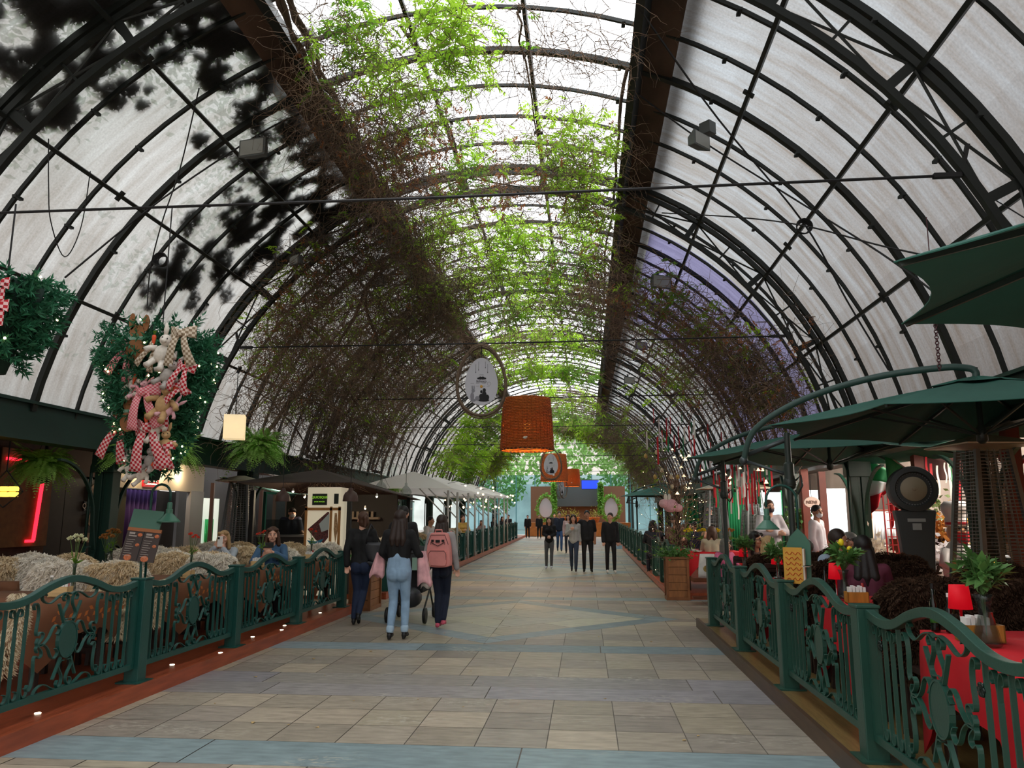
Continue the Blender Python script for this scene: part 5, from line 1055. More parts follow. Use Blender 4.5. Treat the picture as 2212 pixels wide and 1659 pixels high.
g = MB(); g.box2((-.15, 0, -.16), (.15, .012, .13)); tilt(g.build('board', MEN, root)); g = MB(); g.box2((-.155, .008, .1), (.12, .02, .3)); tilt(g.build('back_plate', BELL, root)); g = MB(); g.box2((-.15, -.006, .1), (.15, .014, .13)); tilt(g.build('top_strip', BRNZ, root))
g = MB()
for sx in (-1, 1):
    g.box2((sx*.075-.05, -.004, .07), (sx*.075+.0, 0, .088)); g.box2((sx*.075-.05, -.004, .05), (sx*.075+.02, 0, .062))
    for k in range(8): g.box2((sx*.075-.055, -.004, .02-k*.02), (sx*.075+.015-(k % 3)*.01, 0, .024-k*.02))
tilt(g.build('printed_lines', M('menu lines', '9a9088', .6), root)); g = MB()
for sx in (-1, 1):
    for dx, z, r in ((.045, .07, .022), (.045, -.02, .018), (-.01, -.135, .035)): g.ell((sx*.075+dx, -.001, z), (r, .004, r*.8), 10, 5)
tilt(g.build('food_pictures', FOOD, root)); g = MB(); g.box2((-.003, -.005, -.155), (.003, 0, .1)); tilt(g.build('spine', BLACK, root))
root = thing('menu_booklet', 'open gold-covered menu on the green pointed plate of the right railing', 'menu', (1.8, 6.93, D_+.885), -.55); g = MB(); g.slab([(-.09, -.02), (.09, -.02), (.1, .3), (.06, .37), (0, .43), (-.06, .37), (-.1, .3)], .03, .045); g.build('back_plate', BELL, root)
g = MB(); g.box2((-.12, -.02, -.03), (.04, -.012, .27)); o = g.build('cover', M('gold cover', 'c9963a', .35, .2, var=.12), root); g = MB(); g.box2((.04, -.015, -.02), (.055, .025, .26)); [g.bar((.045, -.01+.008*k, .12), (.1, .0+.008*k, .12), .28, .003, up=(0, 0, 1)) for k in range(3)]; g.build('pages', PAP, root)
g = MB(); rr = random.Random(2)
for k in range(6): g.tube([(-.1+.13*t/9, -.022, .22-k*.043+.014*math.sin(t*1.9+k)) for t in range(10)], .0035, 4)
g.build('script_lettering', M('red script', 'b8431e', .5), root)

p = scr(2018, 640, 5.6); q = scr(2030, 800, 5.6); root = thing('hanging_chain', 'dark link chain hanging between the two green parasols', 'chain', tuple(q)); g = MB(); n = 26; h = p.z-q.z
for k in range(n):
    z = h*(k+.5)/n; a, b = h/n*.62, .012; g.tube([((b*math.cos(t*PI/5) if k % 2 else 0), (0 if k % 2 else b*math.cos(t*PI/5)), z+a*math.sin(t*PI/5)) for t in range(10)], .004, 4, closed=True)
g.tube([(0, 0, h), (p.x-q.x, 0, h+.6)], .004, 4); g.build('links', M('rusty chain', '4a2c30', .6, .5), root)
# ================================================================ LEFT SHOPFRONTS (wall plane x = WL)
def wallbox(nm, y0, y1, z0, z1, m, x=WL, d=.12, kind='structure'):
    g = MB(); g.box2((x-d, y0, z0), (x, y1, z1)); return tag(g.build(nm, m), kind=kind)
DKIN = M('dark shop interior', '1c1918', .8); BRICK = M('brown brick', '5a3a2a', .8, var=.3, vs=12, stretch=(1, 1, 4), bump=.2); GDOOR = M('grey door', '3a3532', .6, var=.08); CREAM = M('cream fascia', 'b5aea0', .7)
wallbox('wall_left', -1.5, 14.35, 0, 3.05, M('dark red wall', '4a241c', .7, var=.2)); wallbox('wall_left_brick', 14.1, 14.45, 0, 2.5, BRICK, WL+.05); wallbox('wall_left_upper', 14.3, 16.7, 2.35, 3.05, M('brown fascia', '4a362e', .8))
wallbox('door_1', 14.5, 15.0, .1, 2.35, GDOOR); wallbox('door_2', 15.02, 15.6, .1, 2.35, GDOOR); wallbox('wall_left_black', 15.6, 16.7, 0, 2.4, M('black boards', '17100e', .6))
wallbox('trim_1', 16.7, 20.6, 2.22, 3.05, CREAM, WL+.1); wallbox('trim_2', 19.9, 20.6, .1, 2.25, M('grey white pier', '8c8986', .6), WL+.12); wallbox('wall_left_olive', 16.7, 17.15, .1, 2.25, M('olive wall', '3e3c26', .8)); wallbox('window_1', 17.15, 19.9, .1, 2.22, DKIN, WL-.3, .05)
wallbox('wall_left_far', 20.6, 50, 0, 3.05, M('shop back wall', '33302e', .8, var=.4, vs=.6), WL-.6)
root = thing('shop_curtain', 'deep purple curtain hanging inside the left shop window', 'curtain', (WL-.1, 17.2, .15)); g = MB(); g.grid(lambda u, v: (.04*math.sin(u*46), u*1.35, v*2.05), 60, 2, .01); g.build('cloth', M('purple velvet', '45296a', .8), root, smooth=True); g = MB(); g.tube([(0, -.05, 2.06), (0, 1.5, 2.06)], .015, 6); g.build('rod', BLACK, root)
root = thing('neon_sign', 'glowing red neon frame at the left edge of the shops', 'sign', (WL+.12, 13.55, 1.1)); RED = M('red neon', 'ff2438', emit=2.2); g = MB()
g.bar((0, .5, 0), (0, .62, 1.5), .05, .05); g.bar((0, .62, 1.5), (0, -.4, 1.5), .05, .05); g.bar((0, .3, .0), (0, .5, 0), .05, .05); g.build('tube', RED, root); g = MB(); g.box2((-.04, -.5, -.1), (-.02, .9, 1.7)); g.build('backing', M('orange wood', '8a5a2c', .6, var=.2), root)
root = thing('lantern', 'square yellow lantern in a black diamond frame at the left edge', 'lamp', tuple(scr(10, 1062, 9.3))); YL = M('yellow lantern', 'ffcf52', emit=1.6); g = MB()
for i in (-.12, .0, .12):
    for k in (-.035, .035): g.box((i, 0, k), (.09, .09, .062))
g.build('glass', YL, root, bevel=.01); g = MB()
for a, b in (((-.25, 0, .0), (0, -.0, .27)), ((.25, 0, 0), (0, 0, .27)), ((-.25, 0, 0), (0, 0, -.2)), ((.25, 0, 0), (0, 0, -.2)), ((0, 0, .27), (0, 0, .9)), ((-.25, 0, 0), (.25, 0, 0))): g.bar(a, b, .012)
g.build('frame', WIRE, root)
for i, (y, z, h, lab) in enumerate([(15.92, 2.08, .34, 'round food picture at the top of the black poster wall'), (15.88, 1.5, .26, 'pair of round food pictures on the black poster wall'), (15.82, 1.12, .2, 'small rectangular food picture low on the black poster wall')]):
    g = MB()
    if i < 2: g.T = MX.Translation((WL+.03, y, z)) @ MX.Rotation(PI/2, 4, 'Y'); g.lathe([(0, 0), (h*.55, 0), (h*.55, .02), (0, .02)], 20)
    else: g.box((WL+.03, y, z), (.02, .34, h))
    tag(g.build('food_picture', M('food poster', '9a8068', .6, var=.6, vs=14)), lab, 'poster', 'food posters')
text('Quiosque', .16, M('poster script', 'd8d4cc', .6), tag(MB().box((WL+.02, 15.86, 1.78), (.02, .5, .2)).build('script_sign', BLACK), 'black script sign between the round food pictures', 'sign'), (WL+.035, 15.86, 1.78), (PI/2, 0, PI/2))
root = thing('shop_sign', 'red and white backlit sign on the cream fascia behind the fir cone', 'sign', (WL+.12, 17.9, 2.45)); g = MB(); g.box((0, 0, 0), (.05, .65, .36)); g.build('panel', M('red sign', 'b01822', .5, emit=.4), root); g = MB(); [g.box((.03, 0, z), (.01, .5, .035)) for z in (-.11, -.03, .06, .12)]; g.build('lines', M('sign white', 'f4ece0', emit=.8), root)
for k, y in enumerate((17.3, 18.3, 19.2)):
    l = bpy.data.lights.new('fascia_spot', 'POINT'); l.energy = 14; l.color = (1, .75, .45); l.shadow_soft_size = .05; o = bpy.data.objects.new('fascia_spot', l); COL.objects.link(o); o.location = (WL+.3, y, 2.62)
root = thing('led_sign', 'pink LED letters on dark glass at the left shops', 'sign', tuple(scr(428, 1117, 22.5))); g = MB(); g.box((0, .05, 0), (.42, .04, .42)); g.build('panel', DKIN, root)
for i, t in enumerate(('DESIGN', 'COIN')): text(t, .11+.03*i, M('pink led', 'd8506a', emit=.9), root, (0, 0, .1-.2*i), (PI/2, 0, 0))
g = MB()
for y in np.arange(20.8, 34, 1.1): g.box2((WL+.2, y, .12), (WL+.3, y+.06, 2.5))
tag(g.build('trim_3', M('shop mullions', '4a2e22', .6)), kind='structure')
root = thing('teal_awning', 'pale teal shop awning with hanging lights left of the kiosk', 'awning', (WL+.4, 20.9, 2.25)); g = MB(); g.grid(lambda u, v: (v*1.5, u*5.5, .42-.42*v+.02*math.sin(u*60)*v), 40, 4, .01); g.build('canvas', M('teal canvas', 'b4dcd0', .8, transl=.5), root); g = MB(); [g.bar((0, y, .4), (1.5, y, 0), .03) for y in (0, 2.7, 5.4)]; g.build('frame', BLACK, root)
g = MB(); g.box2((WL-.35, 21.2, .5), (WL-.3, 22.4, 2.1)); tag(g.build('window_7', M('lit shop window', 'd4dcd0', .4, emit=.5)), kind='structure')
root = thing('green_curtain', 'bright green cloth in the lit left shop window', 'curtain', (WL-.25, 21.5, .4)); g = MB(); g.grid(lambda u, v: (.04*math.sin(u*30), u*.5, v*1.1), 24, 1, .01); g.build('cloth', M('vivid green cloth', '2fae5c', .7), root, smooth=True)
for y in (22.0, 24.5): l = bpy.data.lights.new('shop_lamp', 'POINT'); l.energy = 60; l.color = (1, .92, .8); l.shadow_soft_size = .2; o = bpy.data.objects.new('shop_lamp', l); COL.objects.link(o); o.location = (WL+1.6, y, 2.3)
# ---- kiosk with canvas roof
root = thing('kiosk', 'dark kiosk with a brown canvas roof behind the seated women', 'kiosk', (0, 0, 0)); KB = M('brown canvas', '4a3d38', .85, var=.08)
def P3(a): return a
rf = [(-6.5, 14.0, 2.2), (-4.35, 14.3, 2.2), (-4.25, 19.9, 2.0), (-7.6, 19.9, 2.2), (-5.6, 16.0, 2.55), (-5.6, 18.0, 2.5)]
g = MB(); g.add(rf+[(x, y, z-.02) for x, y, z in rf], [(0, 1, 4), (1, 2, 5, 4), (2, 3, 5), (3, 0, 4, 5), (6, 10, 7), (7, 10, 11, 8), (8, 11, 9), (9, 11, 10, 6), (0, 6, 7, 1), (1, 7, 8, 2), (2, 8, 9, 3), (3, 9, 6, 0)]); g.build('canvas_roof', KB, root)
for x, y in ((-6.3, 14.3), (-4.5, 14.6), (-4.5, 19.6), (-7.3, 19.6)): g = MB(); g.box2((x-.04, y-.04, .12), (x+.04, y+.04, 2.05)); g.build('post', BLACK, root)
g = MB(); g.box2((-6.9, 15.6, .12), (-5.3, 16.2, 1.15)); g.build('counter', M('counter dark', '2c2826', .5), root); g = MB(); g.box2((-6.95, 15.55, 1.15), (-5.25, 16.3, 1.19)); g.build('countertop', M('steel counter', '8a8a88', .3, .8), root)
g = MB(); g.box2((-6.6, 15.7, 1.19), (-5.9, 16.15, 1.5)); g.build('glass_display', glass('display glass', 'd8e0e0', .3), root); g = MB(); g.box2((-7.4, 18.8, .12), (-4.6, 18.9, 2.1)); g.build('back_wall', M('kiosk back', '241f1c', .7, var=.4, vs=2), root)
g = MB(); g.box2((-6.6, 18.6, 1.5), (-5.0, 18.78, 1.55)); [g.box((-6.5+.12*k, 18.68, 1.62), (.06, .06, .14)) for k in range(12)]; g.build('shelf', M('kiosk shelf', '7a6a58', .6), root)
for k, (px, py, y) in enumerate([(633, 1061, 15), (733, 1062, 15), (814, 1072, 16), (658, 1073, 16.5), (789, 1098, 17.5)]):
    p = scr(px, py, y); o = thing('spot_lamp', 'small white spot lamp under the kiosk canvas roof', 'lamp', tuple(p), 0, 'kiosk spot lamps'); g = MB(); g.lathe([(.012, .06), (.03, .0), (0, .0)], 10); g.build('shade', WHITE, o, smooth=True); g = MB(); g.ell((0, 0, -.01), .02); g.build('bulb', M('spot glow', 'fff0d0', emit=10), o)
l = bpy.data.lights.new('kiosk_lamp', 'POINT'); l.energy = 45; l.color = (1, .8, .55); l.shadow_soft_size = .2; o = bpy.data.objects.new('kiosk_lamp', l); COL.objects.link(o); o.location = (-5.6, 16.8, 1.95)
for nm, px, y in (('left', 610, 13.6), ('right', 757, 13.6)):
    p = scr(px, 1083, y); o = thing('pendant_lamp', f'brown dome pendant lamp on the {nm} of the kiosk sign', 'lamp', tuple(p), 0, 'brown kiosk pendants'); g = MB(); g.lathe([(.137, 0), (.137, .02), (.125, .1), (.1, .15), (.045, .19), (.04, .23), (.02, .24), (0, .24)], 20); g.build('shade', M('brown enamel', '4a332c', .5), o, smooth=True, auto=40); g = MB(); g.tube([(0, 0, .24), (0, 0, .9)], .006, 5); g.build('cord', WIRE, o); g = MB(); g.lathe([(.13, .012), (0, .012)], 20); g.build('diffuser', M('pendant glow', 'ffcf88', emit=1.2), o)
root = thing('kiosk_sign', 'lit wooden kiosk pillar with a green QUIOSQUE sign and chocolate posters', 'sign', (px_x(697, 14.3), 14.3, .121), .0); WF = M('oak frame', 'a8743c', .5, var=.15, vs=5); LIT_ = M('lit cream panel', 'e8dcc0', .6, emit=.25); w, w2 = .21, .43
g = MB(); g.box2((-.3, -.02, 0), (.33, .5, 1.98)); g.build('pillar', LIT_, root); g = MB()
for x in (-.31, .17, .33): g.box2((x-.02, -.05, 0), (x+.02, -.01, 1.62))
g.box2((-.33, -.05, 1.55), (.35, -.01, 1.6)); g.box2((-.33, -.05, .75), (.35, -.01, .8)); g.build('frame', WF, root); g = MB(); g.box2((-.2, -.045, 1.65), (.08, -.02, 1.86)); g.box2((.22, -.045, 1.67), (.3, -.02, 1.86)); g.build('header_board', M('header black', '141c10', .5), root)
text('QUIOSQUE', .062, M('green letters', '9ad83c', .6, emit=.4), root, (-.06, -.05, 1.79), (PI/2, 0, 0)); text('DOS DOCES', .036, M('green letters', '9ad83c', .6), root, (-.06, -.05, 1.71), (PI/2, 0, 0))
g = MB(); g.slab([(-.27, 1.2), (.1, 1.52), (.13, 1.52), (.13, 1.05), (.05, .95), (-.1, 1.0)], -.035, -.03); g.build('poster_photo', M('choc photo', '5a2c2a', .5, var=.9, vs=38), root); g = MB(); g.slab([(-.05, 1.3), (.14, 1.5), (.14, 1.2), (.0, 1.15)], -.04, -.035); g.build('poster_cone', M('cone print', 'b4bcb8', .6), root); g = MB(); g.slab([(-.27, 1.0), (-.1, .98), (.05, 1.03), (-.02, .93), (-.2, .92)], -.04, -.035); g.build('poster_bowl', M('blue bowl print', '2c7a96', .5), root)
text('Chocolate do', .075, M('script brown', '3a2a22', .6), root, (-.07, -.04, .88), (PI/2, .0, 0)); text('jeito que amo!', .06, M('script brown', '3a2a22', .6), root, (-.07, -.04, .81), (PI/2, .0, 0))
g = MB(); g.slab([(.24, 1.5), (.28, 1.5), (.31, 1.2), (.27, .95), (.23, 1.2)], -.035, -.03); g.build('side_print', M('wheat print', 'b08a60', .6, var=.4, vs=30), root)
p = scr(541, 1073, 15.6); root = thing('caixa_sign', 'white CAIXA sign board beside the kiosk', 'sign', tuple(p)); g = MB(); g.box((0, 0, 0), (.19, .02, .19)); g.build('board', WHITE, root); text('CAIXA', .062, BLACK, root, (0, -.014, -.02), (PI/2, 0, 0)); g = MB(); g.tube([(0, 0, .1), (0, 0, .5)], .005, 4); g.build('cord', WIRE, root)
root = thing('glass_pendant', 'clear glass globe lamp hanging left of the white parasols', 'lamp', tuple(scr(823, 1052, 18)), 0, 'glass globe lamps'); g = MB(); g.lathe([(0, -.13), (.1, -.1), (.14, -.02), (.1, .07), (.03, .14), (.03, .2)], 18); g.build('globe', CLEAR, root, smooth=True); g = MB(); g.tube([(0, 0, .2), (0, 0, 1.)], .006, 5); g.build('cord', WIRE, root)
dup(root, 'clear glass globe lamp hanging in front of the first white parasol', tuple(scr(877, 1062, 18)))
# planter box where the left terrace opens
def planter(lab, x, y, w, d, h, plant, seed, z=0.):
    root = thing('planter_box', lab, 'planter', (x, y, z)); g = MB(); n = 5
    for k in range(n): g.box2((-w/2+.02, -d/2+.01, .04+(h-.08)*k/n), (w/2-.02, d/2-.01, .04+(h-.08)*(k+1)/n-.008))
    g.build('boards', M('planter boards', '8a5a34', .5, var=.25, vs=5, stretch=(6, 1, 1)), root); g = MB()
    for i in (-1, 1):
        for j in (-1, 1): g.box((i*(w/2-.015), j*(d/2-.015), h/2), (.045, .045, h))
    g.box2((-w/2-.01, -d/2-.01, h-.04), (w/2+.01, d/2+.01, h)); g.box2((-w/2-.01, -d/2-.01, 0), (w/2+.01, d/2+.01, .06)); g.build('frame', M('planter frame', '7a4c2a', .5, var=.2, vs=5), root)
    m = 420; P = RNG.normal(size=(m, 3))*np.array([w*.4, d*.4, .05])+np.array([0, 0, h+.06]); B = Bag(); v, f = leaflets(P, unit(m)+np.array([0, 0, .2]), unit(m)*.5+np.array([0, 0, 1]), .07, .05); B.add(v, f); B.out('leaves', leaf_mat('planter leaf', plant, .3), root); return root
planter('wooden planter box at the end of the left railing behind the walking women', -3.78, 13.35, .36, .7, .78, '4f7a3a', 1); planter('tall wooden planter with pale ivy at the corner of the right terrace', 1.72, 15.42, .42, .4, .8, '8aa07a', 2)
root = thing('bench', 'wooden bench between the ivy planter and the near right railing', 'bench', (2.3, 14.6, 0)); g = MB(); g.box2((-.4, -.2, .4), (.6, .2, .47)); g.build('seat', WOOD, root); g = MB(); g.box2((.28, -.19, 0), (.5, .19, .4)); g.build('leg', WOOD, root); g = MB(); g.box2((-.4, -.1, .1), (.28, .1, .14)); g.build('stretcher', WOOD, root)
root = thing('tote_bag', 'white printed tote bag standing on the wooden bench', 'bag', (2.18, 14.55, .47)); g = MB(); g.grid(lambda u, v: (.17*math.cos(u*2*PI)*(1-.25*v*v), .07*math.sin(u*2*PI)*(1-.4*v), v*.42), 20, 6, .004); g.build('body', M('white canvas', 'd8d6d2', .8, var=.12, vs=9), root, smooth=True); g = MB(); g.ell((-.02, -.072, .16), (.07, .006, .06)); g.build('print', M('bag print', 'a08a50', .8, var=.4, vs=20), root)
# ---- white parasols and glass screens of the far left terrace
WC = M('white canvas cloth', 'fbf9f4', .8, transl=.55)
def sqparasol(lab, x, y, R, ze, h):
    root = thing('parasol', lab, 'parasol', (x, y, gz(y)+D_), 0, 'white parasols'); g = MB(); g.at((0, 0, ze), rz=PI/4); vs, fs = canopy(R*1.38, h, .02, 4, 6, 5); g.add(vs, fs); c = g.build('canopy', WC, root); q = c.modifiers.new('s', 'SOLIDIFY'); q.thickness = .008
    for i, (mx, my) in enumerate(((1.25, -1.1), (1.25, .5))): g = MB(); g.tube([(mx, my, 0), (mx, my, ze-.05)], .035, 8); g.tube([(mx, my, ze*.62), (mx-.9, my, ze+.08)], .02, 6); g.build('pole', M('white pole', 'b8b8b4', .4), root, smooth=True)
    return root
for k, (y, n) in enumerate(((22.8, 'nearest'), (26.6, 'second'), (30.4, 'third'), (34.2, 'fourth'), (38.0, 'farthest'))): sqparasol(f'{n} white square parasol over the far left terrace', -5.1, y, 1.45, 2.2, .55)
def chairless_table(lab, x, y, z0=None): pass
GLS = glass('screen glass', 'e6f2f0', .1)
for k, y in enumerate((17.0, 19.6, 22.2, 24.8, 27.4, 30.)):
    root = thing('glass_screen', f'clear glass windscreen of the far left terrace, {ORD[k]} from the kiosk', 'screen', (-7.2, y, gz(y)+D_), 0, 'glass windscreens'); g = MB(); g.box2((-.008, 0, .1), (.008, 2.4, 1.95)); g.build('pane', GLS, root); g = MB(); g.box2((-.03, -.03, 0), (.03, .03, 2.0)); g.box2((-.02, 0, 1.95), (.02, 2.4, 2.0)); g.build('frame', GREEN, root)
for k in range(9):                                   # fleece-covered chair backs along the far left terrace
    y = 15.9+k*1.5; o = bpy.data.objects.new('sheepskin', SKINS[k % 5]); COL.objects.link(o); o.location = (-4.7, y, gz(y)+D_); o.rotation_euler = (0, 0, 0); tag(o, f'sheepskin on a chair of the far left terrace, {ORD[k]} from the kiosk end', 'throw', 'sheepskin throws')
    c = thing('terrace_chair', f'chair under the sheepskin on the far left terrace, {ORD[k]} from the kiosk end', 'chair', (-4.7, y, gz(y)+D_), 0, 'far terrace chairs'); g = MB(); g.box2((-.21, -.24, .42), (.21, .2, .46)); g.box2((-.21, -.24, .46), (.21, -.2, .93)); [g.box((i*.19, j*.2-.02, .21), (.04, .04, .42)) for i in (-1, 1) for j in (-1, 1)]; g.build('frame', DARKWOOD, c)
# ---- string lights
BULB = M('string bulb', 'ffd9a0', emit=5); cone = MB(); cone.lathe([(.0, .06), (.045, 0), (0, -.005)], 8); CONE = cone.build('x', M('lit cone shade', 'ffdcab', emit=1.6)); bl = MB(); bl.ell((0, 0, 0), .035, 8, 6); BL = bl.build('x', BULB)
rr = random.Random(9)
for k in range(46):
    y = rr.uniform(24, 42); px = rr.uniform(1000, 1112) if k > 6 else rr.uniform(960, 1000); py = 1100-52*rr.random()-(8 if px > 1080 else 0); p = scr(px, py, y)
    o = bpy.data.objects.new('string_bulb', BL.data); COL.objects.link(o); o.location = p; tag(o, 'small round warm bulb on the string lights above the white parasols', 'light', 'string lights over the white parasols')
root = thing('light_string_cables', 'thin sagging cables of the string lights over the white parasols', 'cable'); g = MB()
for k in range(7): y = 24+2.6*k; g.tube(smooth_path([(-6.8, y, 2.7), (-5.5, y+1, 2.5+.1*(k % 2)), (-3.6, y+2, 2.9)], 6), .008, 4)
g.build('wire', WIRE, root)
for k in range(42):
    y = rr.uniform(15, 26); px = rr.uniform(1560, 1660) if k < 26 else rr.uniform(1450, 1560); py = rr.uniform(1000, 1075) if px > 1500 else rr.uniform(960, 1075); p = scr(px, py, y)
    if p.z < 1.9: p.z = 2.1
    o = bpy.data.objects.new('pendant_cone_lamp', CONE.data); COL.objects.link(o); o.location = p; tag(o, 'small lit white cone lamp hanging over the far right terrace', 'light', 'cone lamps over the right terrace')
bpy.data.objects.remove(CONE); bpy.data.objects.remove(BL)
# ---- streamers
ST = []
for c in ('c01e2a', 'e6e2dc', '1f7a4a'):
    g = MB(); g.grid(lambda u, v: ((v-.5)*.035, .012*math.sin(u*7), -u*.42), 8, 1, .003); o = g.build('x', M('ribbon '+c, c, .6)); ST.append(o.data); bpy.data.objects.remove(o)
for k in range(130):
    y = rr.uniform(13.5, 30)
    if k < 60: px, py = rr.uniform(1540, 1640), rr.uniform(1010, 1060)
    elif k < 120: t = rr.random(); px, py = 1420+t*230+rr.uniform(-30, 30), 890+t*110+rr.uniform(-20, 50)
    else: px, py = rr.uniform(2000, 2070), rr.uniform(985, 1010); y = 12
    ph, yy = roof_hit(px, py, 5.2); p = scr(px, py, 11.9 if k >= 120 else min(y, max(yy*.97, 8)))
    o = bpy.data.objects.new('hanging_ribbon', ST[rr.choice((0, 0, 1, 2))]); COL.objects.link(o); o.location = p; o.rotation_euler = (0, 0, rr.uniform(-.8, .8)); o.scale = (1, 1, rr.uniform(.7, 1.5)); tag(o, 'hanging red, white or green ribbon streamer above the right terrace', 'streamer', 'ribbon streamers')
# ---- easter tree of twigs with hanging eggs
root = thing('egg_tree', 'tall twig tree hung with painted eggs at the corner of the far right terrace', 'tree', (2.02, 17.6, .121)); tw = Bag(); n = 240; P = np.stack([RNG.normal(0, .05, n), RNG.normal(0, .05, n), RNG.uniform(.3, 2.2, n)], 1); D = unit(n)*.6+np.array([0, 0, .9]); v, f, pt = twigs(P, D, 9, .12, .006, .3, -.02); tw.add(v, f); o = tw.out('twigs', TW, root); g = MB(); g.tube([(0, 0, 0), (.02, 0, 1.), (-.02, 0, 2.1)], [.07, .06, .04], 8); g.build('trunk', M('bark', '3a2e24', .9), root); B = Bag(); m = 300; P = pt[RNG.integers(0, n, m), RNG.integers(2, 9, m)]; P = P[P[:, 2] < 1.7]; v, f = leaflets(P, unit(len(P)), unit(len(P)), .09, .05); B.add(v, f); B.out('leaves', LG2, root)
g = MB(); [g.ell(tuple(p), .006, 5, 4) for p in pt[RNG.integers(0, n, 90), RNG.integers(4, 10, 90)]]; o = g.build('fairy_lights', M('fairy light', 'ffe2a8', emit=9), root); o['kind'] = 'stuff'
for k, (px, py) in enumerate([(1418, 977), (1415, 1030), (1430, 1016), (1464, 1030), (1452, 1051), (1447, 1062), (1450, 1030), (1395, 985), (1480, 1055)]):
    p = scr(px, py, 17.4+.1*(k % 3)); g = MB(); g.lathe([(0, -.055), (.03, -.04), (.042, -.01), (.034, .03), (0, .06)], 10); o = g.build('painted_egg', M(('cream egg', 'gold egg')[k % 2], ('d8c8a4', 'c8a45a')[k % 2], .4), smooth=True); o.location = p; tag(o, 'painted egg hanging from the twig tree', 'egg', 'painted eggs on the twig tree')
p = scr(1448, 1092, 17.3); root = thing('plush_rabbit', 'big pink-grey plush rabbit sitting in the twig tree', 'soft toy', tuple(p)); g = MB(); g.ell((0, 0, 0), (.17, .14, .15)); g.ell((-.14, -.05, .04), (.11, .1, .1)); g.ell((.15, 0, -.05), (.12, .1, .09)); g.build('body', PLUSH['pink'], root, smooth=True); g = MB(); g.ell((-.1, -.04, .16), (.04, .03, .1)); g.ell((-.02, -.04, .16), (.04, .03, .1)); g.build('ear', PLUSH['white'], root, smooth=True)
for k, (px, py, kd) in enumerate([(1447, 1160, 'yellow'), (1475, 1150, 'yellow'), (1405, 1150, 'yellow'), (1500, 1190, 'dried')]): vase(2.1+.28*k, 16.4, f'vase of yellow flowers on the far right terrace, {ORD[k]} from the left', kd, z=.871, h=.2, r=.05)
table(1.95, 3.1, 15.9, 17.6, 'long table of the far right terrace behind the ivy planter'); cloth(1.95, 3.1, 15.9, 17.6, [REDC], 'red tablecloth on the long table behind the ivy planter', seed=50)
table(3.35, 4.1, 15.5, 17., 'second long table of the far right terrace'); cloth(3.35, 4.1, 15.5, 17., [REDC], 'red tablecloth on the second long table of the far right terrace', seed=51)
for k in range(14): g = MB(); g.lathe([(0, 0), (.07, .002), (.1, .014), (.098, .018), (0, .008)], 14); o = g.build('plate', WHITE, smooth=True); o.location = (2.2+.45*(k % 2)+(1.4 if k > 7 else 0)-(.15 if k > 7 else 0), 15.95+(.24 if k < 7 else .17)*(k % 7), .121+.747); tag(o, 'white plate laid on a red-clothed far table', 'plate', 'plates on the far red tables')
g = MB(); g.box2((8.2, -8, -.1), (8.6, 14, 8.2)); tag(g.build('wall_bounce_right', M('tan bounce wall', 'b57c48', .8, var=.15)), kind='structure')  # unseen wall added outside to dim and tan the lower right roof sheets
# ================================================================ RIGHT SHOPS
REDW = M('red brown post', '7a3424', .5, var=.15, vs=4); BRIGHT = M('bright shop wall', 'd8d2c8', .7)
wallbox('wall_right', 8, 50, 0, 3.05, M('shop wall right', '8c8078', .8, var=.3, vs=.7), WR+.12); 
for k, (px, y, z1) in enumerate([(2200, 8.9, 2.6), (1992, 12.4, 2.6), (1742, 16.2, 2.5), (1780, 17.0, 2.5), (1930, 13.2, 1.2)]):
    x = px_x(px, y); g = MB(); g.box2((x-.07, y-.07, .12), (x+.07, y+.07, z1)); tag(g.build('post_red_wood', REDW), 'red-brown wooden post of the right shopfronts', 'post', 'red-brown shop posts')
g = MB(); a, b = scr(1975, 992, 12.4), scr(2090, 985, 12.4); g.box2((a.x, 12.35, 2.1), (b.x+.2, 12.5, 2.6)); tag(g.build('wooden_lintel', M('dark lintel', '4a1e18', .6)), 'dark red lintel behind the misting fan', 'lintel')
WIN = M('bright window', 'cfe3ee', .3, emit=.6)
for k, (px0, px1, y, z0, z1) in enumerate([(1745, 1790, 19.5, 1.2, 2.2), (1640, 1690, 24, 1.2, 2.3), (1790, 1830, 18.5, 1.2, 2.2)]): g = MB(); g.box2((px_x(px0, y), y, z0), (px_x(px1, y), y+.05, z1)); tag(g.build(f'window_{k+2}', WIN), kind='structure')
p = scr(1753, 1085, 15); root = thing('oval_sign', 'oval pink and cream sign hanging between the right posts', 'sign', tuple(p)); g = MB(); g.T = MX.Rotation(PI/2, 4, 'X'); g.lathe([(0, -.02), (.14, -.02), (.15, 0), (.14, .02), (0, .02)], 28); o = g.build('board', M('sign pink', 'e4c8bc', .5), root); o.scale = (1, 1, .7); text('NENI', .085, M('sign brown', '6a4a3c', .6), root, (0, -.03, 0), (PI/2, 0, 0)); g = MB(); g.tube([(0, 0, .1), (0, 0, .5)], .006, 4); g.build('hanger', WIRE, root)
ITG, ITW, ITR = M('flag green', '127a48', .7), M('flag white', 'd6d4e0', .7), M('flag red', 'd0182c', .7)
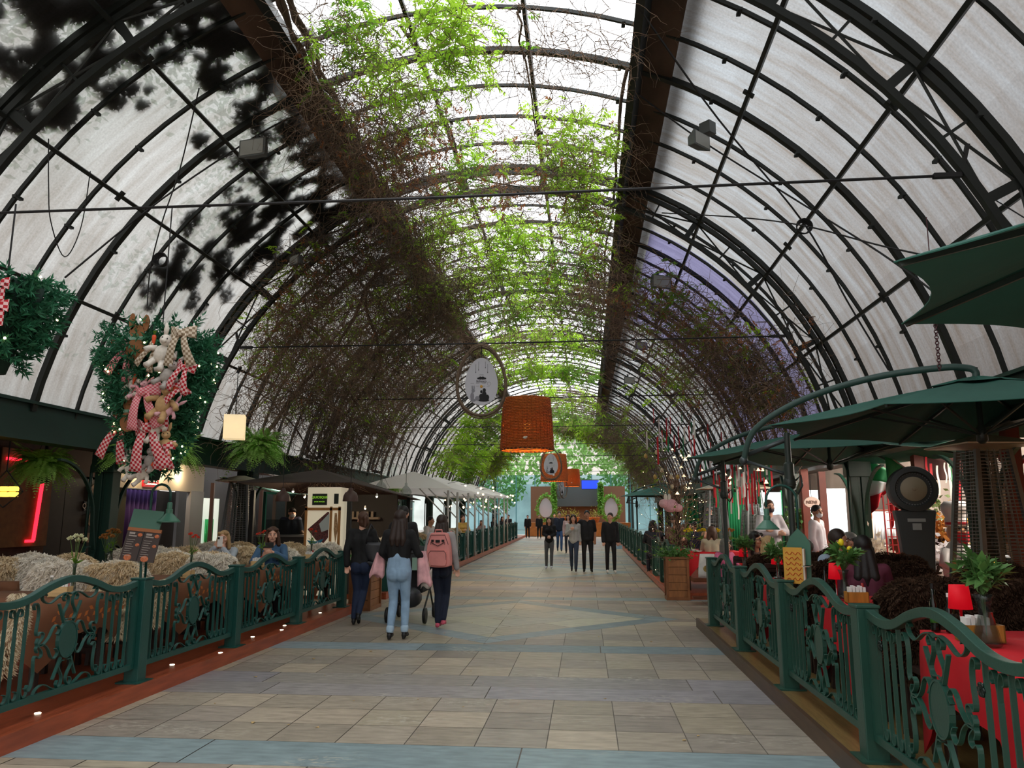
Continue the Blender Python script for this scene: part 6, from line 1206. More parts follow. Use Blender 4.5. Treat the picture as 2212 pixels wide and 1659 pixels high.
def flag(lab, px, py, y, w, h, seed, sash):
    p = scr(px, py, y); root = thing('flag', lab, 'flag', tuple(p), 0, 'flags on the right'); rg = random.Random(seed)
    def fn(u, v): s = .5*(1-v); return (w*(u*(.45+.55*(1-v))) , .06*math.sin(u*9+seed)*(.3+v), -h*v*(.55+.45*(1-u)) - .38*u*w*(v*.2) + (-.35*h*u*(1-v)))
    for k, m in enumerate((ITG, ITW, ITR)): g = MB(); a, b = (0, .36, .66, 1.)[k:k+2]; g.grid(lambda u, v: fn(u, a+(b-a)*v), 16, 6, .003); g.build(('green_band', 'white_band', 'red_band')[k], m, root, smooth=True)
    g = MB(); g.tube([(-.02, 0, .02), (w*1.15, 0, -.4*h+.0)], .012, 6); g.build('staff', M('staff', '8a8880', .4), root)
    if sash: g = MB(); g.slab([(.05, -.42), (.11, -.38), (.1, -.5), (.05, -.52)], -.07, -.065); g.build('emblem', M('flag emblem', 'b01626', .7), root)
flag('green, white and red flag draped left of the misting fan', 1868, 990, 13.4, .62, .98, 1, False); flag('green, white and red flag with a red emblem beside the misting fan', 1910, 980, 13.0, .55, 1.2, 4, True)
root = thing('curtain_panel', 'white pleated curtain under the flags', 'curtain', (px_x(1885, 15), 15, 1.05)); g = MB(); g.grid(lambda u, v: (u*.52, .02*math.sin(u*60), v*.6), 70, 1, .006); g.build('cloth', M('white pleats', 'eceef4', .7), root, smooth=True); g = MB(); g.tube([(-.05, 0, .62), (.57, 0, .62)], .012, 6); g.build('rod', REDW, root)
p = scr(1866, 1115, 14.2); root = thing('banner_stand', 'cream banner with an orange food photo by the flags', 'banner', (p.x, 14.2, D_)); g = MB(); g.box2((-.14, 0, .2), (.14, .02, 1.95)); g.build('sheet', M('banner cream', 'e0cdb0', .6), root); g = MB(); g.box2((-.14, -.005, 1.4), (.14, 0, 1.9)); g.build('photo', M('banner photo', 'c0662c', .5, var=.6, vs=12), root); g = MB(); [g.box2((-.08, -.005, 1.3-.05*k), (.08-.02*(k % 3), 0, 1.315-.05*k)) for k in range(5)]; g.slab([(-.06, .8), (.06, .86), (.02, .95), (-.04, .93)], -.005, 0); g.build('print', M('banner red', 'b8442c', .6), root)
p = scr(1930, 1155, 12.2); root = thing('lattice_stand', 'red metal lattice stand left of the misting fan', 'stand', (p.x, 12.2, D_)); g = MB(); RL = M('red lacquer', 'b01c20', .4)
for x in (-.1, 0, .1): g.bar((x, 0, 0), (x*.7-.04, 0, 1.75), .018)
for k in range(14): g.bar((-.1+.002*k, 0, .12*k+.05), (.1-.006*k, 0, .12*k+.05), .012)
g.build('lattice', RL, root)
# chef statue: plain cook figure
p = scr(2072, 1200, 10.6); root = thing('chef_statue', 'painted cook statue in white jacket, tall hat and red neckerchief mask', 'statue', (p.x, 10.6, D_), .25); root.scale = (.93, .93, .93); SW = M('statue white', 'e4dfe0', .4); SK = M('statue skin', 'd8a888', .4); SR = M('statue red', 'c8182c', .4)
g = MB(); g.lathe([(.16, .45), (.2, .6), (.22, .85), (.2, 1.05), (.12, 1.18), (.07, 1.2)], 20); g.build('jacket', SW, root, smooth=True); g = MB(); g.lathe([(.21, .0), (.2, .3), (.19, .5), (.0, .5)], 20); g.build('trousers', SW, root, smooth=True)
for q in (-1, 1): g = MB(); g.tube([(q*.19, 0, 1.08), (q*.27, -.04, .9), (q*.18, -.2, .82), (q*.05, -.24, .84)], [.075, .07, .06, .045], 10); g.build('sleeve', SW, root, smooth=True); g = MB(); g.ell((q*.03, -.25, .85), (.045, .04, .04)); g.build('hand', SK, root, smooth=True)
g = MB(); g.ell((0, 0, 1.32), (.13, .13, .15), 16, 10); g.ell((0, -.13, 1.32), (.03, .035, .025)); g.build('head', SK, root, smooth=True); g = MB(); g.lathe([(.135, 1.4), (.14, 1.5), (.13, 1.52), (.17, 1.6), (.18, 1.68), (.13, 1.74), (0, 1.75)], 18); g.build('hat', SW, root, smooth=True); g = MB(); g.lathe([(.137, 1.42), (.141, 1.455)], 18); g.build('hat_band', SR, root)
g = MB(); g.add([(-.14, -.08, 1.33), (0, -.17, 1.31), (.14, -.08, 1.33), (-.1, -.1, 1.2), (0, -.16, 1.14), (.1, -.1, 1.2)], [(0, 3, 4, 1), (1, 4, 5, 2)]); o = g.build('mask', SR, root); q = o.modifiers.new('s', 'SOLIDIFY'); q.thickness = .02; g = MB(); g.lathe([(.225, .5), (.235, .62), (.2, .64)], 20); g.build('apron_band', SR, root); g = MB(); [g.ell((q*.05, -.12, 1.38), (.022, .015, .028)) for q in (-1, 1)]; g.build('eyes', BLACK, root)
p = scr(2168, 1100, 9.7); root = thing('menu_sign', 'cream and brown menu sign board behind the flaming heater', 'sign', (p.x, 9.9, D_)); g = MB(); g.box2((-.18, 0, .5), (.18, .03, 1.95)); g.build('board', M('sign cream', 'b8aa94', .6, var=.1), root); g = MB(); g.box2((-.14, -.006, 1.1), (.14, 0, 1.5)); g.build('photo', M('sign photo', '8a5a3c', .6, var=.7, vs=18), root); text('NENI', .09, M('sign brown', '6a4a3c', .6), root, (.05, -.008, 1.78), (PI/2, 0, 0))
p = scr(2170, 990, 8.9); root = thing('scroll_bracket', 'red wrought-iron scroll bracket by the right post', 'bracket', tuple(p)); g = MB()
for cx, cz, r, a in ((0, 0, .07, 0), (.09, .08, .06, 2), (.14, -.02, .06, 4), (.05, .16, .05, 1), (.15, .17, .04, 3)): g.tube([(cx+x, 0, cz+z) for x, z in curl(0, 0, r, a, 1.4, 18)], .011, 6)
g.build('scrolls', RL, root); g = MB(); g.tube([(.02, 0, -.12), (.2, 0, .02), (.28, 0, .02)], .018, 6); g.build('arm', GAL, root)
for k, (px, py, y, c, n) in enumerate([(2030, 1150, 12, 'd88a3c', 260), (2065, 1140, 12.2, 'd8b83c', 160), (1890, 1185, 12.5, 'e4dccc', 160), (2020, 1200, 11.4, 'e8e4e8', 140), (1720, 1120, 16.5, '5a8a4a', 260), (2010, 1090, 12.3, '8aa06a', 90)]):
    p = scr(px, py, y); B = Bag(); P = RNG.normal(size=(n, 3))*.12+np.array(p); v, f = leaflets(P, unit(n), unit(n), .09, .06); B.add(v, f); root = thing('flower_arrangement', ('orange flower arrangement behind the misting fan', 'yellow fruit and flower arrangement by the cook statue', 'white orchids on the sideboard under the flags', 'white hydrangeas at the foot of the cook statue', 'leafy green plant beside the oval sign', 'small trailing plant in a hanging pot by the misting fan')[k], 'flowers'); B.out('blooms', leaf_mat(f'blooms {c}', c, .25), root); g = MB(); g.lathe([(.06, -.25), (.1, -.1), (.08, -.08)], 12, tuple(p)); g.build('pot', DARKWOOD, root)
root = thing('green_clothed_table', 'side table under a green cloth below the flags', 'table', (px_x(1905, 12.6), 12.6, D_)); g = MB(); g.grid(lambda u, v: ((u-.5)*.7, .02*math.sin(u*20)*v-.2*min(1, v*3), .72-.35*max(0, v-.3)), 24, 6, .006); g.build('cloth', M('green cloth', '14603c', .7), root, smooth=True); g = MB(); g.box2((-.3, -.15, 0), (.3, .15, .7)); g.build('body', DARKWOOD, root)
for k, (x, y, e) in enumerate([(5.9, 13.6, 260), (5.7, 10.4, 160), (6., 18., 240), (5., 24., 160)]): l = bpy.data.lights.new('shop_lamp', 'POINT'); l.energy = e; l.color = (1, .9, .78); l.shadow_soft_size = .3; o = bpy.data.objects.new('shop_lamp', l); COL.objects.link(o); o.location = (x, y, 2.6)
GC = M('green curtain cloth', '2f9a66', .7, transl=.35)
for k, (px0, px1, y) in enumerate([(1575, 1610, 26), (1480, 1545, 34), (1690, 1700, 24)]):
    x0, x1 = px_x(px0, y), px_x(px1, y); root = thing('green_curtain', ('long green curtain behind the far heaters', 'pale green curtain at the far end of the right terrace', 'narrow green curtain by the far right post')[k], 'curtain', (x0, y, gz(y)+.2)); g = MB(); g.grid(lambda u, v: (u*(x1-x0), .05*math.sin(u*40), v*2.1), 50, 1, .01); g.build('cloth', GC, root, smooth=True)
# ================================================================ STAGE AND END OF THE STREET
YE = 54.; ze = gz(YE)
g = MB(); g.box2((-16, YE+14, 0), (14, YE+14.2, 4.5)); tag(g.build('wall_back', M('hazy garden backdrop wall', 'c8d0cc', .8, var=.3, vs=.5, emit=.0)), kind='structure')
for k in range(12):
    x = -9+k*1.35; g = MB(); g.box2((x, YE+1.5, ze), (x+.06, YE+1.56, 4.6)); tag(g.build('window_mullion', M('teal frame', '3a6a70', .5)), kind='structure')
g = MB(); g.box2((-9, YE+1.52, ze), (7, YE+1.54, 4.6)); tag(g.build('window_9', glass('blue glass', 'dcf0f6', .1)), kind='structure')
sx = px_x(1248, 52); root = thing('stage', 'wooden stage at the far end of the street', 'stage', (sx, 52, ze-.02)); g = MB(); g.box2((-3.4, -1.2, 0), (3.4, 1.4, .86)); g.build('platform', M('stage front', 'a86a34', .6, var=.15), root); g = MB(); g.box2((-3.2, 1.2, .86), (3.2, 1.3, 3.3)); g.build('back_wall', M('stage back', '6a4a34', .7), root)
root = thing('video_screen', 'large dark grey screen with a bright blue rectangle at the stage', 'screen', (px_x(1248, 53), 53.05, 0)); a, b = scr(1202, 1094, 53), scr(1293, 1036, 53); g = MB(); g.box2((a.x-root.location.x, -.06, a.z), (b.x-root.location.x, .06, b.z)); g.build('panel', M('screen grey', '4c5456', .5), root); a, b = scr(1257, 1056, 53), scr(1293, 1038, 53); g = MB(); g.box2((a.x-root.location.x, -.08, a.z), (b.x-root.location.x, -.06, b.z)); g.build('lit_area', M('screen blue', '1a34e0', emit=1.6), root)
HG = leaf_mat('hedge leaf', '6aa038', .3)
for k, px in enumerate((1197, 1298)):
    a = scr(px, 1112, 52.6); b = scr(px, 1042, 52.6); n = 1400; P = np.stack([RNG.uniform(-.17, .17, n)+a.x, RNG.uniform(-.1, .1, n)+52.6, RNG.uniform(a.z, b.z, n)], 1); B = Bag(); v, f = leaflets(P, unit(n), unit(n), .12, .08); B.add(v, f); o = B.out('hedge_pillar', HG); tag(o, ('left', 'right')[k]+' green hedge pillar beside the stage screen', 'hedge', kind='stuff')
for k, px in enumerate((1179, 1320)):
    p = scr(px, 1097, 51.6); root = thing('egg_signboard', ('left', 'right')[k]+' tall egg-shaped panel in a leafy hoop at the stage', 'sign', tuple(p)); g = MB(); g.slab(egg(.85), -.03, .03); g.build('board', BOARD, root); n = 500; B = Bag(); P = np.array([(x*1.3, 0, z*1.3) for x, z in egg(.85)])[RNG.integers(0, 40, n)]+RNG.normal(size=(n, 3))*.05; v, f = leaflets(P, unit(n), unit(n), .14, .08); B.add(v, f); B.out('leafy_hoop', HG, root)
for k, (px, c) in enumerate(((1212, 'leafy basket with yellow blooms'), (1238, 'tall basket with a hooped handle'), (1283, 'brown basket with blooms'))):
    p = scr(px, 1112, 51.3); root = thing('flower_basket', c+' on the stage', 'basket', (p.x, 51.3, ze+.84)); g = MB(); g.lathe([(.28, 0), (.4, .35), (.36, .36), (0, .3)], 14); g.build('basket', WICK, root); n = 160; B = Bag(); v, f = leaflets(RNG.normal(size=(n, 3))*.2+np.array([0, 0, .5]), unit(n), unit(n), .1, .06); B.add(v, f); B.out('blooms', leaf_mat('basket blooms', '8a8a3c', .3), root)
# trees and facade seen beyond the end glazing and the sides
for k, (x, y, z, r, n) in enumerate([(-7, 60, 4.5, 2.6, 1500), (-2, 63, 7, 3.4, 1900), (3.5, 61, 6.2, 2.8, 1500), (8, 60, 3.6, 2.4, 1200), (-11.5, 40, 3.5, 2., 700), (9.5, 34, 3., 2., 700)]):
    root = thing('tree', ('far leafy tree left of the stage glazing', 'tall far tree behind the stage screen', 'far leafy tree right of the stage screen', 'far tree at the right of the glazing', 'tree behind the far left shops', 'tree behind the far right shops')[k], 'tree', (x, y, 0)); B = Bag(); P = unit(n)*(RNG.uniform(.3, 1, n)**.5*r)[:, None]+np.array([0, 0, z]); v, f = leaflets(P, unit(n), unit(n), .4, .25); B.add(v, f); o = B.out('crown', leaf_mat('far leaf', '7ea85a', .4), root); o['kind'] = 'stuff'; g = MB(); g.tube([(0, 0, 0), (0, 0, z)], [.25, .12], 8); g.build('trunk', M('bark', '3a2e24', .9), root)
# ================================================================ PEOPLE
def remesh(g, vox, smooth=3):
    me = bpy.data.meshes.new('t'); me.from_pydata(g.v, [], g.f); o = bpy.data.objects.new('t', me); COL.objects.link(o)
    r = o.modifiers.new('r', 'REMESH'); r.mode = 'VOXEL'; r.voxel_size = vox; s = o.modifiers.new('s', 'SMOOTH'); s.iterations = smooth; s.factor = .5
    dg = bpy.context.evaluated_depsgraph_get(); nm = bpy.data.meshes.new_from_object(o.evaluated_get(dg)); bpy.data.objects.remove(o)
    nm.polygons.foreach_set('use_smooth', [True]*len(nm.polygons)); return nm
def cap(g, a, b, r0, r1):
    a, b = V(a), V(b); g.tube([a+(b-a)*t for t in (0, .25, .5, .75, 1)], [r0+(r1-r0)*t for t in (0, .25, .5, .75, 1)], 10); g.ell(a, r0, 10, 7); g.ell(b, r1, 10, 7)
STAND = dict(pel=(0, 0, .92), wst=(0, .0, 1.07), chs=(0, .01, 1.26), nck=(0, .02, 1.43), hd=(0, -.012, 1.575), sL=(.165, .02, 1.385), eL=(.21, .03, 1.12), wL=(.21, -.05, .89), sR=(-.165, .02, 1.385), eR=(-.21, .03, 1.12), wR=(-.21, -.05, .89), hL=(.085, 0, .9), kL=(.1, -.02, .5), aL=(.1, .02, .09), tL=(.11, -.12, .035), hR=(-.085, 0, .9), kR=(-.1, -.02, .5), aR=(-.1, .02, .09), tR=(-.11, -.12, .035))
WALK = dict(kL=(.07, -.16, .5), aL=(.06, -.22, .1), tL=(.06, -.35, .06), kR=(-.07, .03, .5), aR=(-.07, .26, .16), tR=(-.07, .17, .04), eL=(.21, .1, 1.12), wL=(.2, .1, .9), eR=(-.21, -.04, 1.12), wR=(-.19, -.16, .92))
SIT = dict(pel=(0, .06, .53), wst=(0, .06, .68), chs=(0, .05, .87), nck=(0, .04, 1.04), hd=(0, .0, 1.185), sL=(.165, .05, .995), eL=(.23, -.05, .78), wL=(.1, -.27, .78), sR=(-.165, .05, .995), eR=(-.23, -.05, .78), wR=(-.1, -.27, .78), hL=(.09, .04, .51), kL=(.11, -.38, .5), aL=(.11, -.36, .1), tL=(.12, -.5, .04), hR=(-.09, .04, .51), kR=(-.11, -.38, .5), aR=(-.11, -.36, .1), tR=(-.12, -.5, .04))
SKIN = {k: M('skin '+k, c, .5, var=.04, vs=20) for k, c in dict(fair='d8a58c', tan='b07e62', warm='c4906f').items()}
HAIR = {k: M('hair '+k, c, .55, var=.35, vs=24, stretch=(8, 8, .6)) for k, c in dict(black='15100e', dark='2a1b14', brown='4a2f20', blond='a8875c', grey='6a6660').items()}
def cloth_m(c, v=.1, r=.8): return M('cloth '+c, c, r, var=v, vs=7, bump=.08, bs=30)
def foot_at(px, py):
    lo, hi = 2., 70.
    for _ in range(50):
        m = (lo+hi)/2
        if aty(px, py, m).z > gz(m): lo = m
        else: hi = m
    return aty(px, py, lo)
def turn(p, c, a): c = V(c); p = V(p)-c; s, k = math.sin(a), math.cos(a); return c+V((p.x*k-p.y*s, p.x*s+p.y*k, p.z))
def person(label, x, y, z, rz, h=1.7, pose=(), fem=True, skin='fair', hair=('dark', 'short'), top=('222222', 1.), bottom='222233', shoes='151515', vox=.016, face=True, look=0., cuff=False, crop=False, group=None, heel=False, bare_top=False, mask=None, base=STAND, neckline=.0, fat=1., stripe=None):
    J = dict(base); 
    for q in pose: J.update(q)
    J = {k: V(v) for k, v in J.items()}; sc = h/1.7
    root = thing('person', label, 'person', (x, y, z), rz, group); root.scale = (sc, sc, sc); root.delta_scale = (1, 1, 1)
    w = (.9 if fem else 1.04)*fat; hd = J['hd']; sk = SKIN[skin]; HH = lambda p: turn(V(p)+hd, hd, look)
    def torso(g, e, lo=True):
        wd = w*.95
        g.at(); up = (J['chs']-J['pel']).normalized(); cap(g, J['pel']+V((.05*wd, 0, 0)), J['pel']-V((.05*wd, 0, 0)), .1*fat+e, .1*fat+e)
        for a, b, r0, r1 in (('pel', 'wst', .1, .088 if fem else .1), ('wst', 'chs', .088 if fem else .1, .1)):
            for s in (-1, 1): cap(g, J[a]+V((s*(.055 if fem else .065)*wd, 0, 0)), J[b]+V((s*(.04 if a == 'pel' and fem else .07)*wd, 0, 0)), (r0+e)*fat, (r1+e)*fat)
        for s, k in ((1, 'sL'), (-1, 'sR')): cap(g, J['chs']+V((s*.06*wd, 0, .04)), J[k]+V((-s*.035, 0, -.015)), .09+e, .058+e); cap(g, J['nck']+V((0, 0, -.05)), J[k]+V((-s*.03, 0, .0)), .05+e, .05+e)
        if fem: 
            for s in (-1, 1): g.ell(J['chs']+V((s*.07, -.085, -.0)), (.058+e, .05+e, .06+e))
    def arm(g, k, e, f=1.):
        a, b, c = J['s'+k], J['e'+k], J['w'+k]; r = (.041 if fem else .05)*fat
        if f <= .5: cap(g, a, a+(b-a)*(f*2), r+.008+e, r+e); return
        cap(g, a, b, r+.008+e, r-.004+e); cap(g, b, b+(c-b)*((f-.5)*2), r-.002+e, r-.013+e*1.2)
    def legs(g, e, f=1.):
        for k in 'LR':
            a, b, c = J['h'+k], J['k'+k], J['a'+k]; t = (.083 if fem else .08)*fat; cap(g, a, b, t+e, .053+e); cap(g, b, b+(c-b)*.35, .054+e, .053+e); cap(g, b+(c-b)*.35, b+(c-b)*f, .053+e, .036+e*1.4)
        for s in (-1, 1): g.ell(J['pel']+V((s*.06*w, .06, -.06)), (.085*fat+e, .07*fat+e, .1+e))
    g = MB(); torso(g, -.012); legs(g, -.012)
    for k in 'LR': arm(g, k, -.004)
    cap(g, J['nck']-V((0, 0, .03)), hd-V((0, -.012, .07)), .05 if fem else .06, .046 if fem else .054)
    g.ell(HH((0, .008, .02)), (.074, .092, .098), 16, 12); g.ell(HH((0, -.03, -.045)), (.055, .055, .06), 14, 10); g.ell(HH((0, -.06, -.085)), (.022, .022, .018))
    cap(g, HH((0, -.082, .02)), HH((0, -.104, -.02)), .009, .014)
    for s in (-1, 1): g.ell(HH((s*.076, .01, -.0)), (.01, .018, .03)); g.ell(HH((s*.045, -.06, -.02)), (.025, .022, .02))
    for k, s in (('L', 1), ('R', -1)):
        a, b = J['w'+k], J['w'+k]-J['e'+k]; d = b.normalized(); side = d.cross(V((0, 1, 0)) if abs(d.y) < .9 else V((0, 0, 1))).normalized(); nn = side.cross(d)
        cap(g, a-d*.01, a+d*.035, .024, .024); 
        for i in range(4): o = side*((i-1.5)*.0185); base_ = a+d*.05+o; ln = (.06, .072, .068, .052)[i]; cap(g, a+d*.02+o*.8, base_+d*.02, .0135, .0105); cap(g, base_+d*.02, base_+d*(.02+ln*.5)+nn*.01, .0098, .009); cap(g, base_+d*(.02+ln*.5)+nn*.01, base_+d*(.02+ln*.85)+nn*.032, .009, .0075)
        th = a+d*.02-side*s*.03; cap(g, th, th+d*.035-side*s*.022+nn*.012, .0125, .0105); cap(g, th+d*.035-side*s*.022+nn*.012, th+d*.062-side*s*.026+nn*.024, .0105, .0085)
    me = remesh(g, vox*.62, 2); me.materials.append(sk); o = bpy.data.objects.new('body', me); COL.objects.link(o); o.parent = root
    def part(nm, g, m, v=vox, s=3): me = remesh(g, v, s); me.materials.append(m); o = bpy.data.objects.new(nm, me); COL.objects.link(o); o.parent = root; return o
    if top:
        g = MB(); torso(g, .012)
        for k in 'LR': arm(g, k, .014, top[1])
        o = part('top', g, cloth_m(top[0]))
    if bottom:
        g = MB(); f = .86 if cuff else .97; legs(g, .008 if top else .012, f); cap(g, J['pel']+V((.05*w, 0, 0)), J['pel']-V((.05*w, 0, 0)), .108*fat, .108*fat)
        if crop: 
            for s in (-1, 0, 1): cap(g, J['pel']+V((s*.055*w, .004*(s == 0), 0)), J['wst']+V((s*.045*w, .004*(s == 0), .02)), .113*fat, .107)
        part('trousers', g, cloth_m(bottom, .18))
        if cuff:
            for k in 'LR': g = MB(); b, c = J['k'+k], J['a'+k]; cap(g, b+(c-b)*.86, b+(c-b)*.94, .056, .054); part('turn_up', g, cloth_m(cuff if isinstance(cuff, str) else 'a4bccf'))
    for k in 'LR':
        a, t = J['a'+k], J['t'+k]; g = MB(); d = (t-a); g.ell(a-V((0, 0, .03)), (.036, .042, .04)); cap(g, a+V((0, .02, -.045)), a+d*.5+V((0, 0, -.005)), .036, .036); cap(g, a+d*.5, t+V((0, 0, .0)), .036, .028)
        if heel: cap(g, a, a+(J['k'+k]-a)*.28, .043, .045); g.box(a+V((0, .03, -.06)), (.04, .04, .06))
        part('shoe', g, shoes if not isinstance(shoes, str) else cloth_m(shoes, .1, .5), vox*.8, 2)
    if hair:
        c, st = hair; m = HAIR[c]; g = MB(); e = .012
        g.ell(HH((0, .022, .045)), (.074+e, .084+e, .082+e), 16, 12)
        if st in ('long', 'bob', 'pony'): g.ell(HH((0, .045, -.02)), (.076+e, .068, .1))
        if st == 'long':
            for sx in (-1, 0, 1): cap(g, HH((sx*.045, .07, -.03)), HH((sx*.075, .115, -.26)), .045, .045); cap(g, HH((sx*.075, .115, -.26)), HH((sx*.07, .12, -.33)), .045, .03)
            for sx in (-1, 1): cap(g, HH((sx*.075, .0, .0)), HH((sx*.09, .02, -.2)), .028, .03)
        if st == 'bob':
            for sx in (-1, 1): cap(g, HH((sx*.078, .0, .03)), HH((sx*.095, .0, -.14)), .028, .032); cap(g, HH((sx*.05, .07, 0)), HH((sx*.06, .075, -.15)), .04, .035)
        if st == 'pony': g.ell(HH((0, .13, .03)), (.04, .05, .045)); cap(g, HH((0, .14, .03)), HH((.01, .15, -.1)), .035, .02)
        if st in ('long', 'bob'): 
            for sx in (-1, 1): g.ell(HH((sx*.05, -.045, .085)), (.04, .035, .03))
        if st == 'cap': 
            g = MB(); g.ell(HH((0, .01, .05)), (.088, .1, .075), 16, 12); g.ell(HH((0, -.11, .05)), (.06, .055, .01)); 
        if st == 'bald': g = MB(); [g.ell(HH((s*.07, .03, .0)), (.012, .04, .03)) for s in (-1, 1)]
        part('hair' if st != 'cap' else 'cap', g, m, vox*.8, 2)
    if face:
        for s in (-1, 1):
            g = MB(); p = HH((s*.031, -.078, .012)); g.ell(p, (.0125, .009, .007), 8, 6); g.build('eye', M('eye white', 'ccc4bc', .3), root, smooth=True); g = MB(); g.ell(HH((s*.031, -.086, .012)), (.006, .004, .006), 8, 6); g.build('iris', M('iris', '1a120e', .3), root)
            g = MB(); g.tube([HH((s*.015, -.09, .03)), HH((s*.034, -.09, .036)), HH((s*.052, -.078, .03))], .004, 5); g.build('eyebrow', HAIR['dark'], root)
        g = MB(); g.tube([HH((-.024, -.079, -.053)), HH((-.008, -.089, -.05)), HH((.008, -.089, -.05)), HH((.024, -.079, -.053))], [.003, .0065, .0065, .003], 6); g.build('mouth', M('lips', '94504a', .5), root, smooth=True)
    if mask: g = MB(); g.ell(HH((0, -.045, -.045)), (.063, .058, .055), 14, 10); part('face_mask', g, M('mask '+mask, mask, .7), vox*.7, 1)
    root['_j'] = 0; del root['_j']
    return root, {k: V((x, y, z))+MX.Rotation(rz, 3, 'Z') @ (v*sc) for k, v in J.items()}
def walker(label, px, py, head, rz=0., **k):
    p = foot_at(px, py); h = aty(px, head, p.y).z-p.z; return person(label, p.x, p.y, gz(p.y)+.002, rz, h=h/1.0, **k)
NV = .011
# three women walking away
r, j1 = walker('woman in black sweater and dark jeans walking away with a black shoulder bag', 776, 1350, 1106, PI+.1, pose=(WALK, dict(kL=(.06, -.05, .5), aL=(.08, .02, .1), tL=(.1, -.1, .05), kR=(-.03, -.12, .5), aR=(-.0, .1, .17), tR=(.0, .06, .05), eR=(-.23, .0, 1.12), wR=(-.2, -.12, .92))), hair=('brown', 'pony'), top=('0f0f11', 1.), bottom='16243f', shoes='0c0c0d', heel=True, vox=NV, face=False, look=.5, fat=1.08, group=None)
r, j2 = walker('woman in light blue jeans and cropped black sweater walking away, long dark hair', 858, 1382, 1103, PI-.04, pose=(WALK, dict(kL=(.075, -.04, .5), aL=(.09, .05, .1), tL=(.1, -.08, .05), kR=(-.08, -.08, .5), aR=(-.085, -.04, .1), tR=(-.09, -.16, .05), eL=(.235, .02, 1.14), wL=(.16, -.16, 1.02), eR=(-.25, -.02, 1.13), wR=(-.3, -.2, 1.02))), hair=('dark', 'long'), top=('101012', 1.), bottom='8aa6c0', shoes='0c0c0d', heel=True, vox=NV, face=False, cuff='a4bccf', crop=True, fat=1.05)
r, j3 = walker('woman in grey sweater and navy jeans walking away with a pink backpack', 951, 1358, 1113, PI-.08, pose=(WALK, dict(kL=(.045, -.03, .5), aL=(.03, .04, .1), tL=(.03, -.09, .05), kR=(-.06, -.1, .5), aR=(-.05, .02, .14), tR=(-.05, -.08, .08), eL=(.22, .06, 1.13), wL=(.25, -.0, .91), eR=(-.22, .03, 1.12), wR=(-.24, -.03, .9))), hair=('dark', 'long'), top=('9a9696', 1.), bottom='141c30', shoes=M('pink sneaker', 'c8526a', .5, var=.35, vs=30), vox=NV, face=False)
def at_j(j, k, d): return tuple(j[k]+V(d))
# shoulder bag, pink coat, backpack
p = j1['pel']; root = thing('shoulder_bag', 'black leather bag on the shoulder of the woman in black sweater', 'bag', (p.x+.2, p.y-.1, p.z-.02), .2); g = MB(); g.grid(lambda u, v: (.19*math.cos(u*2*PI)*(.75+.25*v)+.05*(1-v), .055*math.sin(u*2*PI)+.06, .02+.3*v-.06*math.cos(u*2*PI)*(1-v)), 24, 6, .006); g.ell((.03, .06, .02), (.15, .05, .05)); g.build('body', M('black leather', '26272b', .4), root, smooth=True)
g = MB(); g.tube([(-.1, -.03, .3), (-.08, -.06, .45), (-.04, .0, .58), (.0, .12, .5), (.1, .1, .3)], .012, 6); g.build('strap', M('black leather', '26272b', .4), root, smooth=True)
p = j2['pel']; root = thing('pink_coat', 'pink and grey coat carried over the arms of the woman in light jeans', 'coat', (p.x, p.y, p.z)); PK = M('pink cloth', 'd8a4a8', .85, var=.25, vs=8, bump=.2, bs=14)
for sx, zz, l in ((-.27, .2, .3), (.27, .22, .42)): g = MB(); g.grid(lambda u, v, sx=sx, zz=zz, l=l: (sx+.09*math.cos(u*2*PI)*(.6+.5*v)+.05*v*(1 if sx > 0 else -1), .1+.06*math.sin(u*2*PI)+.02*math.sin(u*25), zz-l*v+.03*math.sin(u*19)*v), 26, 8, .004); g.build('sleeve', PK, root, smooth=True)
g = MB(); g.grid(lambda u, v: (.34+.07*math.cos(u*2*PI), .12+.05*math.sin(u*2*PI), -.02-.22*v+.02*math.sin(u*21)), 22, 5, .004); g.build('lining', M('grey lining', 'a89c94', .85, var=.15), root, smooth=True)
p = j3['chs']; root = thing('backpack', 'pink backpack on the woman in grey sweater', 'bag', (p.x-.0, p.y-.17, p.z-.3), -.08); PB = M('pink backpack cloth', 'd98a84', .65, var=.05, vs=10, bump=.05); g = MB(); g.slab(smooth_path([(-.15, .0), (-.17, .06), (-.155, .28), (-.12, .42), (-.08, .46), (.08, .46), (.12, .42), (.155, .28), (.17, .06), (.15, .0), (0, -.015), (-.15, 0)], 4)[:-1], -.07, .1); g.build('body', PB, root, bevel=.025, smooth=True)
g = MB(); g.slab(smooth_path([(-.12, .02), (-.125, .17), (-.1, .21), (.1, .21), (.125, .17), (.12, .02), (0, .012), (-.12, .02)], 4)[:-1], -.1, -.06); g.build('front_pocket', PB, root, bevel=.015); g = MB(); g.tube([(-.125, -.095, .05), (-.125, -.1, .17), (-.1, -.102, .212), (.1, -.102, .212), (.125, -.1, .17), (.125, -.095, .05)], .004, 5); g.tube([(-.1, -.075, .3), (-.1, -.08, .33), (0, -.08, .28), (.1, -.08, .33), (.1, -.075, .3)], .005, 5); g.tube([(-.15, -.07, .3), (-.1, -.075, .43), (.1, -.075, .43), (.15, -.07, .3)], .004, 5); g.build('zipper', M('dark zip', '3a2a2c', .5), root)
g = MB(); g.box((0, -.08, .345), (.06, .012, .035)); g.box((-.075, -.08, .35), (.035, .012, .03)); g.box((.075, -.08, .35), (.035, .012, .03)); g.build('patch', BLACK, root); g = MB(); g.tube([(-.05, -.03, .455), (-.045, -.03, .5), (.045, -.03, .5), (.05, -.03, .455)], .011, 7); g.build('handle', PB, root, smooth=True)
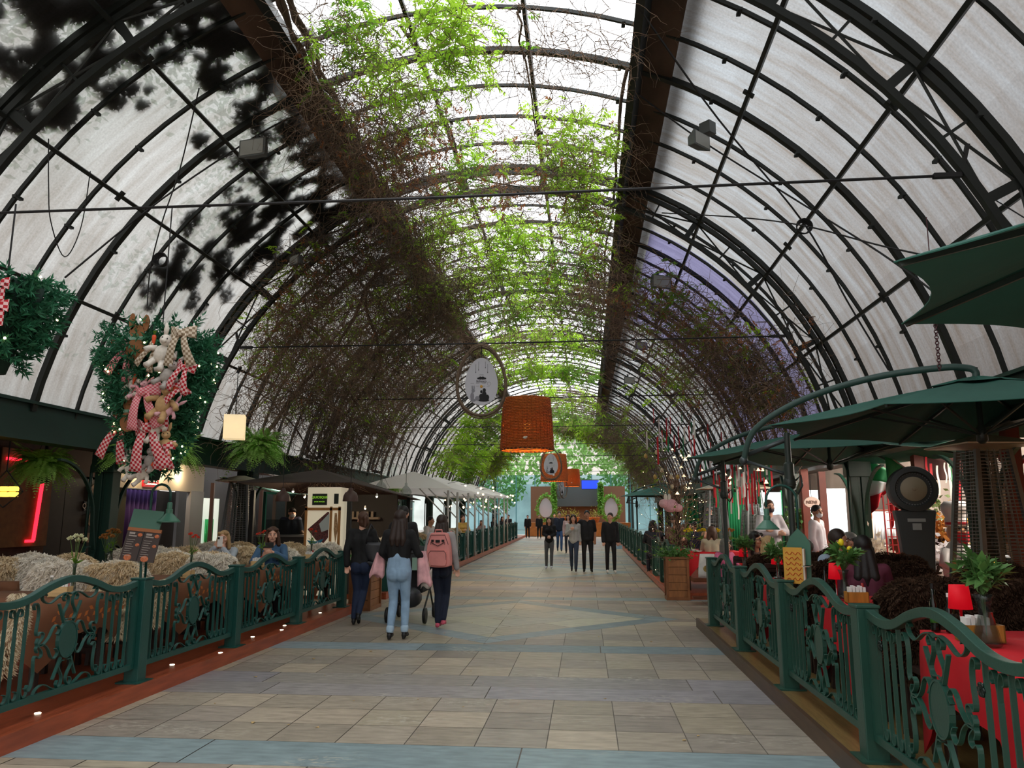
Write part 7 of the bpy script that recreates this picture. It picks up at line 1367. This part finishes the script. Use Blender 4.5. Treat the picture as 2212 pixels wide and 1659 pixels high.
for s in (-1, 1): g = MB(); g.tube([(s*.1, .1, .42), (s*.12, .2, .47), (s*.13, .3, .36), (s*.14, .22, .12), (s*.15, .1, .06)], .016, 6); g.build('strap', PB, root, smooth=True)
# man with a pushchair ahead of the women
p = foot_at(875, 1345); person('dark-haired man in dark clothes walking ahead of the women with the pushchair', px_x(872, 12.7), 12.7, .002, PI, h=1.72, fem=False, pose=(WALK,), hair=('black', 'short'), top=('1a1a1c', 1.), bottom='1c1c20', face=False, vox=.018)
root = thing('pushchair', 'black pushchair with a hood, mostly hidden by the woman in light jeans', 'pushchair', (px_x(893, 11.9), 11.9, .002)); PB2 = M('pushchair fabric', '1e1e20', .8, var=.2, vs=6)
g = MB(); g.grid(lambda u, v: ((u-.5)*.5, -.1-.3*math.cos(v*PI*.8), .85+.3*math.sin(v*PI*.8)-.12*abs(u-.5)), 10, 10, .012); g.build('hood', PB2, root, smooth=True); g = MB(); g.box2((-.22, -.1, .42), (.22, .3, .5)); g.box2((-.22, -.2, .42), (.22, -.1, .95)); g.build('seat', PB2, root, bevel=.03); g = MB()
for x in (-.26, .26): g.tube([(x, -.5, 1.02), (x, -.2, .8), (x, .35, .18)], .014, 7); g.tube([(x, -.35, .18), (x, .15, .5)], .014, 7)
g.tube([(-.26, -.5, 1.02), (.26, -.5, 1.02)], .017, 8); g.build('frame', BLACK, root); 
for x in (-.28, .28):
    for y in (-.35, .38): g = MB(); g.T = MX.Translation((x, y, .115)) @ MX.Rotation(PI/2, 4, 'Y'); g.lathe([(.05, -.02), (.11, -.02), (.115, 0), (.11, .02), (.05, .02)], 16); g.build('wheel', BLACK, root, smooth=True)
g = MB(); g.ell((.08, -.42, .38), (.17, .12, .15)); g.build('basket_bag', M('black leather', '26272b', .4), root, smooth=True); g = MB(); g.box((.16, -.46, .86), (.12, .02, .18)); g.build('menu_card', M('pale green card', '8fae9c', .6), root)
# people walking towards the camera
r, jg = walker('girl in black top and grey joggers walking towards the camera, hands together', 1187, 1229, 1117, 0, hair=('dark', 'long'), top=('121214', 1.), bottom='5a5a5e', shoes='b8bcc8', pose=(dict(eL=(.2, .02, 1.13), wL=(.05, -.15, 1.06), eR=(-.2, .02, 1.13), wR=(-.05, -.15, 1.06), kL=(.08, -.06, .5), aL=(.07, -.1, .1), tL=(.07, -.23, .05)),))
r, jm = walker('man in black t-shirt and trousers with his arm round the woman in pale jacket', 1270, 1236, 1103, 0, fem=False, skin='tan', hair=('black', 'short'), top=('141417', .45), bottom='151518', shoes='101012', fat=1.08, pose=(dict(eR=(-.33, .06, 1.24), wR=(-.42, .02, 1.3), kL=(.1, -.07, .5), aL=(.1, -.03, .09), tL=(.12, -.17, .035)),))
r, jw = walker('woman in pale zip jacket and blue jeans hugged by the man in black', 1240, 1236, 1112, 0, hair=('dark', 'bob'), top=('a8a8a6', 1.), bottom='2c3a50', shoes='1a1a1e', pose=(WALK, dict(eR=(-.22, -.04, 1.12), wR=(-.08, -.15, 1.24), eL=(.2, .04, 1.12), wL=(.2, -.02, .92))))
r, jb = walker('boy in black tracksuit and white sneakers walking alone, looking aside', 1320, 1238, 1108, .1, fem=False, hair=('dark', 'short'), top=('141416', 1.), bottom='161618', shoes='c8c8c6', look=-.7, pose=(dict(kL=(.09, -.09, .5), aL=(.09, -.1, .09), tL=(.1, -.24, .035)),))
p = jb['wL']; root = thing('mask', 'pale blue face mask dangling from the hand of the boy in black', 'face mask', (p.x+.03, p.y-.03, p.z-.16)); g = MB(); g.grid(lambda u, v: ((u-.5)*.17, .03*math.sin(u*PI), (v-.5)*.1), 8, 3, .004); g.build('cloth', M('mask blue', '9cc4dc', .7), root); g = MB(); g.tube([(-.08, 0, .04), (-.03, 0, .1), (.05, 0, .04)], .003, 4); g.build('ear_loop', WHITE, root)
walker('man in navy jacket, pink shirt and jeans walking further back', 1209, 1192, 1105, .1, fem=False, hair=('black', 'short'), top=('1a2233', 1.), bottom='2e4a74', shoes='16222e', pose=(WALK,), vox=.022)
walker('woman with dark hair half hidden behind the girl in a pale jacket', 1228, 1196, 1112, 0, hair=('dark', 'long'), top=('b89a98', 1.), bottom='2a2a33', vox=.022)
walker('person in a dark suit standing far back at the left of the street', 1165, 1164, 1112, 0, fem=False, hair=('black', 'short'), top=('131316', 1.), bottom='131316', vox=.022, face=False)
walker('person in black standing at the end of the far left railing', 1140, 1163, 1113, 0, fem=False, hair=('black', 'short'), top=('101012', 1.), bottom='101012', vox=.022, face=False)
walker('far person in dark jacket walking behind the girl in black', 1198, 1160, 1110, 0, fem=False, hair=('black', 'short'), top=('20222a', 1.), bottom='22242c', vox=.022, face=False)
walker('far child in a red hood near the stage', 1181, 1152, 1113, 0, hair=('black', 'short'), top=('c02a3a', 1.), bottom='24304a', vox=.022, face=False); walker('far person in pale clothes by the stage', 1292, 1150, 1110, 0, hair=('grey', 'short'), top=('a8b0b8', 1.), bottom='3a4a5a', vox=.022, face=False)
# seated on the sheepskin terrace
def seated(label, px, py_top, y, rz, z=.121, **k):
    p = aty(px, py_top, y); h = (p.z-z)/1.30*1.7; h = max(1.45, min(1.9, h)); return person(label, p.x, y, z, rz, h=h, base=SIT, **k)
r, ja = seated('blonde woman in a pale top drinking behind her phone on the sheepskin terrace', 484, 1148, 11.2, .15, hair=('blond', 'bob'), top=('a9b0b8', 1.), bottom='30343c', vox=.012, pose=(dict(eL=(.2, -.2, .86), wL=(.07, -.22, 1.03), eR=(-.24, -.14, .84), wR=(-.06, -.21, 1.05)),))
p = ja['wL']; root = thing('phone', 'white phone held up in front of the face of the blonde woman', 'phone', (p.x-.03, p.y-.05, p.z+.11), .1); g = MB(); g.box((0, 0, 0), (.075, .01, .15)); g.build('case', WHITE, root, bevel=.004); g = MB(); g.box((-.018, -.007, .05), (.028, .004, .03)); g.build('camera', BLACK, root)
r, jd = seated('woman in a denim jacket holding up a phone on the sheepskin terrace', 590, 1140, 11.25, .35, hair=('brown', 'bob'), top=('3f5f80', .85), bottom='2a2c34', vox=.012, pose=(dict(eL=(.2, -.22, .84), wL=(.0, -.34, .96), eR=(-.26, -.16, .8), wR=(-.1, -.33, .9)),))
p = jd['wL']; root = thing('phone', 'black phone held up by the woman in a denim jacket', 'phone', (p.x-.02, p.y-.06, p.z+.09), .3); g = MB(); g.box((0, 0, 0), (.15, .01, .075)); g.build('case', BLACK, root, bevel=.004); g = MB(); g.box((-.05, -.007, .01), (.03, .004, .03)); g.build('camera', M('lens grey', '55585c', .3), root)
person('man in navy shirt, black cap and white face mask working behind the kiosk counter', px_x(628, 16.5), 16.5, .121, .3, h=1.68, fem=False, hair=('black', 'cap'), top=('252c42', .6), bottom='1a1a20', mask='c8c8c8', vox=.018, look=.4, pose=(dict(hd=(.03, -.06, 1.53), eL=(.24, -.08, 1.14), wL=(.3, -.3, 1.08)),), fat=1.1)
seated('man in a white t-shirt seated on the far left terrace beside the glass screen', 931, 1112, 23.3, 1.2, fem=False, hair=('black', 'short'), top=('cfcac6', .45), skin='warm', vox=.02, look=.2)
for k, (px, py, y, c, hc, lab) in enumerate([(1000, 1113, 29.5, 'c8a050', 'brown', 'person in a mustard top'), (1040, 1124, 35, 'a8989a', 'grey', 'person in a pale top'), (1068, 1116, 40, '17171a', 'black', 'dark-haired person in black'), (1085, 1116, 44, '1a1a22', 'black', 'person in dark clothes'), (1098, 1112, 48, '2a2024', 'dark', 'person in a dark red top')]): seated(lab+f' on the far left terrace, {ORD[k]} diner from the kiosk', px, py, y, (.6, -.4, 1.)[k % 3], hair=(hc, ('short', 'bob')[k % 2]), top=(c, 1.), vox=.024, face=False, z=gz(y)+D_, group='diners on the far left terrace')
# right terrace
seated('bearded man in a pale blue shirt resting his chin on his hand', 1812, 1146, 8.15, .55, fem=False, skin='tan', hair=('dark', 'short'), top=('8a98a8', .5), vox=.013, look=.5, fat=1.1, pose=(dict(eL=(.2, -.25, .86), wL=(.07, -.17, 1.02), eR=(-.26, -.1, .8), wR=(-.02, -.3, .82)),))
o = bpy.context.scene.objects.get('person'); 
bd = [q for q in COL.objects if q.get('label', '').startswith('bearded man')][0]; g = MB(); hd = V(SIT['hd']); 
for s in (-1, 1): cap(g, turn(hd+V((s*.052, -.035, -.03)), hd, .5), turn(hd+V((s*.03, -.075, -.085)), hd, .5), .022, .022)
cap(g, turn(hd+V((-.03, -.07, -.09)), hd, .5), turn(hd+V((.03, -.07, -.09)), hd, .5), .025, .025); me = remesh(g, .01); me.materials.append(HAIR['dark']); o = bpy.data.objects.new('beard', me); COL.objects.link(o); o.parent = bd
seated('woman with long black hair seen from behind, across from the bearded man', 1862, 1160, 7.5, PI-.2, hair=('black', 'long'), top=('5a2436', 1.), face=False, vox=.013)
seated('man in a grey cap behind the long-haired woman', 1835, 1150, 9.3, .4, fem=False, hair=('grey', 'cap'), top=('4a4e52', 1.), vox=.018, face=False); seated('grey-haired person in a bright blue jacket seen from behind', 1742, 1168, 9.9, PI, fem=False, hair=('grey', 'short'), top=('1e4a86', 1.), face=False, vox=.016)
r, js = seated('dark-haired woman in black sunglasses behind the gold menu', 1633, 1150, 10.8, .5, hair=('black', 'long'), skin='warm', top=('6a5248', .4), vox=.014, look=.3)
root = thing('sunglasses', 'black sunglasses on the dark-haired woman behind the gold menu', 'sunglasses', tuple(js['hd']), .8); g = MB()
for s in (-1, 1): g.ell((s*.032, -.095, .012), (.026, .008, .02)); g.bar((s*.055, -.09, .015), (s*.075, .0, .012), .005)
g.build('frame', BLACK, root)
seated('blonde person seen from behind beside the gold menu', 1658, 1160, 9.9, PI, hair=('blond', 'long'), top=('6a6058', 1.), face=False, vox=.016)
person('waiter in white shirt and bow tie standing with crossed arms', px_x(1663, 14.2), 14.2, .121, .15, h=1.72, fem=False, hair=('brown', 'short'), top=('d4ccd2', .95), bottom='c8bcb8', mask='3a2f38', vox=.016, pose=(dict(eL=(.25, -.08, 1.14), wL=(-.04, -.2, 1.18), eR=(-.25, -.08, 1.14), wR=(.04, -.22, 1.13)),))
person('waiter in white shirt and pale face mask standing under the oval sign', px_x(1765, 13.6), 13.6, .121, .9, h=1.62, fem=False, hair=('black', 'short'), skin='tan', top=('d8d4dc', .9), bottom='24242a', mask='d0d4da', vox=.016, look=-.5)
seated('woman in a pink jacket and glasses on the bench by the ivy planter', 1567, 1165, 13.9, .5, z=.02, hair=('grey', 'bob'), top=('c8648a', 1.), bottom='22222a', vox=.014, look=.5, pose=(dict(eR=(-.3, -.06, .86), wR=(-.42, -.2, .66)),))
seated('brown-haired person in a cream jacket seen from behind at the long red table', 1537, 1138, 16.2, PI-.3, hair=('brown', 'bob'), top=('b4a890', 1.), face=False, vox=.018); seated('balding man beside the person in the cream jacket', 1523, 1148, 16.9, 1.2, fem=False, hair=('grey', 'bald'), top=('2e3034', 1.), vox=.018)
for k, (px, py, y, c, lab) in enumerate([(1500, 1128, 22, '2e3c54', 'man in a plaid blue shirt'), (1487, 1130, 22.5, '5a3a34', 'person in a brown top'), (1457, 1112, 20.5, '4a2a22', 'dark-haired woman in brown'), (1410, 1125, 20.5, '20222a', 'person in dark clothes by the twig tree'), (1478, 1132, 24, '703828', 'person in a rust jacket')]): seated(lab+' seated at the far right terrace', px, py, y, (PI, .8, .3)[k % 3], hair=('black', ('short', 'bob')[k % 2]), top=(c, 1.), face=False, vox=.02, z=gz(y)+D_, group=None)
person('waiter in black with a face mask standing before the pale green curtain', px_x(1534, 24), 24, gz(24)+D_, -1.2, h=1.72, fem=False, hair=('black', 'short'), top=('121214', 1.), bottom='121214', mask='2a2a2e', vox=.02)
# floor clutter
rr = random.Random(4)
for k in range(26):
    x, y = rr.uniform(-3.3, 1.2), rr.uniform(5, 14); g = MB(); g.add([(-.02, -.008, .002), (.0, -.014, .006), (.022, .0, .003), (.0, .014, .008)], [(0, 1, 2, 3)]); o = g.build('fallen_leaf', M('fallen leaf', 'b89a64', .8), loc=(x, y, .001), rz=rr.uniform(0, 6)); o.scale = (rr.uniform(.6, 1.3),)*3; tag(o, 'tiny dry leaf fallen on the slate paving', 'leaf', 'fallen leaves on the paving')
# ================================================================ WORLD, CAMERA
w = bpy.data.worlds.new('World'); S.world = w; w.use_nodes = True; nt = w.node_tree; N, L = nt.nodes, nt.links; bg = N['Background']
tc = N.new('ShaderNodeTexCoord'); sp = N.new('ShaderNodeSeparateXYZ'); L.new(tc.outputs['Generated'], sp.inputs[0])
cr = N.new('ShaderNodeValToRGB'); L.new(sp.outputs['Z'], cr.inputs[0]); e = cr.color_ramp.elements
e[0].position = 0; e[0].color = (.3, .25, .2, 1); e[1].position = 1; e[1].color = (2.6, 2.7, 2.85, 1)
for p, c in ((.02, (.42, .39, .35, 1)), (.12, (.46, .43, .4, 1)), (.4, (.78, .79, .81, 1)), (.75, (1.75, 1.82, 1.95, 1))):   # overcast: the zenith is about three times the horizon
    q = e.new(p); q.color = c
L.new(cr.outputs[0], bg.inputs[0]); bg.inputs[1].default_value = 1.75
cam = bpy.data.cameras.new('Camera'); co = bpy.data.objects.new('Camera', cam); COL.objects.link(co); S.camera = co
cam.sensor_width = 36; cam.lens = F/2212*36; cam.clip_end = 400; cam.clip_start = .02
co.location = (0, 0, CZ); co.rotation_euler = MX((RT, UP, -FW)).transposed().to_euler()
S.view_settings.view_transform = 'Standard'; S.view_settings.look = 'None'; S.view_settings.gamma = 1; S.view_settings.use_curve_mapping = False; S.view_settings.exposure = .36
c = S.cycles; c.max_bounces = 6; c.diffuse_bounces = 4; c.glossy_bounces = 3; c.transmission_bounces = 5; c.transparent_max_bounces = 12
c.caustics_reflective = False; c.caustics_refractive = False; c.sample_clamp_indirect = 6
